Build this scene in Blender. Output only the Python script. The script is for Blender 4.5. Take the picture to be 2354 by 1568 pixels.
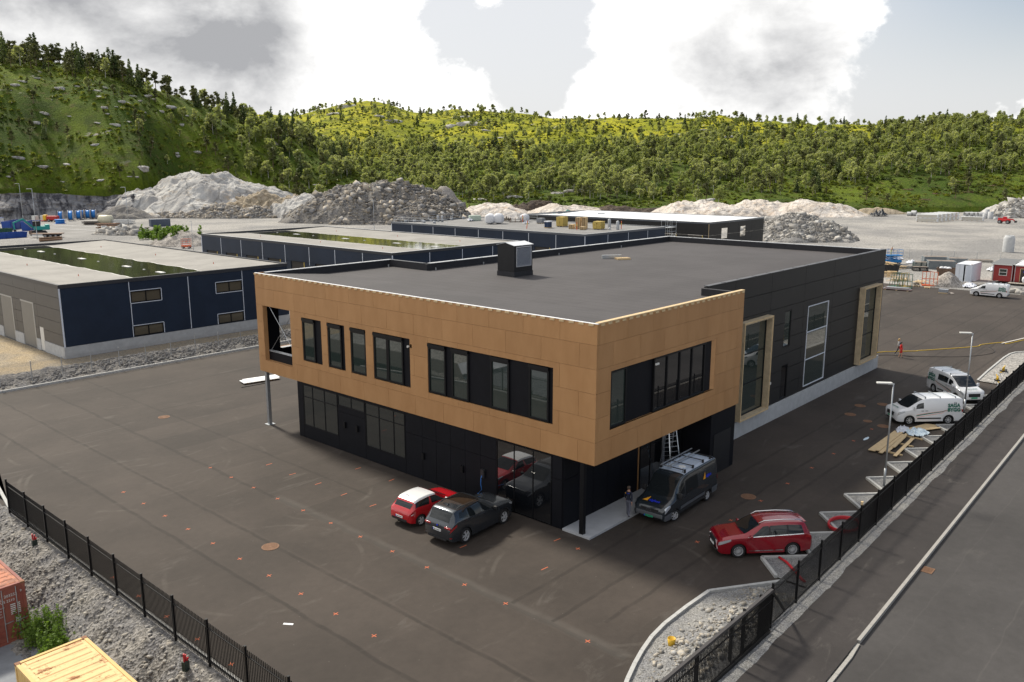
import bpy, bmesh, math, random
import numpy as np
from mathutils import Vector, Matrix, noise as mnoise
R_ = math.radians
random.seed(7); rng = np.random.default_rng(7)
for o in list(bpy.data.objects): bpy.data.objects.remove(o)
SC = bpy.context.scene
COL = SC.collection

# ------------------------------------------------------------ camera (drone, 18.4 m up)
FPX, CX, CY, YH, CAMH = 1920., 1176.5, 784., 386., 18.4
PITCH = math.atan((CY - YH) / FPX); PSI = R_(41.82)
FH = np.array([math.cos(PSI), math.sin(PSI), 0.]); RT = np.array([math.sin(PSI), -math.cos(PSI), 0.])
FW = FH * math.cos(PITCH) + np.array([0, 0, -math.sin(PITCH)]); UP = FH * math.sin(PITCH) + np.array([0, 0, math.cos(PITCH)])
cam = bpy.data.cameras.new('camera'); camo = bpy.data.objects.new('camera', cam); COL.objects.link(camo)
cam.sensor_width = 36.; cam.lens = 36. * FPX / 2353.; cam.clip_end = 6000; cam.clip_start = .5
camo.matrix_world = Matrix(((RT[0], UP[0], -FW[0], 0), (RT[1], UP[1], -FW[1], 0), (RT[2], UP[2], -FW[2], CAMH), (0, 0, 0, 1)))
SC.camera = camo

# ------------------------------------------------------------ sky, sun, exposure
SUN_EL, SUN_AZ = R_(47), math.atan2(.13, .99)
SUN_STRENGTH, SKY_STRENGTH, EXPOSURE = 4.4, .10, 0.22
SC.view_settings.view_transform = 'Standard'; SC.view_settings.look = 'None'
SC.view_settings.exposure = EXPOSURE; SC.view_settings.gamma = 1

class G:
    """tiny node-graph helper"""
    def __init__(s, nt): s.nt = nt
    def n(s, t, **k):
        nd = s.nt.nodes.new(t)
        for a, b in k.items(): setattr(nd, a, b)
        return nd
    def set(s, sock, v):
        if v is None: return
        if isinstance(v, bpy.types.NodeSocket): s.nt.links.new(v, sock)
        else:
            if hasattr(sock.default_value, '__len__') and not isinstance(v, (int, float)):
                v = tuple(v)
                if len(sock.default_value) == 4 and len(v) == 3: v = v + (1,)
            sock.default_value = v
    def m(s, op, a, b=None, c=None, clamp=False):
        nd = s.n('ShaderNodeMath', operation=op, use_clamp=clamp)
        for i, v in enumerate((a, b, c)): s.set(nd.inputs[i], v)
        return nd.outputs[0]
    def vm(s, op, a, b=None):
        nd = s.n('ShaderNodeVectorMath', operation=op); s.set(nd.inputs[0], a)
        if b is not None: s.set(nd.inputs[1], b)
        return nd.outputs['Value'] if op in ('DOT_PRODUCT', 'LENGTH') else nd.outputs[0]
    def noise(s, vec, scale, detail=4, rough=.55, col=False, dist=0):
        nd = s.n('ShaderNodeTexNoise'); s.set(nd.inputs['Vector'], vec)
        nd.inputs['Scale'].default_value = scale; nd.inputs['Detail'].default_value = detail
        nd.inputs['Roughness'].default_value = rough; nd.inputs['Distortion'].default_value = dist
        return nd.outputs[1 if col else 0]
    def ramp(s, f, lo, hi, a=0., b=1., smooth=True):
        nd = s.n('ShaderNodeMapRange', interpolation_type='SMOOTHSTEP' if smooth else 'LINEAR')
        for i, v in enumerate((f, lo, hi, a, b)): s.set(nd.inputs[i], v)
        return nd.outputs[0]
    def mix(s, f, a, b, blend='MIX'):
        nd = s.n('ShaderNodeMix', data_type='RGBA', blend_type=blend)
        s.set(nd.inputs[0], f); s.set(nd.inputs[6], a); s.set(nd.inputs[7], b)
        return nd.outputs[2]
    def sep(s, v):
        nd = s.n('ShaderNodeSeparateXYZ'); s.set(nd.inputs[0], v); return nd.outputs

def sky_dir(x, y):
    d = (x - CX) * RT + FPX * FW - (y - CY) * UP
    return tuple(d / np.linalg.norm(d))

def make_world():
    w = bpy.data.worlds.new('World'); SC.world = w; w.use_nodes = True
    g = G(w.node_tree); w.node_tree.nodes.clear()
    sky = g.n('ShaderNodeTexSky', sky_type='NISHITA', sun_disc=False, sun_elevation=SUN_EL, sun_rotation=SUN_AZ)
    sky.air_density = 1.0; sky.dust_density = 2.2; sky.ozone_density = 1.0
    d = g.n('ShaderNodeTexCoord').outputs['Generated']
    x, y, z = g.sep(d)
    # cumulus: billowing noise over the direction, flattened towards the horizon
    nd = g.n('ShaderNodeCombineXYZ'); g.set(nd.inputs[0], x); g.set(nd.inputs[1], y); g.set(nd.inputs[2], g.m('MULTIPLY', z, 1.45))
    v = nd.outputs[0]
    def cover(vec, det): return g.m('ADD', g.m('MULTIPLY', g.noise(vec, 5.6, det, .58, dist=.25), .84), g.m('MULTIPLY', g.noise(vec, 19., 6, .66), .16))
    n0 = cover(v, 9)
    def blob(px, py, r, amt, acc):
        # r in degrees; a cloud bank (amt>0) or an opening (amt<0) in that part of the sky
        k = g.ramp(g.vm('DOT_PRODUCT', d, sky_dir(px, py)), math.cos(R_(r)), 1., 0, amt)
        return g.m('ADD', acc, k)
    cov = g.m('ADD', n0, .03); cov = g.m('ADD', cov, g.ramp(z, .02, .16, .05, 0.))
    for b in ((250, 40, 14, .14), (700, 150, 10, .10), (1000, 240, 6, .08), (1600, 130, 10, .10), (1850, 90, 7, .08), (1380, 290, 5, .06), (2340, 200, 6, .13), (2190, 40, 1.6, .10),
              (1130, 0, 8, -.13), (1240, 120, 5, -.10), (2220, 60, 8, -.13), (2140, 190, 5, -.08), (2420, 0, 8, -.10)):
        cov = blob(*b, cov)
    side = g.vm('DOT_PRODUCT', d, tuple(RT)); cov = g.m('SUBTRACT', cov, g.ramp(side, .42, .85, 0., .20))       # it clears up towards the right
    mask = g.ramp(cov, .485, .56)
    # bright tops, greyer thick middles and undersides; overhead one looks at the shaded bases
    rel = g.m('SUBTRACT', n0, cover(g.vm('ADD', v, (.012, .035, .04)), 6))
    sh = g.m('ADD', .86, g.m('MULTIPLY', rel, 2.2))
    sh = g.m('SUBTRACT', sh, g.m('MULTIPLY', g.ramp(cov, .58, .80), .25)); sh = g.m('SUBTRACT', sh, g.ramp(z, .16, .55, 0., .42))
    sh = g.m('ADD', sh, g.m('MULTIPLY', g.m('SUBTRACT', g.noise(g.vm('MULTIPLY', v, (1, 1, 1.5)), 6., 7, .6), .5), .7))
    for b in ((120, -30, 17, -.50), (500, -20, 10, -.20), (560, 115, 5.5, -.15), (640, 135, 3.5, -.05), (330, 175, 6, .25), (100, 170, 5, .15), (1720, 60, 8, -.30), (1850, 180, 5, -.26), (1600, 200, 4, -.12), (150, 10, 11, -.22), (1010, 200, 3, -.15), (850, 180, 3, -.15), (1350, 150, 9, .18), (900, 90, 8, .3)):
        sh = blob(*b, sh)
    body = g.mix(g.ramp(sh, -.05, .85, 0, 1, False), (.38, .385, .40), (1.14, 1.13, 1.11))
    blue = g.m('SUBTRACT', .86, g.m('MULTIPLY', g.ramp(side, .22, .62), g.ramp(z, .05, .20, .10, .85)))
    clear = g.mix(blue, sky.outputs[0], (7.3, 7.35, 7.5))
    bg1 = g.n('ShaderNodeBackground'); g.set(bg1.inputs[0], clear); bg1.inputs[1].default_value = SKY_STRENGTH
    bg2 = g.n('ShaderNodeBackground'); g.set(bg2.inputs[0], body); bg2.inputs[1].default_value = 1.0
    mx = g.n('ShaderNodeMixShader'); g.set(mx.inputs[0], mask)
    w.node_tree.links.new(bg1.outputs[0], mx.inputs[1]); w.node_tree.links.new(bg2.outputs[0], mx.inputs[2])
    out = g.n('ShaderNodeOutputWorld'); w.node_tree.links.new(mx.outputs[0], out.inputs[0])
make_world()
sun = bpy.data.lights.new('sun', 'SUN'); sun.energy = SUN_STRENGTH; sun.angle = R_(7); sun.color = (1, .93, .80)
suno = bpy.data.objects.new('sun', sun); COL.objects.link(suno)
SUND = Vector((math.cos(SUN_EL) * math.sin(SUN_AZ), math.cos(SUN_EL) * math.cos(SUN_AZ), math.sin(SUN_EL)))
suno.rotation_euler = SUND.to_track_quat('Z', 'Y').to_euler(); suno.location = (0, 40, 80)

# ------------------------------------------------------------ helpers
def gp(x, y, z=0.):
    """photo pixel (2353-wide copy) -> point on the level z"""
    d = (x - CX) * RT + FPX * FW - (y - CY) * UP
    t = (z - CAMH) / d[2]
    return Vector((t * d[0], t * d[1], z))

MATS = {}
def mat(name, rgb=(.5, .5, .5), rough=.6, metal=0., var=0., vs=2., bump=0., bs=20., spec=.5, rgb2=None, coat=0., rnd=0., emit=None, pos=True):
    if name in MATS: return MATS[name]
    m = bpy.data.materials.new(name); m.use_nodes = True; nt = m.node_tree; g = G(nt)
    b = nt.nodes['Principled BSDF']
    b.inputs['Roughness'].default_value = rough; b.inputs['Metallic'].default_value = metal
    b.inputs['Specular IOR Level'].default_value = spec; b.inputs['Coat Weight'].default_value = coat; b.inputs['Coat Roughness'].default_value = .05
    col = tuple(rgb) + (1,)
    b.inputs['Base Color'].default_value = col
    if var or bump or rnd or rgb2:
        p = g.n('ShaderNodeNewGeometry').outputs['Position'] if pos else g.n('ShaderNodeTexCoord').outputs['Object']
        c = col
        if rgb2: c = g.mix(g.ramp(g.noise(p, vs, 6, .6), .38, .62), col, rgb2)
        if var:
            f = g.ramp(g.noise(p, vs * 1.7, 6, .62), .25, .75, 1 - var, 1 + var, False)
            c = g.mix(1., c, f, 'MULTIPLY')
        if rnd:
            f = g.m('ADD', 1 - rnd, g.m('MULTIPLY', g.n('ShaderNodeObjectInfo').outputs['Random'], 2 * rnd))
            c = g.mix(1., c, f, 'MULTIPLY')
        g.set(b.inputs['Base Color'], c)
        if bump:
            bn = g.n('ShaderNodeBump'); bn.inputs['Strength'].default_value = min(1, bump); bn.inputs['Distance'].default_value = .02 if bump < 1 else .02 * bump
            g.set(bn.inputs['Height'], g.noise(p, bs, 5, .6)); g.set(b.inputs['Normal'], bn.outputs[0])
    if emit:
        b.inputs['Emission Color'].default_value = tuple(emit[:3]) + (1,); b.inputs['Emission Strength'].default_value = emit[3]
    MATS[name] = m; return m

class MB:
    def __init__(s): s.v = []; s.f = []; s.m = []
    def add(s, vs, fs, m=0):
        o = len(s.v); s.v += [tuple(q) for q in vs]; s.f += [tuple(i + o for i in f) for f in fs]; s.m += [m] * len(fs); return s
    def box(s, x0, x1, y0, y1, z0, z1, m=0, M=None):
        vs = [(x, y, z) for z in (z0, z1) for y in (y0, y1) for x in (x0, x1)]
        if M is not None: vs = [M @ Vector(q) for q in vs]
        return s.add(vs, [(0, 2, 3, 1), (4, 5, 7, 6), (0, 1, 5, 4), (2, 6, 7, 3), (0, 4, 6, 2), (1, 3, 7, 5)], m)
    def beam(s, a, b, w, h, m=0, up=(0, 0, 1)):
        a, b = Vector(a), Vector(b); d = (b - a); L = d.length; d.normalize()
        u = Vector(up)
        if abs(d.dot(u)) > .98: u = Vector((1, 0, 0))
        sx = d.cross(u).normalized() * (w / 2); sy = sx.cross(d).normalized() * (h / 2)
        vs = [p + i * sx + j * sy for p in (a, b) for i, j in ((-1, -1), (1, -1), (1, 1), (-1, 1))]
        return s.add(vs, [(0, 1, 2, 3), (7, 6, 5, 4), (0, 4, 5, 1), (1, 5, 6, 2), (2, 6, 7, 3), (3, 7, 4, 0)], m)
    def cyl(s, a, b, r0, r1=None, n=10, m=0, caps=True):
        r1 = r0 if r1 is None else r1
        a, b = Vector(a), Vector(b); d = (b - a).normalized(); u = Vector((0, 0, 1)) if abs(d.z) < .9 else Vector((1, 0, 0))
        p = d.cross(u).normalized(); q = d.cross(p)
        vs = [c + r * (math.cos(2 * math.pi * i / n) * p + math.sin(2 * math.pi * i / n) * q) for c, r in ((a, r0), (b, r1)) for i in range(n)]
        fs = [(i, i + n, (i + 1) % n + n, (i + 1) % n) for i in range(n)]
        if caps: fs += [tuple(range(n)), tuple(range(2 * n - 1, n - 1, -1))]
        return s.add(vs, fs, m)
    def tube(s, pts, r, n=6, m=0):
        pts = [Vector(p) for p in pts]; vs = []
        for i, p in enumerate(pts):
            d = (pts[min(i + 1, len(pts) - 1)] - pts[max(i - 1, 0)]).normalized()
            u = Vector((0, 0, 1)) if abs(d.z) < .9 else Vector((1, 0, 0))
            a = d.cross(u).normalized(); b = d.cross(a); rr = r[i] if hasattr(r, '__len__') else r
            vs += [p + rr * (math.cos(2 * math.pi * k / n) * a + math.sin(2 * math.pi * k / n) * b) for k in range(n)]
        fs = [(i * n + k, (i + 1) * n + k, (i + 1) * n + (k + 1) % n, i * n + (k + 1) % n) for i in range(len(pts) - 1) for k in range(n)]
        fs += [tuple(range(n)), tuple(range(len(vs) - 1, len(vs) - n - 1, -1))]
        return s.add(vs, fs, m)
    def prism(s, poly, z0, z1, m=0):
        n = len(poly)
        vs = [(x, y, z0) for x, y in poly] + [(x, y, z1) for x, y in poly]
        return s.add(vs, [tuple(range(n - 1, -1, -1)), tuple(range(n, 2 * n))] + [(i, (i + 1) % n, (i + 1) % n + n, i + n) for i in range(n)], m)
    def lathe(s, prof, n=20, m=0, axis='z'):
        vs = []
        for r, h in prof:
            for k in range(n):
                a = 2 * math.pi * k / n; c, q = r * math.cos(a), r * math.sin(a)
                vs.append((c, q, h) if axis == 'z' else (c, h, q))
        fs = [(i * n + k, i * n + (k + 1) % n, (i + 1) * n + (k + 1) % n, (i + 1) * n + k) for i in range(len(prof) - 1) for k in range(n)]
        return s.add(vs, fs, m)
    def mesh(s, mats, smooth=False, name='mesh'):
        me = bpy.data.meshes.new(name); me.from_pydata(s.v, [], s.f)
        for q in (mats if isinstance(mats, (list, tuple)) else [mats]): me.materials.append(q)
        me.polygons.foreach_set('material_index', s.m)
        if smooth: me.polygons.foreach_set('use_smooth', [True] * len(s.f))
        me.update()
        bm = bmesh.new(); bm.from_mesh(me); bmesh.ops.recalc_face_normals(bm, faces=bm.faces); bm.to_mesh(me); bm.free()
        return me

def obj(name, me, parent=None, loc=None, rot=None, scale=None):
    o = bpy.data.objects.new(name, me); COL.objects.link(o)
    if parent is not None: o.parent = parent
    if loc is not None: o.location = loc
    if rot is not None: o.rotation_euler = rot if hasattr(rot, '__len__') else (0, 0, rot)
    if scale is not None: o.scale = scale if hasattr(scale, '__len__') else (scale,) * 3
    return o
def tag(o, label=None, cat=None, group=None, kind=None):
    for k, v in (('label', label), ('category', cat), ('group', group), ('kind', kind)):
        if v: o[k] = v
    return o
def thing(name, label, cat, loc=(0, 0, 0), rot=0, group=None):
    return tag(obj(name, None, None, loc, rot), label, cat, group)
def part(name, mb, mats, parent, smooth=False, **k):
    return obj(name, mb.mesh(mats, smooth, name), parent, **k)
def single(name, mb, mats, label, cat, loc=(0, 0, 0), rot=0, group=None, smooth=False):
    return tag(obj(name, mb.mesh(mats, smooth, name), None, loc, rot), label, cat, group)
def copy_tree(o, parent=None):
    c = o.copy(); COL.objects.link(c); c.parent = parent
    for ch in list(o.children): copy_tree(ch, c)
    return c
def bevel(me, w=.02, seg=1):
    bm = bmesh.new(); bm.from_mesh(me)
    bmesh.ops.bevel(bm, geom=[e for e in bm.edges], offset=w, segments=seg, affect='EDGES', profile=.6, clamp_overlap=True)
    bm.to_mesh(me); bm.free(); return me
_T = {}
def text_mesh(body, size, m, extrude=.002, bold=0.):
    k = (body, size, m.name, bold)
    if k in _T: return _T[k]
    cu = bpy.data.curves.new('t', 'FONT'); cu.body = body; cu.size = size; cu.extrude = extrude; cu.align_x = 'CENTER'; cu.align_y = 'CENTER'; cu.offset = bold; cu.resolution_u = 2
    o = bpy.data.objects.new('t', cu); COL.objects.link(o); bpy.context.view_layer.update()
    me = bpy.data.meshes.new_from_object(o.evaluated_get(bpy.context.evaluated_depsgraph_get()))
    bpy.data.objects.remove(o); me.materials.clear(); me.materials.append(m); _T[k] = me; return me
def lettering(parent, body, size, m, origin, right, up, bold=0.):
    """flat lettering lying on a surface spanned by right/up"""
    r = Vector(right).normalized(); u = Vector(up).normalized(); n = r.cross(u)
    o = obj('lettering', text_mesh(body, size, m, bold=bold), parent)
    o.matrix_local = Matrix(((r.x, u.x, n.x, origin[0]), (r.y, u.y, n.y, origin[1]), (r.z, u.z, n.z, origin[2]), (0, 0, 0, 1)))
    return o
def np_mesh(name, V, F, mats, mi=None, smooth=False):
    """fast mesh from numpy: V (n,3), F (m,3) triangles"""
    me = bpy.data.meshes.new(name); me.vertices.add(len(V)); me.vertices.foreach_set('co', np.asarray(V, np.float32).ravel())
    me.loops.add(F.size); me.loops.foreach_set('vertex_index', F.astype(np.int32).ravel())
    me.polygons.add(len(F)); me.polygons.foreach_set('loop_start', np.arange(0, F.size, 3, dtype=np.int32))
    for q in (mats if isinstance(mats, (list, tuple)) else [mats]): me.materials.append(q)
    if mi is not None: me.polygons.foreach_set('material_index', np.asarray(mi, np.int32))
    me.update(calc_edges=True); me.validate()
    if smooth: me.polygons.foreach_set('use_smooth', np.ones(len(F), bool))
    return me
def scatter(name, protos, pos, scl, rot, idx, mats):
    """many small pieces joined into one mesh. protos: list of (V,F,mi)"""
    VS, FS, MS = [], [], []; off = 0
    for k, (V, F, mi) in enumerate(protos):
        sel = np.where(idx == k)[0]
        if not len(sel): continue
        c, s = np.cos(rot[sel]), np.sin(rot[sel]); sc = scl[sel]
        if sc.ndim == 1: sc = np.stack([sc] * 3, 1)
        W = V[None] * sc[:, None, :]
        X = W[..., 0] * c[:, None] - W[..., 1] * s[:, None]; Y = W[..., 0] * s[:, None] + W[..., 1] * c[:, None]
        P = np.stack([X, Y, W[..., 2]], -1) + pos[sel][:, None, :]
        n = len(V); VS.append(P.reshape(-1, 3)); FS.append((F[None] + (np.arange(len(sel)) * n)[:, None, None]).reshape(-1, 3) + off)
        MS.append(np.tile(mi, len(sel))); off += n * len(sel)
    return np_mesh(name, np.concatenate(VS), np.concatenate(FS), mats, np.concatenate(MS))
def smoothstep(a, b, x):
    t = np.clip((x - a) / (b - a), 0, 1); return t * t * (3 - 2 * t)
_ns = np.random.default_rng(3).random((64, 64, 8))
def vnoise(x, y, k=0):
    """value noise in numpy, range 0..1"""
    x = np.asarray(x, float); y = np.asarray(y, float); xi = np.floor(x).astype(int); yi = np.floor(y).astype(int); fx, fy = x - xi, y - yi
    fx = fx * fx * (3 - 2 * fx); fy = fy * fy * (3 - 2 * fy); t = _ns[..., k % 8]
    a = t[xi % 64, yi % 64]; b = t[(xi + 1) % 64, yi % 64]; c = t[xi % 64, (yi + 1) % 64]; d = t[(xi + 1) % 64, (yi + 1) % 64]
    return (a * (1 - fx) + b * fx) * (1 - fy) + (c * (1 - fx) + d * fx) * fy
def fbm(x, y, k=0, o=5, g=.5):
    s = 0; a = 1; t = 0
    for i in range(o): s = s + a * vnoise(x * 2 ** i + 17 * i, y * 2 ** i + 9 * i, k + i); t += a; a *= g
    return s / t
# ============================================================ the setting
def asphalt_mat(name, base, seams, dust=.25):
    m = bpy.data.materials.new(name); m.use_nodes = True; g = G(m.node_tree); b = m.node_tree.nodes['Principled BSDF']
    p = g.n('ShaderNodeNewGeometry').outputs['Position']; x, y, z = g.sep(p)
    c = g.mix(g.ramp(g.noise(p, .16, 5, .6), .35, .65), base, tuple(q * 1.35 for q in base))
    c = g.mix(1., c, g.ramp(g.noise(p, 2.2, 6, .7), .2, .8, .86, 1.14, False), 'MULTIPLY')
    c = g.mix(1., c, g.ramp(g.noise(p, 55., 2, .7), .2, .8, .78, 1.22, False), 'MULTIPLY')
    wob = g.m('MULTIPLY', g.m('SUBTRACT', g.noise(p, .5, 4), .5), .35)
    if len(seams) > 4:
        for ax, a, lim in (('x', x, g.m('LESS_THAN', x, 24.4)), ('y', y, g.m('GREATER_THAN', x, 24.4))):      # every paver lane has its own tone
            wn = g.n('ShaderNodeTexWhiteNoise', noise_dimensions='1D'); g.set(wn.inputs['W'], g.m('FLOOR', g.m('DIVIDE', g.m('ADD', g.m('ADD', a, wob), 0.2 if ax == 'x' else 1.), 3.05 if ax == 'x' else 2.95)))
            c = g.mix(g.m('MULTIPLY', lim, 1.), c, g.mix(1., c, g.ramp(wn.outputs['Value'], 0, 1, .86, 1.16, False), 'MULTIPLY'))
        for ax_, ay_, r_ in ((21, 51, 6.), (22, 50, 6.9), (26.5, 39, 3.2), (27.2, 38, 3.9), (19.5, 33, 4.5), (29, 20.5, 5.5), (30, 19.5, 6.4), (24, 58, 7.5)):   # tyre arcs
            dd = g.m('ABSOLUTE', g.m('SUBTRACT', g.m('ADD', g.vm('LENGTH', g.vm('SUBTRACT', p, (ax_, ay_, 0))), g.m('MULTIPLY', wob, .6)), r_))
            c = g.mix(g.m('MULTIPLY', g.m('MULTIPLY', g.ramp(dd, .04, .16, 1., 0.), g.ramp(g.noise(p, .35, 5, .7), .46, .66)), .22), c, (.15, .135, .115))
    for ax, at, lo, hi, ol, oh, wd, dk in seams:        # laying joints of the paver lanes
        a, o = (x, y) if ax == 'x' else (y, x)
        dd = g.m('ABSOLUTE', g.m('SUBTRACT', g.m('ADD', a, wob), at))
        line = g.ramp(dd, wd * .25, wd, 1., 0.)
        line = g.m('MULTIPLY', line, g.m('MULTIPLY', g.m('GREATER_THAN', o, lo), g.m('LESS_THAN', o, hi)))
        line = g.m('MULTIPLY', line, g.ramp(g.noise(p, .9, 3), .25, .6, .35, 1.))
        c = g.mix(g.m('MULTIPLY', line, dk), c, tuple(q * (.45 if dk > 0 else 1.6) for q in base)) if dk > 0 else g.mix(g.m('MULTIPLY', line, -dk), c, (.16, .15, .135))
    # stone dust, tyre scuffs
    dz = g.ramp(g.noise(g.vm('MULTIPLY', p, (.5, 1.4, 1)), .55, 7, .68, dist=.6), .56, .78)
    c = g.mix(g.m('MULTIPLY', dz, dust), c, (.20, .185, .165))
    sp = g.ramp(g.noise(p, 9., 1, .5), .79, .82); c = g.mix(g.m('MULTIPLY', sp, .35), c, (.3, .28, .26))
    g.set(b.inputs['Base Color'], c); b.inputs['Roughness'].default_value = .82; b.inputs['Specular IOR Level'].default_value = .3
    bn = g.n('ShaderNodeBump'); bn.inputs['Strength'].default_value = .35; bn.inputs['Distance'].default_value = .01
    g.set(bn.inputs['Height'], g.noise(p, 90., 3, .7)); g.set(b.inputs['Normal'], bn.outputs[0])
    return m
SEAM = []
for q in (14.9, 18.0, 20.9): SEAM.append(('x', q, 10, 80, 0, 0, .16, .55))
SEAM += [('x', 24.4, 16, 80, 0, 0, .2, .5), ('x', 24.55, 16, 40, 0, 0, .45, -.16), ('x', 28.2, 36, 80, 0, 0, .16, .45)]
for q, lo in ((22.0, 24.6), (19.75, 24.6), (18.1, 26), (25.6, 80), (28.6, 80), (31.6, 80), (34.6, 80), (37.6, 80), (40.6, 80), (22.9, 80), (20.2, 80)): SEAM.append(('y', q, lo, 142, 0, 0, .15, .5))
SEAM += [('y', 62., 28, 142, 0, 0, .16, .4), ('y', 69., 28, 142, 0, 0, .16, .4)]
M_ASPH = asphalt_mat('asphalt_yard', (.038, .0305, .0255), SEAM, .24)
M_ROAD = asphalt_mat('asphalt_road', (.046, .043, .042), [('y', 5.6, 10, 200, 0, 0, .05, -.10), ('y', 8.6, 10, 200, 0, 0, .04, -.08)], .12)
M_PATH = asphalt_mat('asphalt_path', (.033, .029, .028), [], .45)
def gravel_mat(name, a, b2, big=.05, bump=1.2, fine=7.):
    m = bpy.data.materials.new(name); m.use_nodes = True; g = G(m.node_tree); b = m.node_tree.nodes['Principled BSDF']
    p = g.n('ShaderNodeNewGeometry').outputs['Position']
    c = g.mix(g.ramp(g.noise(p, big, 6, .6), .36, .64), a, b2)
    vo = g.n('ShaderNodeTexVoronoi'); g.set(vo.inputs['Vector'], p); vo.inputs['Scale'].default_value = fine
    c = g.mix(1., c, g.ramp(g.sep(vo.outputs['Color'])[0], 0, 1, .55, 1.4, False), 'MULTIPLY')
    c = g.mix(1., c, g.ramp(g.noise(p, fine * .35, 5, .7), .2, .8, .75, 1.25, False), 'MULTIPLY')
    g.set(b.inputs['Base Color'], c); b.inputs['Roughness'].default_value = .95; b.inputs['Specular IOR Level'].default_value = .2
    bn = g.n('ShaderNodeBump'); bn.inputs['Strength'].default_value = .8; bn.inputs['Distance'].default_value = .05 * bump
    g.set(bn.inputs['Height'], vo.outputs['Distance']); g.set(b.inputs['Normal'], bn.outputs[0])
    return m
M_YARD = gravel_mat('gravel_yard', (.22, .215, .21), (.33, .315, .295), .05)
M_BANK = gravel_mat('gravel_bank', (.155, .15, .15), (.22, .205, .185), .5, 1.4, 9.)
M_FINE = gravel_mat('crushed_stone', (.20, .20, .205), (.255, .25, .24), .8, .6, 26.)
M_DIRT = gravel_mat('sandy_dirt', (.34, .27, .175), (.27, .23, .175), .3, .5, 14.)
M_CONC = mat('concrete', (.42, .43, .44), .85, var=.14, vs=1.2, bump=.2, bs=30)
M_KERB = mat('kerb_concrete', (.40, .40, .39), .85, var=.12, vs=3, bump=.3, bs=40)

def sheet(name, polys, z, m, kind='structure'):
    mb = MB()
    for p in polys: mb.add([(q[0], q[1], q[2] if len(q) > 2 else z) for q in p], [tuple(range(len(p)))])
    me = mb.mesh(m); 
    for pl in me.polygons:
        if pl.normal.z < 0: pl.flip()
    return tag(obj(name, me), kind=kind)
FX = 13.45          # fence line on the left side of the yard
def fy(x): return 12.62 + (x - 25) * .022      # street fence
def ky(x): return 9.68 + (x - 28) * .024       # street kerb
sheet('ground', [[(FX, -1500), (2500, -1500), (2500, 2500), (FX, 2500)], [(-1500, 56), (FX, 56), (FX, 2500), (-1500, 2500)], [(-1500, -1500), (FX, -1500), (FX, -40), (-1500, -40)],
                 [(-1500, -40, -1.5), (9.6, -40, -1.5), (9.6, 56, -1.5), (-1500, 56, -1.5)]], -.03, M_YARD)
sheet('asphalt_yard', [[(13.9, 13.0), (24, 12.7), (60, 13.4), (105, 14.4), (141.4, 24.9), (141.2, 46), (141, 60), (141, 76.9), (13.9, 76.5)], [(13.9, 13.0), (13.9, 50), (15.4, 56.5), (17.5, 76.5), (10, 76.5), (9, 56)][1:]], 0., M_ASPH)
sheet('road', [[(-60, -16), (400, -16), (400, ky(400)), (-60, ky(-60))]], -.004, M_ROAD)
sheet('footpath', [[(-60, ky(-60)), (400, ky(400)), (400, fy(400) - .1), (-60, fy(-60) - .1)]], .10, M_PATH)
def dirt_patch():
    mb = MB(); pts = [(13.9, 76.9), (62, 77.2), (62, 85.9), (30.3, 85.9), (30.3, 150), (-60, 150), (-60, 76.9)]
    mb.add([(x, y, -.012) for x, y in pts], [tuple(range(len(pts)))]); me = mb.mesh(M_DIRT)
    for pl in me.polygons:
        if pl.normal.z < 0: pl.flip()
    return tag(obj('dirt_ground', me), kind='structure')
dirt_patch()

# ---- grid of heights -> mesh
def hf(name, xs, ys, Z, m, frame=None, smooth=False, kind='structure', label=None, cat=None):
    X, Y = np.meshgrid(xs, ys, indexing='ij'); V = np.stack([X, Y, Z], -1).reshape(-1, 3)
    if frame is not None: V = np.stack([frame[0][0] * V[:, 0] + frame[1][0] * V[:, 1], frame[0][1] * V[:, 0] + frame[1][1] * V[:, 1], V[:, 2]], 1) + np.array(frame[2])
    n, k = len(xs), len(ys); i = np.arange(n - 1)[:, None] * k + np.arange(k - 1)[None]; i = i.ravel()
    F = np.concatenate([np.stack([i, i + k, i + k + 1], 1), np.stack([i, i + k + 1, i + 1], 1)])
    o = obj(name, np_mesh(name, V, F, m, smooth=smooth)); return tag(o, label, cat, kind=kind if not label else None)

# ---- left gravel bank falling 1.5 m to the container yard
xs = np.linspace(7.0, 13.62, 70); ys = np.linspace(6, 57, 420); X, Y = np.meshgrid(xs, ys, indexing='ij')
Z = -1.5 + 1.52 * smoothstep(10.2, 13.3, X + .9 * (fbm(Y * .35, X * .2, 1) - .5)) ** 1.1
Z = Z + (fbm(X * 1.3, Y * 1.3, 2) - .5) * .55 * smoothstep(13.6, 12.6, X) * smoothstep(8.8, 10.6, X) + (fbm(X * 6, Y * 6, 3) - .5) * .16 * smoothstep(13.66, 13.2, X)
Z[X < 9.4] = np.minimum(Z[X < 9.4], -1.52) - .02
hf('gravel_bank', xs, ys, Z, M_BANK, smooth=False)
def bank_z(x, y):
    i = np.clip(np.searchsorted(xs_b, x), 0, len(xs_b) - 1); j = np.clip(np.searchsorted(ys_b, y), 0, len(ys_b) - 1); return Z_b[i, j]
xs_b, ys_b, Z_b = xs, ys, Z
M_YARDC = mat('container_yard_asphalt', (.19, .20, .22), .9, var=.2, vs=.8)
sheet('container_yard', [[(-40, 6), (10.4, 6), (10.4, 36.6), (9.9, 37.4), (9.9, 56), (-40, 56)]], -1.49, M_YARDC)
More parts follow.
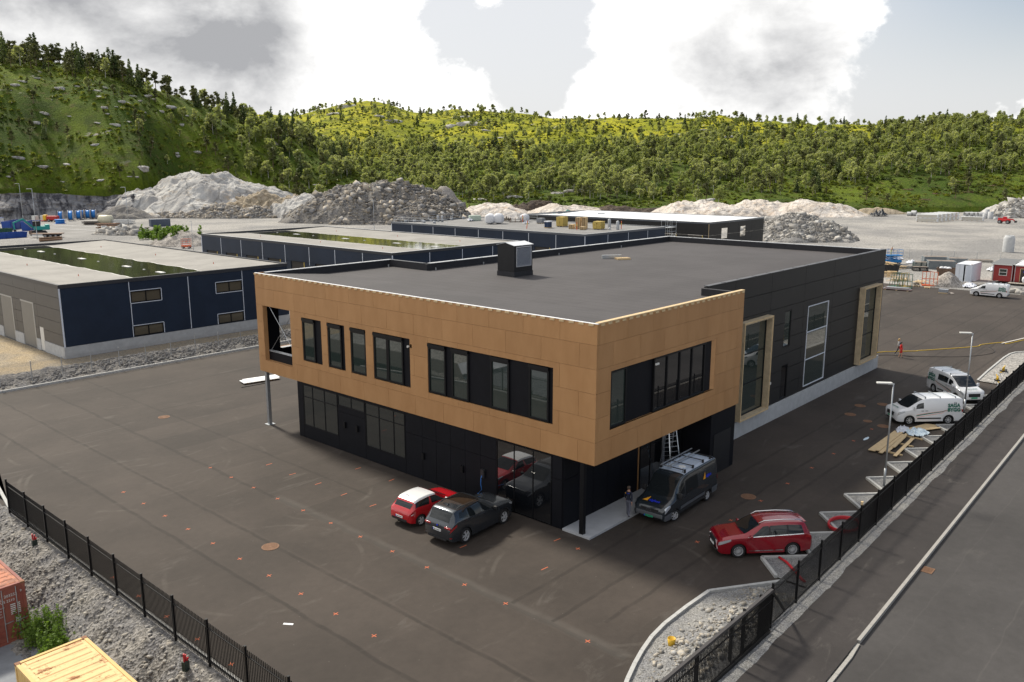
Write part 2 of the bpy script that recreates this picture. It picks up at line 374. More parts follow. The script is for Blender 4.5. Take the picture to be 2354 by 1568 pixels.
# ---- rubble strip below the first hall
xs = np.linspace(14, 62, 240); ys = np.linspace(77.3, 85.6, 50); X, Y = np.meshgrid(xs, ys, indexing='ij')
Z = .75 * np.exp(-((Y - 79.6) / 1.5) ** 2) * (.6 + .8 * fbm(X * .3, Y * .3, 4)) + (fbm(X * 2.2, Y * 2.2, 5) - .5) * .4 * np.exp(-((Y - 79) / 2.2) ** 2) - .06
hf('rubble_bank', xs, ys, Z, M_BANK)

# ---- hills
def slope_at(py): return math.tan(PITCH + math.atan((py - CY) / FPX))
def zpix(d, py): return CAMH - d * slope_at(py)
LPX = [-900, -200, 0, 100, 200, 300, 400, 500, 600, 700, 780, 860, 950, 4000]
LPY = [150, 138, 138, 136, 150, 182, 218, 250, 285, 318, 345, 375, 400, 410]
LPD = [420, 420, 420, 425, 430, 440, 450, 460, 470, 480, 480, 470, 450, 440]
LZ = [zpix(d, y) for d, y in zip(LPD, LPY)]
MPX = [-900, 500, 690, 740, 800, 850, 900, 950, 1000, 1050, 1100, 1200, 1300, 1400, 1500, 1600, 1650, 1750, 1850, 1950, 2050, 2200, 2353, 2600, 4000]
MPY = [270, 270, 264, 243, 231, 226, 238, 252, 256, 246, 254, 272, 280, 276, 274, 268, 264, 276, 280, 280, 280, 272, 262, 255, 260]
MPD = [860, 860, 860, 860, 850, 850, 840, 840, 830, 820, 800, 760, 720, 700, 690, 680, 670, 660, 640, 620, 600, 580, 560, 540, 540]
MZ = [zpix(d, y) for d, y in zip(MPD, MPY)]
LTP, LTD = [-400, 0, 140, 250, 330, 420, 640, 780, 1000], [312, 312, 334, 334, 343, 388, 395, 400, 400]
def tz(a, d):
    """terrain height; a = metres to the right of the view axis, d = metres ahead"""
    a = np.asarray(a, float); d = np.asarray(d, float); px = CX + a / np.maximum(d, 1) * 1958.
    rd, rz = np.interp(px, LPX, LPD), np.interp(px, LPX, LZ)
    toe = np.interp(px, LTP, LTD); tzz = np.interp(px, [-400, 0, 140, 230, 300, 420, 640, 800, 1000], [10., 10., 8.3, 9.2, 11.5, 12, 5, 1, -3])
    u = (d - toe) / (rd - toe); L = np.where(u < 1, tzz + (rz - tzz) * np.sin(np.clip(u, 0, 1) * 1.45) / math.sin(1.45), rz - (d - rd) * .22)
    L = np.where(u < 0, -4, L)
    rd, rz = np.interp(px, MPX, MPD), np.interp(px, MPX, MZ)
    toe = np.interp(px, [0, 1000, 1500, 1900, 2353], [400, 345, 352, 352, 360]); u = (d - toe) / (rd - toe)
    k = np.interp(px, [900, 1400, 1900, 2353], [1.35, 1.05, .9, .85])
    Mh = np.where(u < 1, 1.5 + (rz - 1.5) * np.clip(u, 0, 1) ** k, rz - (d - rd) * .12)
    Mh = np.where(u < 0, -4, Mh)
    n = (fbm(a * .012, d * .012, 0, 4) - .5) * 13 + (fbm(a * .05, d * .05, 2, 4) - .5) * 4.5
    h = np.maximum(L, Mh); edge = np.minimum(smoothstep(-4, 8, h), 1)
    du = np.clip((np.maximum(L - 8, 0) + np.maximum(Mh - 2, 0)) / 12, 0, 1)
    return h + n * edge * du
def w2(a, d): return a * RT[0] + d * FH[0], a * RT[1] + d * FH[1]
def hill_mat():
    m = bpy.data.materials.new('hill_heath'); m.use_nodes = True; g = G(m.node_tree); b = m.node_tree.nodes['Principled BSDF']
    geo = g.n('ShaderNodeNewGeometry'); p = geo.outputs['Position']
    far = g.ramp(g.vm('DOT_PRODUCT', p, tuple(FH)), 430, 580)  # far grass painted yellower and brighter to stand for sunlight on those hills
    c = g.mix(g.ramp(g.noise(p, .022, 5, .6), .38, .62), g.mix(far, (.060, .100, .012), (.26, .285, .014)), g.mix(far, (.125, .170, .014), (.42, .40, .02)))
    c = g.mix(g.m('MULTIPLY', g.ramp(g.noise(p, .11, 6, .65), .45, .68), .8), c, (.045, .068, .014))
    c = g.mix(g.m('MULTIPLY', g.ramp(g.noise(p, .30, 6, .7), .52, .72), .75), c, (.13, .095, .04))
    c = g.mix(1., c, g.ramp(g.noise(p, 1.2, 6, .78), .2, .8, .42, 1.55, False), 'MULTIPLY')
    rk = g.ramp(g.noise(p, .075, 7, .62, dist=.4), .64, .68); nz = g.sep(geo.outputs['True Normal'])[2]
    rk = g.m('MULTIPLY', rk, g.ramp(g.sep(p)[2], 14, 34))
    c = g.mix(rk, c, g.mix(g.noise(p, .8, 6, .7), (.25, .23, .20), (.48, .45, .40)))
    g.set(b.inputs['Base Color'], c); b.inputs['Roughness'].default_value = .95; b.inputs['Specular IOR Level'].default_value = .15
    bn = g.n('ShaderNodeBump'); bn.inputs['Strength'].default_value = 1.; bn.inputs['Distance'].default_value = 1.3
    g.set(bn.inputs['Height'], g.noise(p, .8, 6, .75)); g.set(b.inputs['Normal'], bn.outputs[0])
    return m
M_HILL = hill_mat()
def hill(name, px0, px1, d0, d1, nx, nd):
    pxs = np.linspace(px0, px1, nx); ds = np.concatenate([np.linspace(d0, 520, nd), np.linspace(525, d1, nd)])
    P, Dd = np.meshgrid(pxs, ds, indexing='ij'); A = (P - CX) / 1958. * Dd
    Zt = tz(A, Dd); Xw, Yw = w2(A, Dd); n, k = Zt.shape
    V = np.stack([Xw, Yw, Zt], -1).reshape(-1, 3); i = (np.arange(n - 1)[:, None] * k + np.arange(k - 1)[None]).ravel()
    F = np.concatenate([np.stack([i, i + k, i + k + 1], 1), np.stack([i, i + k + 1, i + 1], 1)])
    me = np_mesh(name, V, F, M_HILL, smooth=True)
    if me.polygons[0].normal.z < 0: me.flip_normals()
    return tag(obj(name, me), kind='structure')
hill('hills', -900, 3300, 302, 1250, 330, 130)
def hit(px, py):
    """photo pixel -> point on the hills"""
    ds = np.arange(290., 1100., 1.5); a = (px - CX) / (FPX * math.cos(PITCH) - (py - CY) * math.sin(PITCH)) * ds
    zr = CAMH - ds * slope_at(py); zt = tz(a, ds); w = np.where(zt >= zr)[0]
    if not len(w): return None
    i = w[0]; x, y = w2(a[i], ds[i]); return Vector((x, y, float(zt[i])))

# ---- rock
def rock_mat(name, c1, c2, c3, s=.25, streak=0.):
    m = bpy.data.materials.new(name); m.use_nodes = True; g = G(m.node_tree); b = m.node_tree.nodes['Principled BSDF']
    p = g.n('ShaderNodeNewGeometry').outputs['Position']
    c = g.mix(g.ramp(g.noise(p, s, 7, .65), .36, .62), c1, c2)
    c = g.mix(g.ramp(g.noise(g.vm('MULTIPLY', p, (1, 1, 2.2)), s * 2.2, 7, .7, dist=.5), .52, .72), c, c3)
    vo = g.n('ShaderNodeTexVoronoi', feature='DISTANCE_TO_EDGE'); g.set(vo.inputs['Vector'], g.vm('ADD', p, g.noise(p, .3, 4, col=True))); vo.inputs['Scale'].default_value = s * .9
    crack = g.ramp(vo.outputs['Distance'], .0, .05, 1, 0)
    c = g.mix(g.m('MULTIPLY', crack, .55), c, tuple(q * .35 for q in c1))
    if streak:
        st = g.ramp(g.noise(g.vm('MULTIPLY', p, (1, 1, .16)), .5, 6, .65), .44, .62); c = g.mix(g.m('MULTIPLY', st, streak), c, (.035, .035, .045))
    c = g.mix(1., c, g.ramp(g.noise(p, 2.5, 6, .75), .2, .8, .7, 1.3, False), 'MULTIPLY')
    g.set(b.inputs['Base Color'], c); b.inputs['Roughness'].default_value = .9; b.inputs['Specular IOR Level'].default_value = .25
    bn = g.n('ShaderNodeBump'); bn.inputs['Strength'].default_value = 1.; bn.inputs['Distance'].default_value = .5
    g.set(bn.inputs['Height'], g.noise(p, 1.1, 8, .72)); g.set(b.inputs['Normal'], bn.outputs[0])
    return m
M_ROCK = rock_mat('grey_rock', (.36, .35, .34), (.50, .49, .47), (.42, .34, .25), .12)
M_PINK = rock_mat('pink_rock', (.52, .46, .40), (.62, .58, .54), (.40, .27, .17), .14)
M_CLIFF = rock_mat('cliff_rock', (.20, .20, .21), (.34, .33, .33), (.30, .24, .17), .2, .85)
M_TAN = rock_mat('tan_rock', (.30, .25, .18), (.40, .34, .26), (.22, .15, .08), .3)
M_BLD = mat('boulder_stone', (.22, .22, .225), .9, var=.35, vs=.6, rgb2=(.33, .285, .225), rnd=.35, bump=.6, bs=3)
M_BLD2 = mat('blasted_stone', (.29, .287, .28), .9, var=.25, vs=.6, rgb2=(.37, .345, .31), rnd=.3, bump=.6, bs=3)
M_HEAP = gravel_mat('heap_gravel', (.24, .22, .20), (.30, .28, .26), .2, 1., 5.)
M_SOIL = gravel_mat('peat_soil', (.055, .045, .04), (.11, .085, .065), .3, 1.4, 2.5)
FRAME = lambda c: ((RT[0], RT[1]), (FH[0], FH[1]), (c[0], c[1], 0))
def mound(name, px0, px1, dc, wd, h, m, seed, rough=.25, label=None, cat=None, kind='structure', flat=1., res=90, base=0., asym=0, smooth=False, tilt=0):
    """a heap or outcrop spanning the photo columns px0..px1 at the distance dc"""
    ac = ((px0 + px1) / 2 - CX) / 1958. * dc; hw = abs(px1 - px0) / 2 / 1958. * dc
    c = w2(ac, dc); xs = np.linspace(-1.12, 1.12, res); ys = np.linspace(-1.12, 1.12, res)
    X, Y = np.meshgrid(xs, ys, indexing='ij')
    r = np.sqrt(X ** 2 + Y ** 2) + (fbm(X * 2 + seed, Y * 2, seed, 4) - .5) * .5
    prof = np.clip(1 - r, 0, 1.2); prof = (1 - (1 - np.minimum(prof, 1)) ** (1 + flat)) if flat > 0 else prof
    n = fbm(X * hw * .16 + seed, Y * wd * .16, seed, 5, .6) - .5; n2 = np.abs(fbm(X * hw * .06 + 5, Y * wd * .06, seed + 1, 4) - .5)
    Z = h * prof * (1 + tilt * X) * (1 + rough * 1.2 * n - rough * 1.2 * n2) + h * rough * .9 * n * np.minimum(prof * 4, 1)
    Z = np.where(prof <= 0, -1.2, Z - .05) + base
    o = hf(name, xs * hw, ys * wd, Z, m, FRAME(c), smooth)
    if label: tag(o, label, cat); 
    if label and 'kind' in o: del o['kind']
    def zz(u, v):
        i = np.clip(((u + 1.12) / 2.24 * (res - 1)).astype(int), 0, res - 1); j = np.clip(((v + 1.12) / 2.24 * (res - 1)).astype(int), 0, res - 1); return Z[i, j]
    return o, c, hw, wd, zz
mound('rock_dome', 285, 690, 352, 36, 16.0, M_ROCK, 1, .22, flat=1.1, res=170, tilt=-.1)
mound('rock_dome', 240, 420, 338, 18, 10.5, M_ROCK, 31, .3, flat=1.2, res=110)
mound('rock_shelf', 455, 740, 334, 15, 8.6, M_TAN, 2, .55, flat=2., res=110)
mound('rock_shelf', 600, 800, 326, 14, 7.5, M_ROCK, 41, .5, flat=1.4, res=90)
mound('rock_ledge', 1040, 1230, 322, 16, 5.2, M_PINK, 3, .35, flat=1.2, res=110)
mound('rock_ledge', 1180, 1420, 318, 14, 5.0, M_PINK, 4, .4, flat=1.2, res=110)
mound('rock_ledge', 1480, 1760, 335, 20, 5.2, M_PINK, 5, .45, flat=1.1, res=120)
mound('rock_ledge', 1640, 1860, 345, 16, 5.4, M_PINK, 8, .45, flat=1.1, res=110)
mound('rock_ledge', 1740, 2010, 336, 17, 5.6, M_PINK, 6, .3, flat=1.0, res=120, tilt=-.35)
mound('rock_ledge', 2270, 2440, 335, 12, 6., M_ROCK, 7, .5, flat=1.4, res=70)
mound('soil_bank', 1130, 1330, 342, 6, 5.6, M_SOIL, 9, .6, flat=1., res=70)
mound('soil_bank', 1290, 1560, 347, 5, 3.4, M_SOIL, 10, .6, flat=1., res=70)
mound('soil_bank', 1690, 1800, 352, 4, 3.2, M_SOIL, 11, .6, flat=1., res=50)
mound('soil_bank', 1960, 2090, 345, 6, 2.6, M_TAN, 12, .6, flat=1., res=50)
mound('gravel_heap', 950, 1085, 338, 12, 11.8, M_HEAP, 13, .06, 'cone of brown grey gravel behind the top of the rubble pile', 'gravel heap', flat=.15, res=50, smooth=True)
mound('gravel_heap', 205, 345, 316, 8, 5., M_BANK, 14, .3, 'low grey gravel heap at the foot of the cliff beside the blue cable reels', 'gravel heap', flat=.5, res=70)
mound('gravel_heap', 335, 480, 207, 8, 3.4, M_HEAP, 15, .2, 'rounded brown gravel mound left of the second hall', 'gravel heap', flat=.7, res=60, smooth=True)
# cliff on the left: a near-vertical blasted face with a grassy rim
def cliff():
    a = np.linspace(-420, -145, 190); t = np.linspace(0, 1, 26); A, T = np.meshgrid(a, t, indexing='ij')
    px = CX + A / 300 * 1958.
    top = np.interp(px, [-2000, 0, 150, 230, 330, 420], [10., 9.6, 7.8, 8.7, 11.5, 12.5])
    Dd = 288 + 7 * T + (fbm(A * .05, T * 2, 1) - .5) * 9 + (fbm(A * .25, T * 7, 2) - .5) * 3.2 + np.interp(px, [0, 140, 250, 330, 420], [12, 34, 32, 30, 42])
    Zc = T * top * 1.02 + (fbm(A * .3, T * 4, 3) - .5) * 1.4 * T - .3
    X, Y = w2(A, Dd); V = np.stack([X, Y, Zc], -1).reshape(-1, 3); n, k = A.shape; i = (np.arange(n - 1)[:, None] * k + np.arange(k - 1)[None]).ravel()
    F = np.concatenate([np.stack([i, i + k, i + k + 1], 1), np.stack([i, i + k + 1, i + 1], 1)])
    tag(obj('quarry_cliff', np_mesh('cliff', V, F, M_CLIFF)), kind='structure')
cliff()

# ---- stones
def rock_proto(seed, sub=1, sq=(1, .8, .7), jag=.28):
    bm = bmesh.new(); bmesh.ops.create_icosphere(bm, subdivisions=sub, radius=1.)
    r = random.Random(seed)
    ax = [Vector((r.gauss(0, 1), r.gauss(0, 1), r.gauss(0, 1))).normalized() for _ in range(7)]
    for v in bm.verts:
        k = 1.
        for q in ax: k = min(k, (.62 + .25 * abs(q.x)) / max(.001, v.co.normalized().dot(q)) if v.co.normalized().dot(q) > .55 else k)
        v.co = Vector((v.co.x * sq[0], v.co.y * sq[1], v.co.z * sq[2])) * k * (1 + r.uniform(-jag, jag) * .5)
    bmesh.ops.triangulate(bm, faces=bm.faces); bm.verts.ensure_lookup_table()
    V = np.array([v.co[:] for v in bm.verts]); F = np.array([[v.index for v in f.verts] for f in bm.faces]); bm.free()
    return V, F, np.zeros(len(F), int)
def shard(seed):
    """angular blasted block: a cube with skewed corners and one knocked-off corner"""
    r = random.Random(seed); bm = bmesh.new(); bmesh.ops.create_cube(bm, size=1.7)
    for v in bm.verts: v.co += Vector((r.uniform(-.42, .42), r.uniform(-.42, .42), r.uniform(-.36, .36)))
    bm.verts.ensure_lookup_table(); c = bm.verts[r.randrange(8)]; bmesh.ops.bevel(bm, geom=[c], offset=.55, affect='VERTICES')
    sq = Vector((1, r.uniform(.6, .95), r.uniform(.45, .8)))
    for v in bm.verts: v.co *= sq
    bmesh.ops.triangulate(bm, faces=bm.faces); bmesh.ops.recalc_face_normals(bm, faces=bm.faces); bm.verts.ensure_lookup_table(); V = np.array([v.co[:] for v in bm.verts]); F = np.array([[v.index for v in f.verts] for f in bm.faces]); bm.free()
    return V, F, np.zeros(len(F), int)
ROCKS = [shard(i) for i in range(7)]
def tiny(seed):
    bm = bmesh.new(); bmesh.ops.create_icosphere(bm, subdivisions=1, radius=1.); r = random.Random(seed)
    bmesh.ops.delete(bm, geom=[v for v in bm.verts if v.co.z < -.5], context='VERTS')
    for v in bm.verts: v.co *= 1 + r.uniform(-.3, .3); v.co.z *= .6
    bmesh.ops.triangulate(bm, faces=bm.faces); bm.verts.ensure_lookup_table(); V = np.array([v.co[:] for v in bm.verts]); F = np.array([[v.index for v in f.verts] for f in bm.faces]); bm.free()
    return V, F, np.zeros(len(F), int)
TINY = [tiny(i) for i in range(5)]
def rock_meshes(m): return [np_mesh('stone', V, F, m) for V, F, _ in ROCKS]
def rubble(name, label, px0, px1, dc, wd, h, base_m, stone_m, seed, nbig, nsmall, big, small, flat=.7, rough=.3, tilt=0, upper=None):
    o, c, hw, wd, zz = mound(name, px0, px1, dc, wd, h, base_m, seed, rough, flat=flat, res=90, tilt=tilt)
    root = thing(name, label, 'rubble pile', (c[0], c[1], 0)); o.name = 'core'; o.parent = root; o.matrix_parent_inverse = Matrix.Translation((-c[0], -c[1], 0))
    for k in ('kind', 'label', 'category'):
        if k in o: del o[k]
    me = rock_meshes(stone_m); r = random.Random(seed)
    def place():
        while 1:
            u, v = r.uniform(-1, 1), r.uniform(-1, .55)
            if u * u + v * v < 1 and zz(np.array([u]), np.array([v]))[0] > -.3: return u, v, float(zz(np.array([u]), np.array([v]))[0])
    for k in range(nbig):
        u, v, z = place(); s = big[0] + (big[1] - big[0]) * r.random() ** 2.2
        p = np.array([u * hw * RT[0] + v * wd * FH[0], u * hw * RT[1] + v * wd * FH[1], z + s * .15])
        obj('boulder', me[k % 7], root, p, (r.uniform(-.6, .6), r.uniform(-.6, .6), r.uniform(0, 6.3)), s)
    P = []; S = []
    for k in range(nsmall):
        u, v, z = place(); s = small[0] + (small[1] - small[0]) * r.random() ** 2; P.append((u * hw * RT[0] + v * wd * FH[0], u * hw * RT[1] + v * wd * FH[1], z + s * .1)); S.append(s)
    P = np.array(P); S = np.array(S)[:, None] * rng.uniform(.7, 1.3, (len(P), 3))
    tag(obj('loose_stones', scatter('loose_stones', ROCKS, P, S, rng.random(len(P)) * 6.3, rng.integers(0, 7, len(P)), stone_m), root), kind='stuff')
rubble('rubble_pile', 'huge grey and tan pile of blasted rock behind the second hall roof', 650, 1100, 300, 24, 13.2, M_BANK, M_BLD, 21, 290, 6500, (.45, 1.6), (.2, .65), flat=.9, rough=.3)
rubble('rubble_pile', 'pale grey pile of angular boulders right of the white roofed hall', 1690, 1985, 226, 15, 6.6, M_YARD, M_BLD2, 22, 270, 3000, (.35, .95), (.2, .45), flat=.45, rough=.15, tilt=-.1)
rubble('rubble_pile', 'scree of dark grey stones spilling below the smooth rock dome', 330, 700, 322, 10, 4.6, M_BANK, M_BLD, 23, 140, 2600, (.4, 1.2), (.2, .6), flat=.5, rough=.4)
rubble('rubble_pile', 'long low row of broken stone slabs beside the truck in the far left yard', 200, 355, 237, 4.0, 1.9, M_BANK, M_BLD2, 24, 80, 500, (.4, 1.1), (.2, .5), flat=.4, rough=.4)
rubble('rubble_pile', 'heap of stones at the right edge below the grassy slope', 2285, 2420, 322, 8, 7., M_ROCK, M_BLD2, 25, 60, 300, (.7, 1.8), (.3, .7), flat=.6, rough=.3)
# ============================================================ trees
def leaf_mat(name, a, b2, trans=.25, s=.05):
    m = bpy.data.materials.new(name); m.use_nodes = True; g = G(m.node_tree); nt = m.node_tree; b = nt.nodes['Principled BSDF']
    p = g.n('ShaderNodeNewGeometry').outputs['Position']
    c = g.mix(g.ramp(g.noise(p, s, 3, .6), .35, .65), a, b2)
    c = g.mix(1., c, g.ramp(g.noise(p, .9, 3, .7), .2, .8, .6, 1.4, False), 'MULTIPLY')
    rn = g.n('ShaderNodeObjectInfo').outputs['Random']; c = g.mix(1., c, g.m('ADD', .8, g.m('MULTIPLY', rn, .4)), 'MULTIPLY')
    g.set(b.inputs['Base Color'], c); b.inputs['Roughness'].default_value = .6; b.inputs['Specular IOR Level'].default_value = .25
    t = g.n('ShaderNodeBsdfTranslucent'); g.set(t.inputs[0], g.mix(1., c, (1.2, 1.25, .6), 'MULTIPLY')); mx = g.n('ShaderNodeMixShader'); mx.inputs[0].default_value = trans
    nt.links.new(b.outputs[0], mx.inputs[1]); nt.links.new(t.outputs[0], mx.inputs[2]); nt.links.new(mx.outputs[0], nt.nodes['Material Output'].inputs[0])
    return m
M_BIRCH = leaf_mat('birch_leaves', (.22, .25, .10), (.34, .355, .18), .5)
M_PINE = leaf_mat('pine_needles', (.10, .115, .045), (.14, .145, .06), .25)
M_SPRU = leaf_mat('spruce_needles', (.07, .10, .038), (.11, .14, .05), .25)
M_SHRUB = leaf_mat('heath_shrub', (.06, .085, .018), (.17, .19, .035), .3, .03)
M_HEDGE = leaf_mat('young_leaves', (.11, .19, .03), (.16, .25, .045), .35, .6)
M_BARKB = mat('birch_bark', (.42, .40, .37), .9, var=.3, vs=4); M_BARKP = mat('pine_bark', (.16, .11, .075), .95, var=.3, vs=4)
def leaves(cl, n, sz, r, flat=1.):
    """triangular leaf tufts spread through clumps. cl: list of (centre, radius)"""
    V = []; w = np.array([c[1] ** 2 for c in cl]); w = w / w.sum(); cnt = np.maximum(3, (w * n).astype(int))
    for (c, rad), k in zip(cl, cnt):
        d = r.normal(size=(k, 3)); d /= np.linalg.norm(d, axis=1)[:, None]; rr = rad * r.random(k) ** .38
        P = np.array(c) + d * rr[:, None] * np.array([1, 1, flat]); s = sz * r.uniform(.6, 1.5, k)
        a = r.normal(size=(k, 3)); a /= np.linalg.norm(a, axis=1)[:, None]; b = np.cross(a, r.normal(size=(k, 3))); b /= np.linalg.norm(b, axis=1)[:, None]
        V.append(np.stack([P - a * s[:, None] * .6 - b * s[:, None] * .35, P + a * s[:, None] * .6 - b * s[:, None] * .3, P + b * s[:, None] * .75], 1))
    V = np.concatenate(V).reshape(-1, 3); return V, np.arange(len(V)).reshape(-1, 3)
def mb_tri(mb):
    F = []
    for f in mb.f: F += [(f[0], f[i], f[i + 1]) for i in range(1, len(f) - 1)]
    return np.array(mb.v), np.array(F)
def make_tree(kind, seed):
    r = np.random.default_rng(seed); R = random.Random(seed); mb = MB(); cl = []
    if kind == 'birch':
        H = 7.; bend = R.uniform(-.5, .5); top = lambda t: (bend * t * t, .3 * math.sin(t * 2 + seed), H * t)
        mb.tube([top(t) for t in (0, .3, .6, .92)], [.13, .10, .07, .02], 5)
        for k in range(13):
            t = R.uniform(.34, .95); an = R.uniform(0, 6.3); q = (1 - abs(t - .55) * 1.2); L = R.uniform(.6, 2.05) * max(.25, q)
            p0 = Vector(top(t - .1)); c = Vector(top(t)) + Vector((L * math.cos(an), L * math.sin(an), .3))
            mb.tube([p0, (p0 + c) / 2 + Vector((0, 0, .15)), c], [.05, .035, .012], 4); cl.append((c, R.uniform(.8, 1.3) * (1.15 - .4 * t)))
        cl.append((top(.97), .6)); n, sz = 760, .40
    elif kind == 'pine':
        H = 7.5; bend = R.uniform(-.6, .6); top = lambda t: (bend * t * t, bend * .5 * math.sin(t * 3), H * t)
        mb.tube([top(t) for t in (0, .35, .7, .95)], [.17, .13, .08, .02], 5)
        for k in range(15):
            t = R.uniform(.38, .93); an = R.uniform(0, 6.3); L = R.uniform(.7, 2.) * (1.15 - t * .85)
            p0 = Vector(top(t)); c = p0 + Vector((L * math.cos(an), L * math.sin(an), R.uniform(-.1, .5)))
            mb.tube([p0, (p0 + c) / 2 - Vector((0, 0, .1)), c], [.05, .04, .012], 4); cl.append((c, R.uniform(.5, .95)))
            if R.random() < .6: cl.append(((p0 + c) / 2, R.uniform(.3, .55)))
        cl.append((top(.96), .55)); n, sz = 620, .40
    else:
        H = 8.; mb.tube([(0, 0, 0), (0, 0, H * .5), (0, 0, H)], [.16, .1, .02], 5)
        for k in range(30):
            t = .1 + .88 * k / 29; L = (1 - t) * 2.0 * R.uniform(.75, 1.15) + .1; n0 = 4 if t < .7 else 2
            for j in range(n0):
                an = R.uniform(0, 6.3); q = R.uniform(.45, 1.); cl.append(((L * q * math.cos(an), L * q * math.sin(an), H * t - .12 * L), 22 * .01 + .32 * (1 - t)))
        n, sz = 700, .42
    V, F = leaves(cl, n, sz, r, .62 if kind == 'pine' else .85)
    return mb, V, F
KIND = dict(birch=(M_BIRCH, M_BARKB, 7), pine=(M_PINE, M_BARKP, 6), spruce=(M_SPRU, M_BARKP, 4))
TREE = {}
for kd, (ml, mbk, nv) in KIND.items():
    TREE[kd] = []
    for i in range(nv):
        mb, V, F = make_tree(kd, 100 + 17 * i + len(kd)); t1 = MB(); t1.tube([(0, 0, 0), (0, 0, 4.), (.1, 0, 6.5)], [.15, .1, .03], 4); TV, TF = mb_tri(t1)
        V2 = V.reshape(-1, 3, 3)[::2]; ce = V2.mean(1, keepdims=True); V2 = (ce + (V2 - ce) * 1.38).reshape(-1, 3)
        TREE[kd].append(dict(trunk=mb.mesh(mbk), crown=np_mesh('crown', V, F, ml), far=(np.concatenate([V2, TV]), np.concatenate([np.arange(len(V2)).reshape(-1, 3), TF + len(V2)]), np.r_[np.zeros(len(V2) // 3, int), np.ones(len(TF), int)])))
def grow():
    st = 4.3; aa, dd = np.meshgrid(np.arange(-560, 620, st), np.arange(300, 900, st), indexing='ij'); aa = aa.ravel() + rng.uniform(-.48, .48, aa.size) * st; dd = dd.ravel() + rng.uniform(-.48, .48, dd.size) * st
    px = CX + aa / dd * 1958.; k = (px > -70) & (px < 2430); aa, dd, px = aa[k], dd[k], px[k]
    z = tz(aa, dd); lr = np.interp(px, LPX, LPD); mr = np.interp(px, MPX, MPD)
    onL = (px < 800) & (dd < lr + 12)
    hid = (px < 760) & (dd > lr + 14) & (px < 660); k = ~hid & (z > 1); aa, dd, px, z, lr, mr, onL = [q[k] for q in (aa, dd, px, z, lr, mr, onL)]
    toe = np.interp(px, LTP, LTD); uL = (dd - toe) / (lr - toe)
    mt = np.interp(px, [0, 1000, 1500, 1900, 2353], [400, 345, 352, 352, 360]); uM = (dd - mt) / (mr - mt)
    cl = fbm(aa * .03, dd * .03, 3, 4); r = rng.random(len(aa)); kind = np.full(len(aa), -1)
    b = lambda x: x.astype(float)
    # densities of birch (0), pine (1), spruce (2)
    belt = smoothstep(.70, .80, uL + .25 * (cl - .5)); rightL = smoothstep(430, 620, px)
    dL = np.stack([.025 + .36 * rightL * smoothstep(.1, .3, uL) + .05 * smoothstep(300, 500, px), .12 + .42 * belt * (1 - rightL) + .10 * rightL * belt + .05 * (uL < .4), .30 * belt * (.5 + .8 * rightL) + .008], 0)
    low = smoothstep(.02, .09, uM + .3 * (cl - .5) * (uM < .3)) * (1 - smoothstep(.36, .6, uM + .5 * (cl - .5)))
    rt = smoothstep(1300, 1600, px); far = smoothstep(1950, 2150, px)
    dense = np.clip(low + rt * smoothstep(.08, .18, uM) * (1 - smoothstep(.50, .72, uM + .6 * (cl - .5))) + far * smoothstep(.2, .32, uM), 0, 1)
    dM = np.stack([.085 + .55 * dense, .035 + .15 * dense + .03 * (uM > .9), .006 + .025 * dense], 0)
    dM = np.where((uM < .06 + .14 * smoothstep(1850, 2050, px))[None], .03 * np.array([.8, 1, .1])[:, None], dM)
    cl2 = fbm(aa * .055 + 9, dd * .055, 5, 4); dM = dM * (.45 + .85 * smoothstep(.40, .58, cl2)); dL = dL * (.55 + .8 * smoothstep(.42, .58, cl2)); dens = np.where(onL[None], dL, dM); cs = np.cumsum(dens, 0)
    for j in (2, 1, 0): kind[r < cs[j]] = j
    k = kind >= 0; aa, dd, px, z, kind, onL, uL, uM = [q[k] for q in (aa, dd, px, z, kind, onL, uL, uM)]
    X, Y = w2(aa, dd); sc = (.5 + .95 * rng.random(len(X)) ** 1.3) * np.where(kind == 1, .95, 1.) * np.where(onL & (uL < .7) & (px < 450), .72, 1.) * np.where(~onL, .84, 1.) * np.where(~onL & (uM > .6), .85, 1.) * np.where(kind == 2, 1.15, 1.)
    asp = rng.uniform(.8, 1.3, len(X)); rot = rng.random(len(X)) * 6.3; names = ['birch', 'pine', 'spruce']; order = np.argsort(dd); used = np.zeros(len(X), bool); cnt = [0, 0, 0]; caps = (300, 240, 110)
    for i in order:
        j = kind[i]
        if cnt[j] >= caps[j]: continue
        used[i] = True; cnt[j] += 1; nm = names[j]; v = TREE[nm][int(rng.integers(len(TREE[nm])))]
        where = 'left hillside' if onL[i] else ('right hillside' if px[i] > 1500 else 'middle slope')
        u = uL[i] if onL[i] else uM[i]; zone = 'near the foot of the' if u < .2 else ('low on the' if u < .5 else ('high up on the' if u < .85 else 'along the ridge of the'))
        size = 'tall' if sc[i] > 1.0 else ('small' if sc[i] < .62 else 'medium sized'); wide = 'broad' if asp[i] > 1.1 else ('narrow' if asp[i] < .92 else 'rounded')
        look = {'birch': f'{size} pale green birch with a {wide} crown', 'pine': f'{size} dark pine with a {wide} crown', 'spruce': f'{size} dark conical spruce'}[nm]
        t = thing(nm + '_tree', f'{look} {zone} {where}', 'tree', (X[i], Y[i], z[i] - .15), rot[i], f'{nm} trees on the {where}'); t.scale = (sc[i] * asp[i], sc[i] * asp[i], sc[i])
        obj('trunk', v['trunk'], t); obj('crown', v['crown'], t)
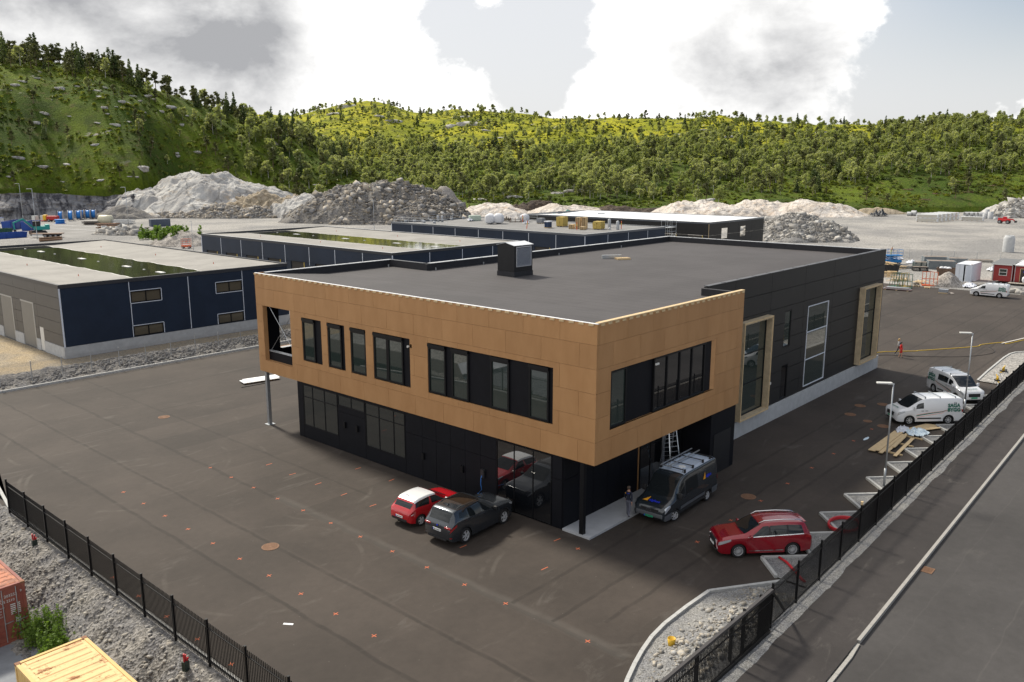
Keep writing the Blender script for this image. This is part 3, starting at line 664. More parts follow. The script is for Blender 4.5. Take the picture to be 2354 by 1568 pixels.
    for j, nm in enumerate(names):
        s = np.where((kind == j) & ~used)[0]
        if not len(s): continue
        P = np.stack([X[s], Y[s], z[s] - .15], 1)
        me = scatter('woods', [q['far'] for q in TREE[nm]], P, np.stack([sc[s] * asp[s], sc[s] * asp[s], sc[s]], 1), rot[s], rng.integers(0, len(TREE[nm]), len(s)), [KIND[nm][0], KIND[nm][1]])
        tag(obj(f'{nm}_woods', me), f'distant mass of {nm} trees covering the far slopes', 'woods', kind='stuff')
grow()
def undergrowth():
    n = 60000; px = rng.uniform(-80, 2430, n); dd = rng.uniform(0, 1, n) ** 1.4 * 480 + 300; aa = (px - CX) / 1958. * dd; z = tz(aa, dd); k = (z > 2.2); aa, dd, z = aa[k], dd[k], z[k]
    cl = fbm(aa * .06, dd * .06, 6, 4); k = cl + rng.uniform(-.12, .12, len(cl)) > .46; aa, dd, z = aa[k], dd[k], z[k]; X, Y = w2(aa, dd)
    pr = []
    for i in range(4):
        V, F = leaves([((rng.uniform(-.3, .3), rng.uniform(-.3, .3), .3), .55) for _ in range(2)], 12, .62, np.random.default_rng(i), .6); pr.append((V, F, np.zeros(len(F), int)))
    s = .45 + 1.3 * rng.random(len(X)) ** 2; me = scatter('undergrowth', pr, np.stack([X, Y, z - .1], 1), s, rng.random(len(X)) * 6.3, rng.integers(0, 4, len(X)), [M_SHRUB])
    tag(obj('undergrowth', me), 'low heather and shrubs covering the hillsides', 'undergrowth', kind='stuff')
undergrowth()
# bare rock showing on the left hillside and the slopes ahead
def hill_rocks():
    mes = []
    for i in range(5):
        V, F, mi = rock_proto(70 + i, 3, (1, .75, .5), .10); V = V * (1 + .35 * np.array([[mnoise.fractal(Vector(q * 1.7) + Vector((i * 3, 0, 0)), 1., 2., 4)] for q in V])); V[:, 2] = np.where(V[:, 2] > .16, .16 + (V[:, 2] - .16) * .45, V[:, 2]); mes.append(np_mesh('hill_rock', V, F, M_ROCK))
    L = [(95, 575, 95), (400, 605, 100), (690, 592, 75), (655, 615, 80), (680, 655, 60), (600, 540, 40), (815, 690, 70), (890, 655, 60), (935, 680, 50), (980, 645, 80), (1030, 675, 45), (700, 725, 55), (780, 728, 30), (720, 770, 40), (1125, 718, 110), (1080, 755, 60), (970, 770, 30), (295, 775, 70), (470, 795, 30), (215, 635, 20), (350, 685, 25), (240, 830, 70), (770, 845, 80), (865, 830, 40), (660, 840, 50), (1215, 845, 60), (1255, 785, 40), (120, 1070, 90), (280, 1130, 90), (460, 1125, 60), (960, 1142, 120), (1180, 1035, 60), (1320, 1042, 70), (1190, 1065, 50), (680, 1235, 60), (920, 1205, 40), (55, 1200, 50), (870, 1190, 40), (420, 1250, 45), (640, 985, 60), (1010, 955, 60), (520, 580, 40), (250, 530, 50), (150, 545, 60), (2120, 1245, 50), (2230, 1170, 30)]
    L2 = [(800, 245, 60), (770, 262, 40), (1070, 255, 70), (1060, 270, 50), (1085, 285, 60), (1040, 290, 40), (870, 268, 30), (905, 280, 45), (1120, 300, 30), (1150, 318, 25), (1890, 306, 45), (1620, 300, 30), (1680, 315, 40), (1560, 310, 25), (1230, 430, 45), (1280, 445, 40), (1180, 455, 50), (1330, 440, 60), (1620, 462, 50), (1110, 460, 40)]
    pts = [(u * .3418, v * .3418, w * .3418) for u, v, w in L] + L2
    for k, (px, py, w) in enumerate(pts):
        p = hit(px, py)
        if p is None: continue
        d = p.x * FH[0] + p.y * FH[1]; s = w * d / 1958. / 2
        sz = 'large' if w > 28 else ('small' if w < 15 else 'middle sized'); lab = f'{sz} bare grey rock on the left hillside ' + ('high up below the dark trees' if py < 240 else 'halfway up the slope' if py < 330 else 'low above the cliff') if px < 700 else (f'{sz} pale bare rock high on the hilltops ahead' if py < 350 else f'{sz} pale bare rock in the grass at the foot of the far slope')
        o = obj('bare_rock', mes[k % 5], None, p - Vector((0, 0, s * .12)), (random.uniform(-.15, .15), random.uniform(-.15, .15), random.uniform(-.4, .4) - PSI), (s, s * .8, s * random.uniform(.7, 1.)))
        tag(o, lab, 'rock', 'bare rocks on the left hillside' if px < 700 else 'bare rocks on the slopes ahead')
hill_rocks()
# brushwood heaps on the cleared slope at the right
for k, (px, py, w) in enumerate(((2085, 437, 26), (2170, 447, 60), (2235, 445, 50), (2290, 430, 46), (2210, 420, 24), (2125, 462, 26))):
    p = hit(px, py)
    if p is None: continue
    s = w * (p.x * FH[0] + p.y * FH[1]) / 1958.; mb = MB(); rr = random.Random(k)
    for j in range(46):
        c = p + Vector(RT.tolist()) * rr.uniform(-s / 2, s / 2) + Vector((0, 0, .1)) + Vector(FH.tolist()) * rr.uniform(-.8, .8); v = Vector((rr.uniform(-1, 1), rr.uniform(-1, 1), rr.uniform(-.1, .5))) * rr.uniform(.6, 1.5)
        mb.tube([c - v * .5, c + v * .5 + Vector((0, 0, .25))], [.07, .03], 4)
    single('brushwood_heap', mb, mat('cut_brush', (.17, .10, .07), .95, var=.3, vs=2), ['small brown brushwood heap highest on the cleared slope', 'long brown brushwood heap on the grassy slope left of centre', 'brown brushwood heap beside the long one on the grassy slope', 'brown brushwood heap farthest right on the grassy slope', 'thin brown brushwood heap near the edge of the woods', 'small brushwood heap lowest on the grassy slope'][k], 'brushwood')

# ---- loose stones on the near gravel
def loose():
    n = 5200; x = rng.uniform(10.1, 13.5, n); y = rng.uniform(15, 56, n); k = rng.random(n) < .35 + .65 * smoothstep(10.2, 11.6, x); x, y = x[k], y[k]
    s = .028 + .10 * rng.random(len(x)) ** 4; z = np.array([bank_z(a, b) for a, b in zip(x, y)]) + .005
    tag(obj('loose_gravel', scatter('loose_gravel', TINY, np.stack([x, y, z], 1), np.stack([s, s * .8, s * .8], 1), rng.random(len(x)) * 6.3, rng.integers(0, 5, len(x)), mat('gravel_stone', (.27, .26, .25), .9, var=.35, vs=2.5, rgb2=(.36, .33, .28)))), 'loose grey stones strewn over the gravel bank by the containers', 'stones', kind='stuff')
    n = 6500; x = rng.uniform(15, 56, n); y = 78.9 + rng.normal(0, 1.0, n); s = .03 + .16 * rng.random(n) ** 4
    zz = .75 * np.exp(-((y - 79.6) / 1.5) ** 2) * .95 - .02
    k = (y > 77.5) & (y < 82.5); tag(obj('loose_rubble', scatter('loose_rubble', TINY, np.stack([x, y, zz], 1)[k], s[k], rng.random(k.sum()) * 6.3, rng.integers(0, 5, k.sum()), mat('rubble_stone', (.13, .13, .135), .9, var=.4, vs=1.5, rgb2=(.20, .19, .18)))), 'loose stones on the bank below the first dark hall', 'stones', kind='stuff')
loose()
# ============================================================ buildings
def copper_mat():
    m = bpy.data.materials.new('copper_panel'); m.use_nodes = True; g = G(m.node_tree); b = m.node_tree.nodes['Principled BSDF']
    p = g.n('ShaderNodeNewGeometry').outputs['Position']
    rn = g.n('ShaderNodeObjectInfo').outputs['Random']
    c = g.mix(g.ramp(g.noise(g.vm('MULTIPLY', p, (1, 1, .35)), 1.1, 5, .6), .3, .7), (.40, .21, .084), (.45, .245, .104))
    c = g.mix(1., c, g.m('ADD', .95, g.m('MULTIPLY', rn, .1)), 'MULTIPLY'); g.set(b.inputs['Base Color'], c)
    b.inputs['Metallic'].default_value = .15; b.inputs['Roughness'].default_value = .55; return m
M_COP = copper_mat()
M_COPL = mat('copper_reveal', (.46, .25, .11), .55, .1, var=.08, vs=1)
M_BLK = mat('black_cladding', (.0055, .006, .009), .6, var=.25, vs=.8, spec=.18)
M_FRM = mat('black_frame', (.006, .0065, .008), .45, spec=.25)
M_FELT = None
def glass_mat(name, rgb, rough=.02, ior=1.6):
    m = bpy.data.materials.new(name); m.use_nodes = True; b = m.node_tree.nodes['Principled BSDF']
    b.inputs['Base Color'].default_value = tuple(rgb) + (1,); b.inputs['Roughness'].default_value = rough; b.inputs['Specular IOR Level'].default_value = .5; b.inputs['IOR'].default_value = ior
    return m
M_GLS = glass_mat('window_glass', (.022, .027, .027), .02, 2.0); M_GLS2 = glass_mat('dark_glass', (.006, .007, .009), .015, 2.4); M_GLSG = glass_mat('greenish_glass', (.03, .042, .038), .02, 2.0)
def felt_mat(name, base, pitch, lines=True, axis=0):
    m = bpy.data.materials.new(name); m.use_nodes = True; g = G(m.node_tree); b = m.node_tree.nodes['Principled BSDF']
    p = g.n('ShaderNodeNewGeometry').outputs['Position']; x, y, z = g.sep(p)
    c = g.mix(g.ramp(g.noise(p, .25, 6, .65), .35, .65), base, tuple(q * 1.25 for q in base))
    c = g.mix(1., c, g.ramp(g.noise(p, 24., 3, .7), .2, .8, .8, 1.2, False), 'MULTIPLY')
    a = x if axis == 0 else y
    w = g.m('ADD', a, g.m('MULTIPLY', g.m('SUBTRACT', g.noise(p, .8, 3), .5), .08))
    fr = g.m('ABSOLUTE', g.m('SUBTRACT', g.m('FRACT', g.m('DIVIDE', w, pitch)), .5)); ln = g.ramp(fr, .455, .49)
    c = g.mix(g.m('MULTIPLY', ln, .6), c, tuple(q * .5 for q in base))
    o = y if axis == 0 else x
    fr2 = g.m('ABSOLUTE', g.m('SUBTRACT', g.m('FRACT', g.m('DIVIDE', g.m('ADD', o, g.m('MULTIPLY', g.m('FLOOR', g.m('DIVIDE', w, pitch)), 2.7)), 7.5)), .5))
    c = g.mix(g.m('MULTIPLY', g.ramp(fr2, .49, .499), .35), c, tuple(q * .5 for q in base))
    g.set(b.inputs['Base Color'], c); b.inputs['Roughness'].default_value = .8; b.inputs['Specular IOR Level'].default_value = .35
    bn = g.n('ShaderNodeBump'); bn.inputs['Strength'].default_value = .3; bn.inputs['Distance'].default_value = .015; g.set(bn.inputs['Height'], g.m('ADD', g.noise(p, 40., 3, .7), ln)); g.set(b.inputs['Normal'], bn.outputs[0])
    return m
M_FELT = felt_mat('roof_felt_dark', (.052, .048, .050), 1.0)
M_FELTG = felt_mat('roof_felt_pale', (.225, .215, .20), 1.0, axis=1)
M_WHITE = mat('white_membrane', (.75, .76, .78), .6, var=.05, vs=.5)
M_ROOF3 = felt_mat('roof_felt_grey', (.17, .167, .165), 1.0, axis=1)
M_UPST = mat('black_upstand', (.022, .022, .026), .75, var=.3, vs=1.5)
M_COPE = mat('metal_coping', (.45, .46, .48), .45, .2, var=.08, vs=2); M_COPD = mat('dark_coping', (.05, .052, .06), .4, .3)
M_WOOD = mat('pale_timber', (.56, .42, .24), .75, var=.16, vs=2.5, bump=.2, bs=12); M_WOODG = mat('weathered_plywood', (.42, .34, .235), .8, var=.2, vs=1.6, rgb2=(.48, .39, .26))
M_HALL = None
def ribbed_mat(name, base, pitch=.11, horiz=True):
    m = bpy.data.materials.new(name); m.use_nodes = True; g = G(m.node_tree); b = m.node_tree.nodes['Principled BSDF']
    p = g.n('ShaderNodeNewGeometry').outputs['Position']; x, y, z = g.sep(p)
    c = g.mix(g.ramp(g.noise(p, .35, 5, .6), .35, .65), base, tuple(q * 1.2 for q in base)); g.set(b.inputs['Base Color'], c); b.inputs['Roughness'].default_value = .5; b.inputs['Specular IOR Level'].default_value = .25
    bn = g.n('ShaderNodeBump'); bn.inputs['Strength'].default_value = .5; bn.inputs['Distance'].default_value = .012
    g.set(bn.inputs['Height'], g.m('SINE', g.m('MULTIPLY', z, 2 * math.pi / pitch))); g.set(b.inputs['Normal'], bn.outputs[0]); return m
M_NAVY = ribbed_mat('navy_ribbed_cladding', (.015, .024, .044)); M_GREYP = mat('grey_metal_panel', (.085, .085, .088), .45, .2, var=.1, vs=.6)
M_ANTH = mat('anthracite_panel', (.022, .0215, .022), .5, .1, var=.12, vs=.5, spec=.3)
M_TAPE = mat('white_sealing_tape', (.62, .66, .74), .6); M_DOORW = mat('white_door', (.62, .62, .6), .5); M_DOORG = mat('grey_door', (.19, .185, .175), .5, var=.06, vs=1)
M_STEEL = mat('galvanised_steel', (.42, .44, .46), .4, .7, var=.1, vs=3); M_ALU = mat('aluminium', (.6, .62, .64), .35, .9)
M_GAP = mat('joint_gap', (.02, .018, .016), .9)

def rect_minus(r, holes):
    out = [r]
    for (a0, a1, b0, b1) in holes:
        nx = []
        for (x0, x1, y0, y1) in out:
            if a0 >= x1 or a1 <= x0 or b0 >= y1 or b1 <= y0: nx.append((x0, x1, y0, y1)); continue
            if x0 < a0: nx.append((x0, a0, y0, y1))
            if a1 < x1: nx.append((a1, x1, y0, y1))
            c0, c1 = max(x0, a0), min(x1, a1)
            if y0 < b0: nx.append((c0, c1, y0, b0))
            if b1 < y1: nx.append((c0, c1, b1, y1))
        out = nx
    return [q for q in out if q[1] - q[0] > .02 and q[3] - q[2] > .02]
def panels(parent, name, m, face, at, thick, rows, joints, holes, gap=.012):
    """cladding of single panels. face: 'x' (plane x=at, across y) or 'y' (plane y=at, across x); rows: z joints; joints(k): cross joints of row k"""
    for k in range(len(rows) - 1):
        js = joints(k)
        for j in range(len(js) - 1):
            rs = rect_minus((js[j], js[j + 1], rows[k], rows[k + 1]), holes); grp = list(range(len(rs))); e = gap / 2
            for i in range(len(rs)):                       # pieces that touch stay one panel
                for q in range(i):
                    A, Bq = rs[i], rs[q]
                    if A[0] <= Bq[1] and Bq[0] <= A[1] and A[2] <= Bq[3] and Bq[2] <= A[3] and grp[i] != grp[q]: grp = [grp[q] if v == grp[i] else v for v in grp]
            for gid in set(grp):
                mb = MB()
                for (a0, a1, z0, z1), gi in zip(rs, grp):
                    if gi != gid: continue
                    A0 = a0 + (e if a0 == js[j] else 0); A1 = a1 - (e if a1 == js[j + 1] else 0); Z0 = z0 + (e if z0 == rows[k] else 0); Z1 = z1 - (e if z1 == rows[k + 1] else 0)
                    if face == 'x': mb.box(at, at + thick, A0, A1, Z0, Z1)
                    else: mb.box(A0, A1, at, at + thick, Z0, Z1)
                part(name, mb, m, parent)
def window(parent, face, at, a0, a1, z0, z1, cols=(), rows=(), fw=.07, depth=.10, glass=None, frame=None, out=-1):
    """window with its own frame and panes; at = outer plane of the frame, glazing set back"""
    fr = MB(); frame = frame or M_FRM
    def bx(mb, p0, p1, q0, q1, d0, d1):
        if face == 'x': mb.box(at + d0, at + d1, p0, p1, q0, q1)
        else: mb.box(p0, p1, at + d0, at + d1, q0, q1)
    bx(fr, a0, a1, z0, z0 + fw, 0, depth); bx(fr, a0, a1, z1 - fw, z1, 0, depth); bx(fr, a0, a0 + fw, z0 + fw, z1 - fw, 0, depth); bx(fr, a1 - fw, a1, z0 + fw, z1 - fw, 0, depth)
    for c in cols: bx(fr, c - fw / 2, c + fw / 2, z0 + fw, z1 - fw, .004, depth)
    for r in rows: bx(fr, a0 + fw, a1 - fw, r - fw / 2, r + fw / 2, .008, depth)
    w = part('window', fr, frame, parent)
    A = [a0 + fw] + [q for c in cols for q in (c - fw / 2, c + fw / 2)] + [a1 - fw]; Zs = [z0 + fw] + [q for r in rows for q in (r - fw / 2, r + fw / 2)] + [z1 - fw]
    for i in range(0, len(A), 2):
        for j in range(0, len(Zs), 2):
            mb = MB(); bx(mb, A[i], A[i + 1], Zs[j], Zs[j + 1], depth * .55, depth * .75); part('pane', mb, glass or M_GLS, w)
    return w

def main_building():
    B = thing('office_building', 'two storey office and warehouse with copper coloured upper floor and black lower walls', 'building')
    XF, YR, YL, Z0, Z1 = 31.8, 23.0, 53.0, 4.0, 11.1
    c = MB(); c.box(31.93, 46.75, 25.06, 48.55, 0, Z0); c.box(43.7, 46.75, 23.1, 25.055, 0, 3.95); part('ground_floor_wall', c, M_BLK, B)
    c = MB(); c.box(XF + .14, 46.75, YR + .14, 48.55, Z0 + .02, 10.4); c.box(XF + .14, 43.9, 48.56, YL - .14, Z0 + .02, 4.8); c.box(XF + .14, 43.9, 48.56, YL - .14, 9.0, 10.4)
    c.box(33.5, 43.9, 52.6, YL - .14, 4.81, 5.45); c.box(XF + .14, 33.3, 52.55, YL - .14, 4.81, 8.99); c.box(36.8, 43.9, 52.55, YL - .14, 5.46, 8.99); c.box(43.6, 43.9, 48.57, 52.54, 4.81, 8.99)
    part('upper_floor_wall', c, M_BLK, B)
    c = MB(); c.box(46.76, 79.7, 25.58, 48.45, 1.0, 10.4); part('warehouse_wall', c, M_BLK, B)
    c = MB(); c.box(46.78, 79.85, 25.36, 25.57, 0, 1.2); c.box(79.72, 79.85, 25.58, 48.5, 0, 1.2); part('plinth', c, M_CONC, B)
    # --- copper panels
    rows = [4.0, 5.18, 6.39, 7.64, 8.87, 10.07, 11.1]
    WY = [(48.8, 52.22, 4.86, 8.87), (45.27, 47.5, 5.58, 8.58), (42.78, 44.66, 5.58, 8.58), (40.64, 42.24, 5.58, 8.58), (36.51, 39.97, 5.58, 8.58), (25.66, 35.02, 5.58, 8.58)]
    def jf(k): 
        o = 25.27 if k % 2 else 24.06
        return [YR] + [q for q in (o + 2.42 * i for i in range(-1, 13)) if YR + .1 < q < YL - .1] + [YL]
    panels(B, 'copper_panel', M_COP, 'x', XF, .1, rows, jf, WY)
    WX = [(33.0, 43.62, 5.58, 8.62)]
    def jr(k):
        o = 32.02 if k % 2 else 33.19
        return [XF + .102] + [q for q in (o + 2.36 * i for i in range(0, 8)) if XF + .1 < q < 46.8] + [46.9]
    panels(B, 'copper_panel', M_COP, 'y', YR, .1, rows, jr, WX)
    panels(B, 'copper_panel', M_COP, 'y', YL - .1, .1, rows, lambda k: [XF + .102, 34.9, 37.9, 40.9, 43.9], [(33.4, 36.8, 5.5, 8.87)])
    c = MB(); c.box(XF + .11, 46.75, YR + .11, YL - .11, Z0 - .03, Z0 + .015); part('soffit', c, M_BLK, B)
    # reveals of the openings
    c = MB()
    for (a0, a1, z0, z1) in WY:
        dp = .34 if a0 == 48.8 else .13
        c.box(XF + .003, XF + dp, a0 - .001, a0 + .02, z0, z1); c.box(XF + .003, XF + dp, a1 - .02, a1 + .001, z0, z1); c.box(XF + .003, XF + dp, a0 + .02, a1 - .02, z1 - .02, z1)
    c.box(XF + .003, XF + .34, 48.82, 52.2, 4.84, 4.87)
    part('reveal', c, M_COPL, B)
    c = MB(); c.box(33.02, 43.6, YR + .003, YR + .9, 5.56, 5.58); c.add([(43.6, YR + .003, 5.58), (42.45, YR + .6, 5.58), (42.45, YR + .6, 8.62), (43.6, YR + .003, 8.62)], [(0, 1, 2, 3)]); c.box(33.0, 43.6, YR + .003, YR + .13, 8.6, 8.62); c.box(33.0, 33.02, YR + .003, YR + .13, 5.58, 8.6)
    part('reveal', c, M_COPL, B)
    # --- windows of the copper front: glazing, black infill boards, blind boxes
    def win(a0, a1, panes):
        inf = MB(); prev = a0 + .02
        for p0, p1 in sorted(panes) + [(a1 - .02, None)]:
            if p0 - prev > .03: inf.box(XF + .105, XF + .13, prev, p0, 5.6, 8.56)
            prev = p1
        part('infill_board', inf, M_BLK, B)
        for p0, p1 in panes:
            w = window(B, 'x', XF + .02, p0, p1, 5.62, 8.34, fw=.11, depth=.11, glass=M_GLSG)
            bb = MB(); bb.box(XF - .05, XF + .08, p0, p1, 8.345, 8.52); part('blind_box', bb, M_FRM, w)
    win(45.27, 47.5, [(46.1, 47.45)]); win(42.78, 44.66, [(43.2, 44.6)]); win(40.64, 42.24, [(40.7, 42.2)]); win(36.51, 39.97, [(37.2, 38.6), (38.62, 39.92)])
    win(25.66, 35.02, [(33.55, 34.97), (31.72, 33.05), (28.7, 30.05), (25.98, 27.32)])
    inf = MB(); inf.box(34.45, 37.0, YR + .15, YR + .18, 5.6, 8.6); part('infill_board', inf, M_BLK, B)
    window(B, 'y', YR + .02, 33.03, 34.45, 5.62, 8.58, fw=.1, depth=.12, glass=M_GLSG); window(B, 'y', YR + .02, 37.0, 42.44, 5.62, 8.58, cols=(38.34, 39.66, 40.98), fw=.1, depth=.12, glass=M_GLS2)
    bb = MB(); bb.box(37.0, 42.46, YR - .02, YR + .015, 8.5, 8.6); part('blind_box', bb, M_FRM, B)
    # open terrace at the left end: bracing rods, sill with metal coping
    br = MB(); br.cyl((XF + .45, 48.85, 8.85), (XF + .45, 52.15, 5.5), .022, n=6); br.cyl((XF + .45, 52.15, 8.85), (XF + .45, 48.85, 5.5), .022, n=6); part('bracing', br, M_ALU, B)
    br = MB(); br.box(XF + .36, XF + .62, 48.6, 52.5, 4.82, 5.5); part('terrace_parapet', br, M_BLK, B); br = MB(); br.box(XF + .33, XF + .66, 48.6, 52.5, 5.505, 5.53); br.box(33.4, 36.8, 52.5, 52.9, 5.452, 5.49); part('coping', br, M_COPE, B)
    # --- ground floor glazing
    G0 = 31.865
    window(B, 'x', G0, 43.97, 47.85, .95, 3.85, cols=(45.4, 46.75), rows=(3.0,), fw=.06, depth=.06, glass=M_GLS)
    window(B, 'x', G0, 41.12, 43.9, 3.1, 3.85, cols=(42.5,), fw=.06, depth=.06, glass=M_GLS)
    window(B, 'x', G0, 37.25, 41.06, .95, 3.85, cols=(38.3, 39.7), rows=(3.06,), fw=.06, depth=.06, glass=M_GLS)
    window(B, 'x', G0, 25.77, 29.66, .06, 3.9, cols=(27.05, 28.38), fw=.05, depth=.06, glass=M_GLS2)
    panels(B, 'black_panel', M_BLK, 'x', 31.885, .04, [0.02, 2.7, 3.97], lambda k: [25.08, 25.75, 29.7, 30.9, 32.1, 33.3, 34.5, 35.7, 37.2, 41.1, 43.94, 47.9, 48.5], [(25.77, 29.66, 0, 3.92), (37.25, 41.06, .95, 3.85), (41.12, 43.9, 3.1, 3.85), (43.97, 47.85, .95, 3.85)], .02)
    panels(B, 'black_panel', M_BLK, 'y', 25.02, .04, [0.02, 2.7, 3.95], lambda k: [31.95, 33.2, 34.5, 35.8, 37.1, 38.8], [], .02)
    for y in (43.2, 41.9, 35.6, 32.3): 
        w = MB(); w.box(31.76, 31.875, y - .1, y + .1, 1.7 if y > 40 else 1.35, 2.1 if y > 40 else 1.75); part('wall_lamp', w, M_FRM, B)
    w = MB(); w.box(31.8, 31.875, 36.35, 36.5, 8.03, 8.25); w.cyl((31.7, 36.62, 8.1), (31.79, 36.62, 8.1), .07, n=8); part('camera', w, M_DOORW, B)
    w = MB(); w.box(37.0, 37.3, YR - .1, YR - .02, 8.2, 8.3); part('camera', w, M_DOORW, B)
    # entrance recess on the right side
    w = MB(); w.box(38.82, 38.9, 25.0, 25.055, .02, 3.97); part('copper_edge', w, M_COP, B)
    window(B, 'y', 24.99, 39.0, 41.3, .05, 3.9, cols=(40.1,), rows=(2.6,), fw=.06, depth=.06, glass=M_GLS2); window(B, 'y', 24.99, 41.7, 43.6, .05, 3.9, cols=(42.6,), rows=(2.6,), fw=.06, depth=.06, glass=M_GLS2)
    w = MB(); w.box(41.35, 41.62, 24.97, 25.05, .02, 3.95); part('door_post', w, mat('grey_post', (.2, .2, .21), .6), B)
    w = MB(); w.box(44.1, 46.2, 23.07, 23.095, .02, 2.6); part('service_door', w, mat('deep_black', (.006, .006, .008), .6), B)
    w = MB(); w.box(31.9, 32.14, 23.72, 23.96, .12, Z0 - .03); part('column', w, M_FRM, B)
    w = MB(); w.box(31.86, 32.1, 52.3, 52.54, 0.03, Z0 - .03); w.box(31.7, 32.26, 52.14, 52.7, 0.003, .03); part('column', w, M_STEEL, B)
    w = MB(); w.box(31.85, 43.68, 23.25, 25.0, 0.002, .12); part('entrance_slab', w, mat('slab_concrete', (.38, .39, .41), .8, var=.12, vs=.8), B)
    # --- warehouse wall panels
    wj = [46.92, 50.6, 56.1, 61.95, 67.65, 73.4, 79.75]; wr = [1.2, 2.4, 3.6, 4.8, 6.0, 7.2, 8.42, 9.76, 11.1]
    H = [(51.3, 55.7, 1.3, 8.2), (58.6, 59.8, 5.3, 8.05), (58.6, 59.75, 1.3, 3.95), (62.8, 66.9, 1.45, 7.93), (73.8, 78.06, 1.35, 8.2)]
    panels(B, 'wall_panel', M_ANTH, 'y', 25.46, .1, wr, lambda k: wj, H, .03)
    for (a0, a1, z0, z1) in (H[0], H[4]):
        t = MB(); d0, d1, w_ = 25.0, 25.56, .16
        t.box(a0, a1, d0, d1, z1 - w_, z1); t.box(a0, a1, d0, d1, z0, z0 + w_); t.box(a0, a0 + w_, d0, d1, z0 + w_, z1 - w_); t.box(a1 - w_, a1, d0, d1, z0 + w_, z1 - w_); part('timber_surround', t, M_WOODG, B)
        t = MB(); e = .03; t.box(a0 - .002, a1 + .002, d0 - e, d0 - .002, z1 - .09, z1 + .002); t.box(a0 - .002, a1 + .002, d0 - e, d0 - .002, z0 - .002, z0 + .09); t.box(a0 - .002, a0 + .09, d0 - e, d0 - .002, z0 + .09, z1 - .09); t.box(a1 - .09, a1 + .002, d0 - e, d0 - .002, z0 + .09, z1 - .09); part('timber_edge', t, M_WOOD, B)
        window(B, 'y', 25.42, a0 + w_ + .01, a1 - w_ - .01, z0 + w_ + .01, z1 - w_ - .01, rows=(z0 + 2.4, z0 + 4.5), fw=.06, depth=.1, glass=M_GLSG)
    window(B, 'y', 25.43, 62.82, 66.88, 1.47, 7.91, rows=(3.63, 5.84), fw=.06, depth=.1, glass=M_GLSG, frame=M_TAPE)
    window(B, 'y', 25.47, 58.62, 59.78, 5.32, 8.03, fw=.06, depth=.1, glass=M_GLSG); window(B, 'y', 25.47, 58.62, 59.73, 1.32, 3.93, fw=.06, depth=.1, glass=M_GLS2)
    w = MB(); w.cyl((56.75, 25.4, 2.95), (56.75, 25.47, 2.95), .11, n=10); part('alarm_bell', w, M_DOORW, B)
    # --- roof
    R = MB()
    def rz(x): return 11.02 - .47 * min(1, max(0, (x - 32.6) / 5.0))
    xs = [31.92, 32.6, 34, 36, 37.6, 43.95]
    for a, b in zip(xs, xs[1:]): R.add([(a, YR + .11, rz(a)), (b, YR + .11, rz(b)), (b, YL - .3, rz(b)), (a, YL - .3, rz(a))], [(0, 1, 2, 3)])
    R.add([(43.95, YR + .11, 10.55), (46.6, YR + .11, 10.55), (46.6, 48.2, 10.55), (43.95, 48.2, 10.55)], [(0, 1, 2, 3)]); R.add([(46.6, 25.8, 10.55), (79.4, 25.8, 10.55), (79.4, 48.2, 10.55), (46.6, 48.2, 10.55)], [(0, 1, 2, 3)])
    part('roof', R, M_FELT, B)
    u = MB(); u.box(32.4, 44.2, YL - .31, YL - .115, 10.4, 11.06); u.box(43.93, 44.2, 48.2, YL - .32, 10.4, 11.06); u.box(44.21, 79.7, 48.19, 48.45, 10.4, 11.06); u.box(79.42, 79.71, 25.8, 48.18, 10.4, 11.06); u.box(46.95, 79.7, 25.565, 25.79, 10.4, 11.06); u.box(46.62, 46.94, YR + .11, 25.79, 10.4, 11.0)
    part('parapet', u, M_UPST, B)
    def coping(a, b, w, m, n):
        a, b = Vector(a), Vector(b)
        for i in range(n):
            p, q = a.lerp(b, i / n + .002), a.lerp(b, (i + 1) / n - .002); mb = MB(); mb.beam(p, q, w, .04); part('coping', mb, m, B)
    coping((44.2, 48.32, 11.09), (79.8, 48.32, 11.09), .4, M_COPE, 12); coping((79.58, 25.7, 11.09), (79.58, 48.1, 11.09), .4, M_COPE, 8); coping((32.5, YL - .2, 11.09), (44.2, YL - .2, 11.09), .34, M_COPE, 8); coping((44.07, 48.55, 11.085), (44.07, 52.6, 11.085), .34, M_COPD, 2); coping((46.9, 25.63, 11.125), (79.8, 25.63, 11.125), .36, M_COPD, 15)
    e = MB(); e.box(XF - .01, XF + .13, YR, YL, 11.103, 11.125); part('edge_membrane', e, M_WHITE, B)
    e = MB(); e.box(XF + .14, 46.9, YR - .02, YR + .24, 11.103, 11.16); part('edge_board', e, M_WOOD, B)
    mb = MB(); mb.box(-.05, .0, -.15, .15, -.05, .05); bt = mb.mesh(M_WOOD); mb = MB(); mb.box(-.15, .15, -.05, 0., -.05, .05); bt2 = mb.mesh(M_WOOD)
    for i in range(50): obj('batten', bt, B, (XF - .002, YR + .35 + i * .602, 11.045))
    for i in range(25): obj('batten', bt2, B, (XF + .4 + i * .602, YR - .002, 11.045))
    for x, y in ((44.6, 47.9), (50, 47.9), (60, 47.9), (70, 47.9), (43.5, 52.3)): 
        mb = MB(); mb.cyl((x, y, 10.55), (x, y, 10.75), .05, n=8); part('overflow_pipe', mb, M_STEEL, B)
    # ventilation unit
    V = thing('ventilation_unit', 'black rooftop ventilation box with grey louvre and sloped metal lid', 'ventilation unit', (46.5, 41.3, 10.55))
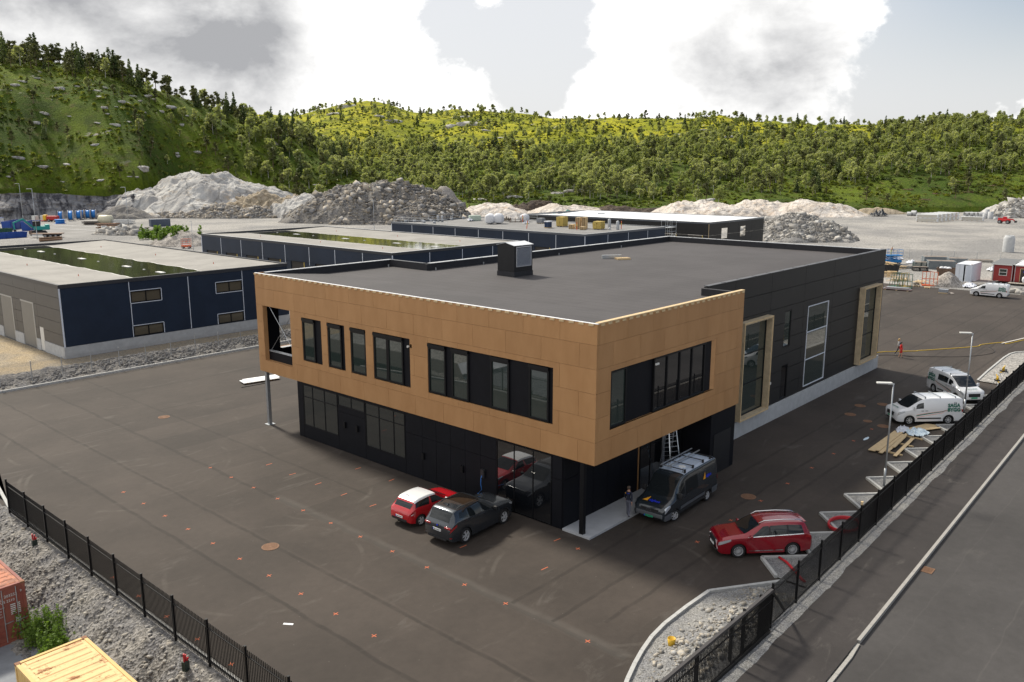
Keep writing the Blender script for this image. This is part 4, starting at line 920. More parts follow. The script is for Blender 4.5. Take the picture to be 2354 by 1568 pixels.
    b = MB(); b.box(-1.05, 1.05, -.86, .86, 0, .35); part('base', b, M_UPST, V); b = MB(); b.add([(-1.02, -.83, .35), (1.02, -.83, .35), (1.02, .83, .35), (-1.02, .83, .35), (-1.02, -.83, 2.28), (1.02, -.83, 2.28), (1.02, .83, 2.28), (-1.02, .83, 2.28), (-1.02, 0, 2.45), (1.02, 0, 2.45)], [(0, 3, 2, 1), (0, 1, 5, 4), (2, 3, 7, 6), (0, 4, 8, 7, 3), (1, 2, 6, 9, 5)]); part('casing', b, mat('black_sheet_metal', (.013, .013, .015), .45, .3, var=.2, vs=1.5), V)
    b = MB(); b.add([(-1.08, -.9, 2.27), (1.08, -.9, 2.27), (1.08, 0, 2.47), (-1.08, 0, 2.47), (-1.08, -.9, 2.30), (1.08, -.9, 2.30), (1.08, 0, 2.50), (-1.08, 0, 2.50)], [(0, 3, 2, 1), (4, 5, 6, 7), (0, 1, 5, 4), (1, 2, 6, 5), (2, 3, 7, 6), (3, 0, 4, 7)]); part('lid', b, mat('pale_sheet_metal', (.62, .64, .67), .45, .1), V); b = MB(); b.add([(-1.08, 0, 2.47), (1.08, 0, 2.47), (1.08, .88, 2.29), (-1.08, .88, 2.29), (-1.08, 0, 2.5), (1.08, 0, 2.5), (1.08, .88, 2.32), (-1.08, .88, 2.32)], [(0, 3, 2, 1), (4, 5, 6, 7), (0, 1, 5, 4), (1, 2, 6, 5), (2, 3, 7, 6), (3, 0, 4, 7)]); part('lid', b, mat('pale_sheet_metal', (.62, .64, .67), .45, .1), V)
    b = MB(); b.box(-.82, .86, -.875, -.835, .72, .78); b.box(-.82, .86, -.875, -.835, 2.12, 2.2); b.box(-.82, -.76, -.875, -.835, .78, 2.12); b.box(.8, .86, -.875, -.835, .78, 2.12); lf = part('louvre_frame', b, M_COPE, V)
    s = MB(); s.beam((-.76, -.87, 0), (.8, -.87, 0), .055, .012, up=(0, .7, 1)); sm = s.mesh(mat('louvre_metal', (.58, .62, .70), .4, .1))
    for i in range(19): obj('slat', sm, lf, (0, 0, .82 + i * .068))
    # pallet and steel offcuts on the roof
    p = thing('pallet', 'wooden pallet with offcuts lying alone on the dark roof', 'pallet', (60.9, 41.5, 10.555), R_(-35)); pallet_parts(p); 
    q = MB(); q.box(-.9, .9, .5, .75, .0, .3); single('steel_channel', q, M_STEEL, 'short grey steel channel beside the pallet on the dark roof', 'steel channel', (60.6, 42.2, 10.555), R_(-35))
def pallet_parts(t, m=None):
    m = m or M_WOOD
    for i in range(5): mb = MB(); mb.box(-.6, .6, -.4 + i * .175, -.4 + i * .175 + .1, .12, .143); part('deck_board', mb, m, t)
    for y in (-.35, 0, .33): mb = MB(); mb.box(-.6, .6, y - .05, y + .05, 0, .12); part('runner', mb, m, t)
main_building()

# ---- the four identical halls
def water_mat():
    m = bpy.data.materials.new('roof_water'); m.use_nodes = True; g = G(m.node_tree); b = m.node_tree.nodes['Principled BSDF']
    p = g.n('ShaderNodeNewGeometry').outputs['Position']
    b.inputs['Base Color'].default_value = (.030, .031, .022, 1); b.inputs['Roughness'].default_value = .04; b.inputs['IOR'].default_value = 1.33
    bn = g.n('ShaderNodeBump'); bn.inputs['Strength'].default_value = .12; bn.inputs['Distance'].default_value = .02; g.set(bn.inputs['Height'], g.noise(p, 2.2, 3, .5)); g.set(b.inputs['Normal'], bn.outputs[0]); return m
M_WATER = water_mat()
def hall(x0, name, label, roof_m, kind):
    B = thing(name, label, 'industrial hall', (x0, 86.0, 0)); W, L, Hh = 25.6, 50.5, 7.3
    c = MB()
    if kind < 4:
        c.box(.16, W - .16, .16, L - .16, .02, 6.75)
    else:                                                     # last hall is still an open shell
        c.box(.16, W - .16, 46.0, L - .16, .02, 6.75); c.box(.16, W - .16, .16, L - .16, 6.55, 6.75)
    part('wall_core', c, M_GAP if kind < 4 else M_BLK, B)
    p = MB(); p.box(0, W, -.02, .15, 0, 1.15); p.box(-.02, .15, .155, L, 0, 1.15 if kind > 1 else 1.15); p.box(W - .15, W, .155, L, 0, 1.15); 
    if kind > 1: part('plinth', p, M_CONC, B)
    jy = [0, 6.75, 13.15, 19.55, W]
    cells = MB()
    H = {1: [(6.85, 10.1, 4.72, 5.95), (6.85, 10.1, 1.19, 2.33), (16.35, 19.6, 4.7, 5.9), (16.35, 19.6, 1.19, 2.33)], 2: [(7.0, 10.0, 2.0, 4.3), (15.0, 18.5, 2.0, 4.3)], 3: [(7.2, 10.5, 2.0, 4.4), (15.0, 18.5, 2.0, 4.4)], 4: [(5.6, 8.4, 3.6, 5.8), (14.2, 16.8, 3.6, 5.8)]}[kind]
    mat_r = M_NAVY if kind < 4 else M_ANTH
    panels(B, 'cladding_panel', mat_r, 'y', 0, .14, [1.16, 6.95] if kind == 1 else [1.16, 4.5, 6.95], lambda k: jy, H, .04)
    for (a0, a1, z0, z1) in H:
        if kind == 1: window(B, 'y', .03, a0 + .02, a1 - .02, z0 + .02, z1 - .02, cols=((a0 + a1) / 2,), fw=.1, depth=.12, glass=mat_int())
        elif kind < 4:
            o = MB(); o.box(a0, a1, .10, .155, z0, z1); part('opening', o, mat('dark_interior', (.05, .045, .04), .9), B)
            o = MB(); o.box(a0, a0 + .18, .0, .1, z0, z1); part('jamb', o, mat('yellow_jamb', (.45, .33, .08), .7), B)
    # front towards the yard: gates and upper panels
    if kind == 1:
        doors = [(7.2, 10.9, .05, 4.85), (13.4, 17.1, .05, 4.85), (19.6, 23.3, .05, 4.85), (25.8, 29.5, .05, 4.85)]; small = (5.1, 6.2, .05, 2.5)
        panels(B, 'cladding_panel', M_GREYP, 'x', 0, .14, [1.16, 2.35, 3.55, 4.8, 6.0, 6.95], lambda k: [.145, 6.3, 12.55, 18.8, 25, 31.2, 37.4, 43.6, L], doors + [small], .03)
        pl = MB(); 
        for a, b in ((.16, 5.1), (6.2, 7.2), (10.9, 13.4), (17.1, 19.6), (23.3, 25.8), (29.5, L)): pl = MB(); pl.box(-.05, .15, a, b, 0, 1.15); part('plinth', pl, M_CONC, B)
        pl = MB(); pl.box(-.05, W, -.06, .155, 0, 1.15); pl.box(W - .15, W, .16, L, 0, 1.15); part('plinth', pl, M_CONC, B)
        for d in doors:
            o = MB(); o.box(.02, .12, d[0] + .25, d[1], d[2], d[3] - .15); dr = part('gate', o, M_DOORG, B); o = MB(); o.box(-.02, .15, d[0], d[0] + .25, d[2], d[3]); o.box(-.02, .15, d[0] + .25, d[1], d[3] - .15, d[3]); part('gate_frame', o, M_STEEL, dr)
        o = MB(); o.box(.03, .1, small[0], small[1], .05, 2.5); part('door', o, M_DOORW, B)
    else:
        gaps = [(1.5 + 6.3 * i, 4.9 + 6.3 * i, 0, 4.55) for i in range(8)]
        panels(B, 'cladding_panel', mat_r, 'x', 0, .14, [1.16, 4.56, 6.95], lambda k: [.145] + [6.3 * i for i in range(1, 8)] + [L], gaps, .03)
        for gq in gaps:
            if kind == 4 and gq[0] > 8: continue
            o = MB(); o.box(-.04, .1, gq[0] - .22, gq[0] - .02, 1.2, 4.55); part('jamb', o, mat('yellow_jamb', (.45, .33, .08), .7), B)
            o = MB(); o.box(.145, .155, gq[0], gq[1], .1, 4.5); part('opening', o, mat('dark_interior', (.05, .045, .04), .9), B)
    # white sealing tape over the joints
    tp = []
    if kind == 1:
        tp = [((6.78, 5.97), (6.78, 6.95)), ((6.82, 2.35), (6.82, 4.7)), ((13.15, 1.2), (13.15, 6.9)), ((19.62, 5.95), (19.62, 6.95)), ((19.62, 2.35), (19.62, 4.68)), ((6.8, 1.2), (6.8, 2.33)), ((10.12, 1.2), (10.12, 2.33)), ((10.12, 4.72), (10.12, 5.98)), ((6.8, 4.72), (6.8, 5.98)), ((16.32, 4.7), (16.32, 5.92)), ((19.62, 4.7), (19.62, 5.92)), ((16.32, 1.2), (16.32, 2.35)), ((19.62, 1.2), (19.62, 2.35)), ((6.8, 5.98), (10.12, 5.98)), ((6.8, 4.7), (10.12, 4.7)), ((6.8, 2.36), (10.12, 2.36)), ((16.32, 5.93), (19.62, 5.93)), ((16.32, 4.68), (19.62, 4.68)), ((16.32, 2.36), (19.62, 2.36))]
        for a, b in tp: mb = MB(); mb.beam((a[0], -.006, a[1]), (b[0], -.006, b[1]), .07, .02, up=(0, 1, 0)); part('sealing_tape', mb, M_TAPE, B)
        mb = MB(); mb.box(-.03, .12, -.03, .0, 1.16, 6.95); part('corner_tape', mb, M_TAPE, B)
    elif kind < 4:
        for q in jy[1:-1]: mb = MB(); mb.box(q - .05, q + .05, -.025, -.002, 4.2 if kind < 4 else 1.2, 6.9); part('sealing_tape', mb, M_TAPE, B)
        for i in range(1, 8): mb = MB(); mb.box(-.025, -.002, 6.3 * i - .05, 6.3 * i + .05, 4.2, 6.9); part('sealing_tape', mb, M_TAPE, B)
        mb = MB(); mb.box(-.06, .1, -.06, -.002, 1.16, 6.95); mb.box(-.06, -.002, L - .1, L + .05, 1.16, 6.95); part('corner_tape', mb, M_TAPE, B)
    else:
        mb = MB(); mb.box(-.05, .05, -.05, -.002, 1.16, 6.95); part('corner_post', mb, M_WOOD, B)
        for i in range(1, 8): mb = MB(); mb.box(-.012, -.002, 6.3 * i - .03, 6.3 * i + .03, 4.2, 6.9); part('joint_strip', mb, M_GAP, B)
    # parapet and roof with a shallow valley
    u = MB(); t = .2; u.box(-.04, W + .04, -.04, t, 6.955, Hh); u.box(-.04, t, t + .002, L - t, 6.955, Hh); u.box(W - t, W + .04, t + .002, L - t, 6.955, Hh); u.box(-.04, W + .04, L - t + .002, L + .04, 6.955, Hh); part('parapet', u, M_COPD if kind < 3 else mat('grey_flashing', (.12, .13, .15), .4, .5), B)
    u = MB(); u.box(-.06, W + .06, -.06, .24, Hh + .002, Hh + .02); u.box(-.06, .24, .242, L, Hh + .002, Hh + .02); u.box(W - .24, W + .06, .242, L, Hh + .002, Hh + .02); part('coping', u, M_COPE if kind > 1 else M_COPD, B)
    R = MB(); zc, ze = 6.80, 7.20
    R.add([(t, t, ze), (W / 2, t, zc), (W - t, t, ze), (t, L - t, ze), (W / 2, L - t, zc), (W - t, L - t, ze)], [(0, 1, 4, 3), (1, 2, 5, 4)]); part('roof', R, roof_m, B)
    if kind < 3:
        n = 40; V = []; zw = 6.93
        for i in range(n + 1):
            y = t + .02 + (L - 2 * t - .04) * i / n; wob = .5 * (mnoise.noise(Vector((i * .7, x0, 0))) + mnoise.noise(Vector((i * 2.3, x0, 4)))) * .7
            V += [(W / 2 - 3.95 + wob * .8 - .25 * i / n, y, zw), (W / 2 + 3.85 + wob, y, zw)]
        w = MB(); w.add(V, [(2 * i, 2 * i + 1, 2 * i + 3, 2 * i + 2) for i in range(n)]); wo = part('rain_water', w, M_WATER, B)
        sc = MB()
        for i in range(n): sc.add([(V[2 * i + k][0] + dx, V[2 * i + k][1], 6.80 + abs(V[2 * i + k][0] + dx - W / 2) / (W / 2 - t) * .4 + .004) for k, dx in ((0, -.16), (0, .05))] + [(V[2 * i + 2][0] + .05, V[2 * i + 2][1], 6.80 + abs(V[2 * i + 2][0] + .05 - W / 2) / (W / 2 - t) * .4 + .004), (V[2 * i + 2][0] - .16, V[2 * i + 2][1], 6.80 + abs(V[2 * i + 2][0] - .16 - W / 2) / (W / 2 - t) * .4 + .004)], [(0, 1, 2, 3)])
        part('dried_shore', sc, mat('limescale', (.55, .54, .51), .9), B); sc = MB()
        for i in range(n): sc.add([(V[2 * i + 1][0] + dx, V[2 * i + 1][1], 6.80 + abs(V[2 * i + 1][0] + dx - W / 2) / (W / 2 - t) * .4 + .004) for dx in (-.05, .16)] + [(V[2 * i + 3][0] + .16, V[2 * i + 3][1], 6.80 + abs(V[2 * i + 3][0] + .16 - W / 2) / (W / 2 - t) * .4 + .004), (V[2 * i + 3][0] - .05, V[2 * i + 3][1], 6.80 + abs(V[2 * i + 3][0] - .05 - W / 2) / (W / 2 - t) * .4 + .004)], [(0, 1, 2, 3)])
        part('dried_shore', sc, mat('limescale', (.55, .54, .51), .9), B)
        for i, (yy, big) in enumerate(((5.5, 1), (9.5, 0), (14, 1), (22, 0), (27, 1), (36, 0), (41, 1), (47, 0))):
            mb = MB(); s = .75 if big else .2; mb.box(W / 2 - s * .35, W / 2 + s * .35, yy - s, yy + s, 6.86, 6.98); part('floating_board', mb, M_DOORW, B)
        for xx in (5, 20.6):
            for yy in (8, 23, 40): mb = MB(); mb.lathe([(.09, 7.0), (.06, 7.03), (.02, 7.28), (0.001, 7.28)], 8); part('marker_cone', mb, mat('orange_plastic', (.6, .10, .03), .5), B, loc=(xx, yy, 0))
    return B
def mat_int(): return glass_mat('tinted_glass', (.10, .085, .06)) if 'tinted_glass' not in bpy.data.materials else bpy.data.materials['tinted_glass']
hall(30.4, 'industrial_hall', 'nearest dark navy hall with standing water on its pale roof and white taped windows', M_FELTG, 1)
hall(72.2, 'industrial_hall', 'second dark hall with a long rain puddle on its roof behind the office building', M_FELTG, 2)
hall(114.7, 'industrial_hall', 'third dark hall with building materials stacked on its grey roof', M_ROOF3, 3)
hall(157.4, 'industrial_hall', 'farthest hall with a white roof and unfinished openings in its end wall', M_WHITE, 4)
# ============================================================ vehicles
def paint(name, rgb, rough=.28, metal=.0, coat=1., flake=0.): return mat(name, rgb, rough, metal, coat=coat, spec=.5)
M_TYRE = mat('tyre_rubber', (.012, .012, .013), .85); M_RIM = mat('alloy_rim', (.55, .56, .58), .35, .35); M_RIMD = mat('dark_alloy', (.10, .10, .11), .35, .8); M_CGLS = glass_mat('car_glass', (.012, .015, .017), .02, 1.5)
M_PLAST = mat('black_plastic', (.016, .016, .018), .6); M_GPLAST = mat('grey_plastic', (.085, .09, .10), .6); M_CHR = mat('chrome', (.75, .76, .78), .15, 1.); M_LAMP = mat('headlamp_glass', (.55, .58, .62), .1, .4, coat=1.); M_TAIL = mat('tail_lamp', (.30, .008, .012), .15, coat=1.)
M_PLATE = mat('number_plate', (.75, .76, .76), .5); M_PLATEG = mat('green_plate', (.02, .32, .16), .5); M_INK = mat('black_ink', (.01, .01, .01), .6); M_BLUE = mat('blue_print', (.01, .03, .55), .5); M_YEL = mat('amber_print', (.75, .33, .02), .5); M_GRN = mat('green_print', (.01, .13, .09), .5); M_ORG = mat('orange_print', (.75, .13, .04), .5); M_DARKIN = mat('cabin_dark', (.008, .008, .009), .9)
def interp(keys, col, x):
    """smooth monotone interpolation of a column of the station table"""
    xs = keys[:, 0]; ys = keys[:, col]
    i = int(np.clip(np.searchsorted(xs, x) - 1, 0, len(xs) - 2)); h = xs[i + 1] - xs[i]; t = min(1, max(0, (x - xs[i]) / h)); d = (ys[i + 1] - ys[i]) / h
    def tg(k):
        if k == 0 or k == len(xs) - 1: return 0 if k == 0 else 0
        a = (ys[k] - ys[k - 1]) / (xs[k] - xs[k - 1]); b = (ys[k + 1] - ys[k]) / (xs[k + 1] - xs[k]); return 0 if a * b <= 0 else 2 * a * b / (a + b)
    m0 = tg(i) if i else d; m1 = tg(i + 1) if i + 1 < len(xs) - 1 else d; t2, t3 = t * t, t * t * t
    return (2 * t3 - 3 * t2 + 1) * ys[i] + (t3 - 2 * t2 + t) * h * m0 + (-2 * t3 + 3 * t2) * ys[i + 1] + (t3 - t2) * h * m1
class Body:
    """car body lofted along x. table rows: x, sill z, belt z, top z, half width low, half width belt, half width roof"""
    def __init__(s, table, axles, wr, arch):
        s.k = np.array(sorted(table), float); s.ax = axles; s.wr = wr; s.ar = arch
    def prof(s, x):
        zl, zb, zt, wl, wb, wt = [interp(s.k, c, x) for c in range(1, 7)]
        for a in s.ax:
            d = abs(x - a)
            if d < s.ar: zl = max(zl, s.wr + math.sqrt(s.ar ** 2 - d * d) * .97)
        z1 = max(zl + .02, zl + .3 * (zb - zl)); z2 = zl + .72 * (zb - zl); dz = zt - zb
        return [(wl, zl), (wl + (wb - wl) * .8 + .015, z1), (wb + .012, z2), (wb, zb), (wb + (wt - wb) * .80, zb + dz * .84), (wt * .86, zb + dz * .985), (0, zt + .012)]
    def S(s, x, t, side=1):
        p = s.prof(x); i = int(min(max(t, 0), 5.999)); f = t - i
        P = [np.array(p[max(0, i - 1)]), np.array(p[i]), np.array(p[i + 1]), np.array(p[min(6, i + 2)] if i + 2 <= 6 else (-p[5][0], p[5][1]))]
        if i == 0: P[0] = P[1]
        if i in (2, 3): c = P[1] + (P[2] - P[1]) * f if i == 3 else None
        else: c = None
        if i == 3: q = P[1] + (P[2] - P[1]) * f + np.array([.018 * math.sin(f * math.pi), 0])
        elif i == 2: q = P[1] + (P[2] - P[1]) * f
        else: q = .5 * ((2 * P[1]) + (-P[0] + P[2]) * f + (2 * P[0] - 5 * P[1] + 4 * P[2] - P[3]) * f * f + (-P[0] + 3 * P[1] - 3 * P[2] + P[3]) * f ** 3)
        return Vector((x, side * max(0, q[0]), q[1]))
    def shell(s, cuts=()):
        x0, x1 = s.k[0, 0], s.k[-1, 0]; xs = set(np.linspace(x0, x1, 46).tolist()) | {float(q) for q in s.k[:, 0]}
        for a in s.ax: xs |= set((a + s.ar * np.array([-1.001, -.995, -.96, -.9, -.8, -.65, -.45, -.2, 0, .2, .45, .65, .8, .9, .96, .995, 1.001])).tolist())
        xs = sorted(xs); ts = [0, .25, .5, .75, 1, 1.5, 2, 2.4, 2.8, 3, 3.15, 3.5, 3.85, 4, 4.2, 4.5, 4.8, 5, 5.3, 5.65, 6]; mb = MB(); n = len(ts) * 2 - 1
        for x in xs:
            mb.v += [tuple(s.S(x, t, 1)) for t in ts] + [tuple(s.S(x, t, -1)) for t in reversed(ts[:-1])]
        for i in range(len(xs) - 1):
            for j in range(n - 1): mb.f.append((i * n + j, (i + 1) * n + j, (i + 1) * n + j + 1, i * n + j + 1)); mb.m.append(0)
        mb.f += [tuple(range(n)), tuple(range((len(xs) - 1) * n + n - 1, (len(xs) - 1) * n - 1, -1))]; mb.m += [0, 0]
        return mb
    def patch(s, cs, side=1, off=.006, nu=8, nv=5, mirror=False):
        """piece of the surface: cs = four (x,t) corners; mirror spans the roof from side to side"""
        P = []
        for i in range(nu + 1):
            u = i / nu; row = []
            for j in range(nv + 1):
                v = j / nv
                if mirror:
                    w = 2 * v - 1; (xa, ta), (xb, tb) = cs[0], cs[1]; xm = cs[2][0], cs[3][0]
                    a = abs(w); x = (xa + (xb - xa) * u) * a + (xm[0] + (xm[1] - xm[0]) * u) * (1 - a); t0 = ta + (tb - ta) * u; row.append(s.S(x, 6 - (6 - t0) * a, -1 if w < 0 else 1))
                else:
                    c = [np.array(q, float) for q in cs]; q = (c[0] * (1 - u) + c[1] * u) * (1 - v) + (c[3] * (1 - u) + c[2] * u) * v; row.append(s.S(q[0], q[1], side))
            P.append(row)
        mb = MB(); c0 = Vector((sum(s.k[:, 0]) / len(s.k), 0, .6))
        for i in range(nu + 1):
            for j in range(nv + 1):
                a = P[min(i + 1, nu)][j] - P[max(i - 1, 0)][j]; b = P[i][min(j + 1, nv)] - P[i][max(j - 1, 0)]; nn = a.cross(b)
                if nn.length < 1e-9: nn = Vector((0, side, 1))
                nn.normalize()
                if nn.dot(P[i][j] - Vector((P[i][j].x * .6, 0, .5))) < 0: nn = -nn
                mb.v.append(tuple(P[i][j] + nn * off))
        n = nv + 1
        for i in range(nu):
            for j in range(nv): mb.f.append((i * n + j, (i + 1) * n + j, (i + 1) * n + j + 1, i * n + j + 1)); mb.m.append(0)
        return mb
WHEELS = {}
def wheel_meshes(r, w, style):
    k = (r, w, style)
    if k in WHEELS: return WHEELS[k]
    ri = r * .70; t = MB(); t.lathe([(ri, -w / 2), (r * .93, -w / 2), (r, -w * .36), (r, w * .36), (r * .93, w / 2), (ri, w / 2), (ri * .97, w * .3), (ri * .97, -w * .3), (ri, -w / 2)], 28, axis='y'); tyre = t.mesh(M_TYRE, True)
    rm = MB(); rm.lathe([(ri * 1.0, w * .40), (ri * .93, w * .47), (ri * .88, w * .42), (ri * .86, w * .1)], 28, axis='y'); n = {'multi': 15, 'five': 5, 'y5': 5, 'six': 7, 'star': 6}[style]
    for i in range(n):
        a = 2 * math.pi * i / n
        def sp(a0, a1, w0, w1): rm.beam((.10 * r * math.cos(a0), w * .44, .10 * r * math.sin(a0)), (ri * .92 * math.cos(a1), w * .42, ri * .92 * math.sin(a1)), w0, .03, up=(0, 1, 0))
        if style == 'y5': sp(a, a + .20, .035, 0); sp(a, a - .20, .035, 0)
        else: sp(a, a, {'multi': .022, 'five': .085, 'six': .045, 'star': .06}[style], 0)
    rm.cyl((0, w * .35, 0), (0, w * .47, 0), .06, n=12); rim = rm.mesh(M_RIM)
    h = MB(); h.cyl((0, -w * .3, 0), (0, w * .12, 0), ri * .95, n=24); hub = h.mesh(mat('brake_dark', (.02, .02, .022), .6, .4))
    WHEELS[k] = (tyre, rim, hub); return WHEELS[k]
def add_wheel(parent, x, y, r, w, style, steer=0):
    ty, rm, hb = wheel_meshes(r, w, style); o = obj('wheel', hb, parent, (x, y, r), (0, 0, (math.pi if y < 0 else 0) + steer)); obj('tyre', ty, o); obj('rim', rm, o); return o
def vehicle(name, label, cat, loc, heading, table, axles, wr, arch, col, track, style, tw=.23, group=None, steer=0):
    t = thing(name, label, cat, loc, heading, group); B = Body(table, axles, wr, arch)
    sh = B.shell().mesh(col, True)
    obj('body', sh, t)
    x0, x1 = B.k[0, 0] + .25, B.k[-1, 0] - .25; u = MB(); hw = track - .26; u.box(x0, x1, -hw, hw, wr * .62, .62)
    part('underbody', u, M_DARKIN, t)
    for a in axles:
        for s in (1, -1): add_wheel(t, a, s * (track - tw / 2), wr, tw, style, steer if a == max(axles) else 0)
    def P(nm, m, cs, side=1, off=.006, mirror=False, nu=8, nv=5, parent=None): return part(nm, B.patch(cs, side, off, nu, nv, mirror), m, parent or t, True)
    return t, B, P
def both(P, nm, m, cs, **k):
    for s in (1, -1): P(nm, m, cs, side=s, **k)
def mirrors(t, x, y, z, m, sz=(.12, .2, .16)):
    for s in (1, -1):
        mb = MB(); mb.box(x - sz[0] / 2, x + sz[0] / 2, s * y, s * (y + sz[1]), z, z + sz[2]); me = mb.mesh(m, True); bevel(me, .03, 2); o = obj('wing_mirror', me, t)
def plate(t, x, z, body, facing, m=None, y=0):
    p = MB(); p.box(-.008, .008, -.26, .26, -.055, .055); po = part('number_plate', p, m or M_PLATE, t, loc=(x, y, z))
    if body: lettering(po, body, .1, M_INK, (facing * .011, 0.015 * facing, 0), (0, facing, 0), (0, 0, 1)); q = MB(); q.box(facing * .009 - .001, facing * .009 + .001, -.26 * facing - .0, -.215 * facing, -.05, .05); part('country_band', q, M_BLUE, po)
def handles(t, B, xs, tt, m):
    for s in (1, -1):
        for x in xs:
            p = B.S(x, tt, s); mb = MB(); mb.box(p.x - .1, p.x + .1, p.y - .012, p.y + .012 + .012 * s, p.z - .015, p.z + .015); part('door_handle', mb, m, t)

# --- red seven-seat estate with silver roof rails, parked at the fence
RED = paint('wine_red_paint', (.26, .004, .014), .25, .25)
tb = [(2.33, .42, .62, .66, .50, .55, .40), (2.28, .28, .78, .84, .66, .70, .52), (2.12, .22, .90, .97, .82, .84, .62), (1.75, .22, .97, 1.05, .88, .885, .66), (1.15, .23, 1.02, 1.13, .89, .90, .66), (.98, .23, 1.03, 1.19, .89, .90, .68), (.62, .23, 1.04, 1.41, .89, .90, .66), (.22, .23, 1.05, 1.60, .89, .90, .62), (-.2, .23, 1.06, 1.675, .89, .90, .66), (-.9, .23, 1.08, 1.69, .89, .90, .65), (-1.6, .24, 1.10, 1.66, .88, .89, .63), (-1.95, .26, 1.11, 1.60, .86, .87, .61), (-2.12, .28, 1.06, 1.36, .83, .84, .58), (-2.24, .30, .98, 1.12, .80, .81, .58), (-2.33, .40, .80, .86, .72, .74, .5)]
t, B, P = vehicle('estate_car', 'wine red sport utility estate car with silver roof rails beside the street fence', 'car', (36.62, 16.45, 0), math.atan2(.69, -.72), tb, (1.34, -1.33), .345, .40, RED, .89, 'multi')
P('windscreen', M_CGLS, [(1.02, 4.35), (.28, 4.35), (1.10, 0), (.30, 0)], mirror=True, nu=8, nv=12); P('rear_window', M_CGLS, [(-2.0, 4.4), (-2.2, 4.2), (-2.03, 0), (-2.22, 0)], mirror=True, nv=12)
for cs in ([(.82, 3.12), (-.12, 3.12), (-.12, 3.92), (.12, 3.92)], [(-.2, 3.12), (-1.02, 3.12), (-1.02, 3.92), (-.2, 3.92)], [(-1.1, 3.12), (-1.85, 3.3), (-1.72, 3.9), (-1.1, 3.92)]): both(P, 'side_window', M_CGLS, cs)
both(P, 'pillar_trim', M_PLAST, [(.84, 3.1), (-1.87, 3.1), (-1.76, 3.93), (.14, 3.93)], off=.003, nu=14)
both(P, 'chrome_strip', M_CHR, [(.9, 3.0), (-1.85, 3.05), (-1.85, 3.12), (.9, 3.08)], nv=1, off=.01); both(P, 'chrome_strip', M_CHR, [(.85, .55), (-.85, .55), (-.85, .68), (.85, .68)], nv=1, off=.012)
both(P, 'headlamp', M_LAMP, [(2.29, 1.9), (1.74, 2.55), (1.74, 3.02), (2.27, 2.8)], off=.014); both(P, 'tail_lamp', M_TAIL, [(-2.3, 2.4), (-1.92, 2.5), (-1.98, 3.0), (-2.25, 3.2)], off=.01)
g_ = MB(); g_.box(2.22, 2.345, -.46, .46, .46, .80); part('grille', g_, M_PLAST, t); 
for s in (1, -1): g_ = MB(); g_.beam((2.33, s * .42, .80), (2.30, s * .62, .40), .06, .05); g_.beam((2.30, s * .62, .40), (2.16, s * .78, .36), .05, .05); part('bumper_trim', g_, M_CHR, t)
g_ = MB(); g_.box(2.30, 2.36, -.5, .5, .30, .36); part('bumper_trim', g_, M_CHR, t)
for s in (1, -1):
    rl = MB(); rl.tube([(.3, s * .56, 1.62), (.05, s * .57, 1.74), (-.9, s * .56, 1.775), (-1.7, s * .54, 1.74), (-1.92, s * .53, 1.63)], .025, 6); part('roof_rail', rl, M_CHR, t, True)
sp = MB(); sp.box(-2.08, -1.9, -.5, .5, 1.575, 1.615); me = sp.mesh(RED, True); bevel(me, .018, 2); obj('spoiler', me, t); mirrors(t, .78, .90, 1.02, RED); plate(t, 2.375, .5, '', 1); handles(t, B, (-.05, -.98), 2.75, RED)
# --- small red hatchback with white roof
RED2 = paint('bright_red_paint', (.42, .006, .012), .25); WHT = paint('white_paint', (.72, .73, .75), .25)
tb = [(1.97, .35, .55, .60, .45, .5, .35), (1.92, .24, .70, .76, .62, .65, .5), (1.72, .2, .82, .88, .78, .80, .6), (1.35, .2, .88, .95, .84, .845, .63), (.95, .21, .92, 1.01, .855, .86, .64), (.78, .21, .93, 1.06, .855, .86, .66), (.35, .21, .94, 1.28, .855, .86, .62), (0., .21, .95, 1.43, .855, .86, .63), (-.5, .21, .97, 1.475, .855, .86, .62), (-1.1, .22, .99, 1.45, .85, .855, .61), (-1.42, .23, 1.0, 1.38, .83, .835, .60), (-1.66, .26, .96, 1.14, .80, .81, .56), (-1.84, .3, .88, .95, .75, .76, .54), (-1.97, .38, .70, .74, .62, .64, .46)]
t, B, P = vehicle('hatchback_car', 'small bright red hatchback with a white roof parked against the black wall', 'car', (28.55, 31.75, 0), R_(2), tb, (1.24, -1.22), .31, .36, RED2, .845, 'five', .2)
P('roof_skin', WHT, [(-.02, 3.98), (-1.5, 3.9), (-.02, 0), (-1.5, 0)], mirror=True, nu=10, nv=14, off=.012)
P('windscreen', M_CGLS, [(.80, 4.35), (.04, 4.4), (.86, 0), (.06, 0)], mirror=True, nv=12); P('rear_window', M_CGLS, [(-1.55, 4.2), (-1.76, 4.1), (-1.57, 0), (-1.77, 0)], mirror=True, nv=12)
both(P, 'reversing_lamp', M_PLATE, [(-1.86, 2.1), (-1.72, 2.15), (-1.73, 2.35), (-1.85, 2.35)], off=.022)
both(P, 'side_window', M_CGLS, [(.66, 3.15), (-.42, 3.15), (-.42, 3.92), (-.02, 3.92)]); both(P, 'side_window', M_CGLS, [(-.62, 3.15), (-1.55, 3.25), (-1.45, 3.88), (-.5, 3.92)])
both(P, 'headlamp', M_LAMP, [(1.88, 2.3), (1.4, 2.8), (1.42, 3.2), (1.8, 3.3)], off=.01); both(P, 'tail_lamp', M_TAIL, [(-1.9, 2.0), (-1.62, 2.2), (-1.64, 2.85), (-1.84, 2.9)], off=.014)
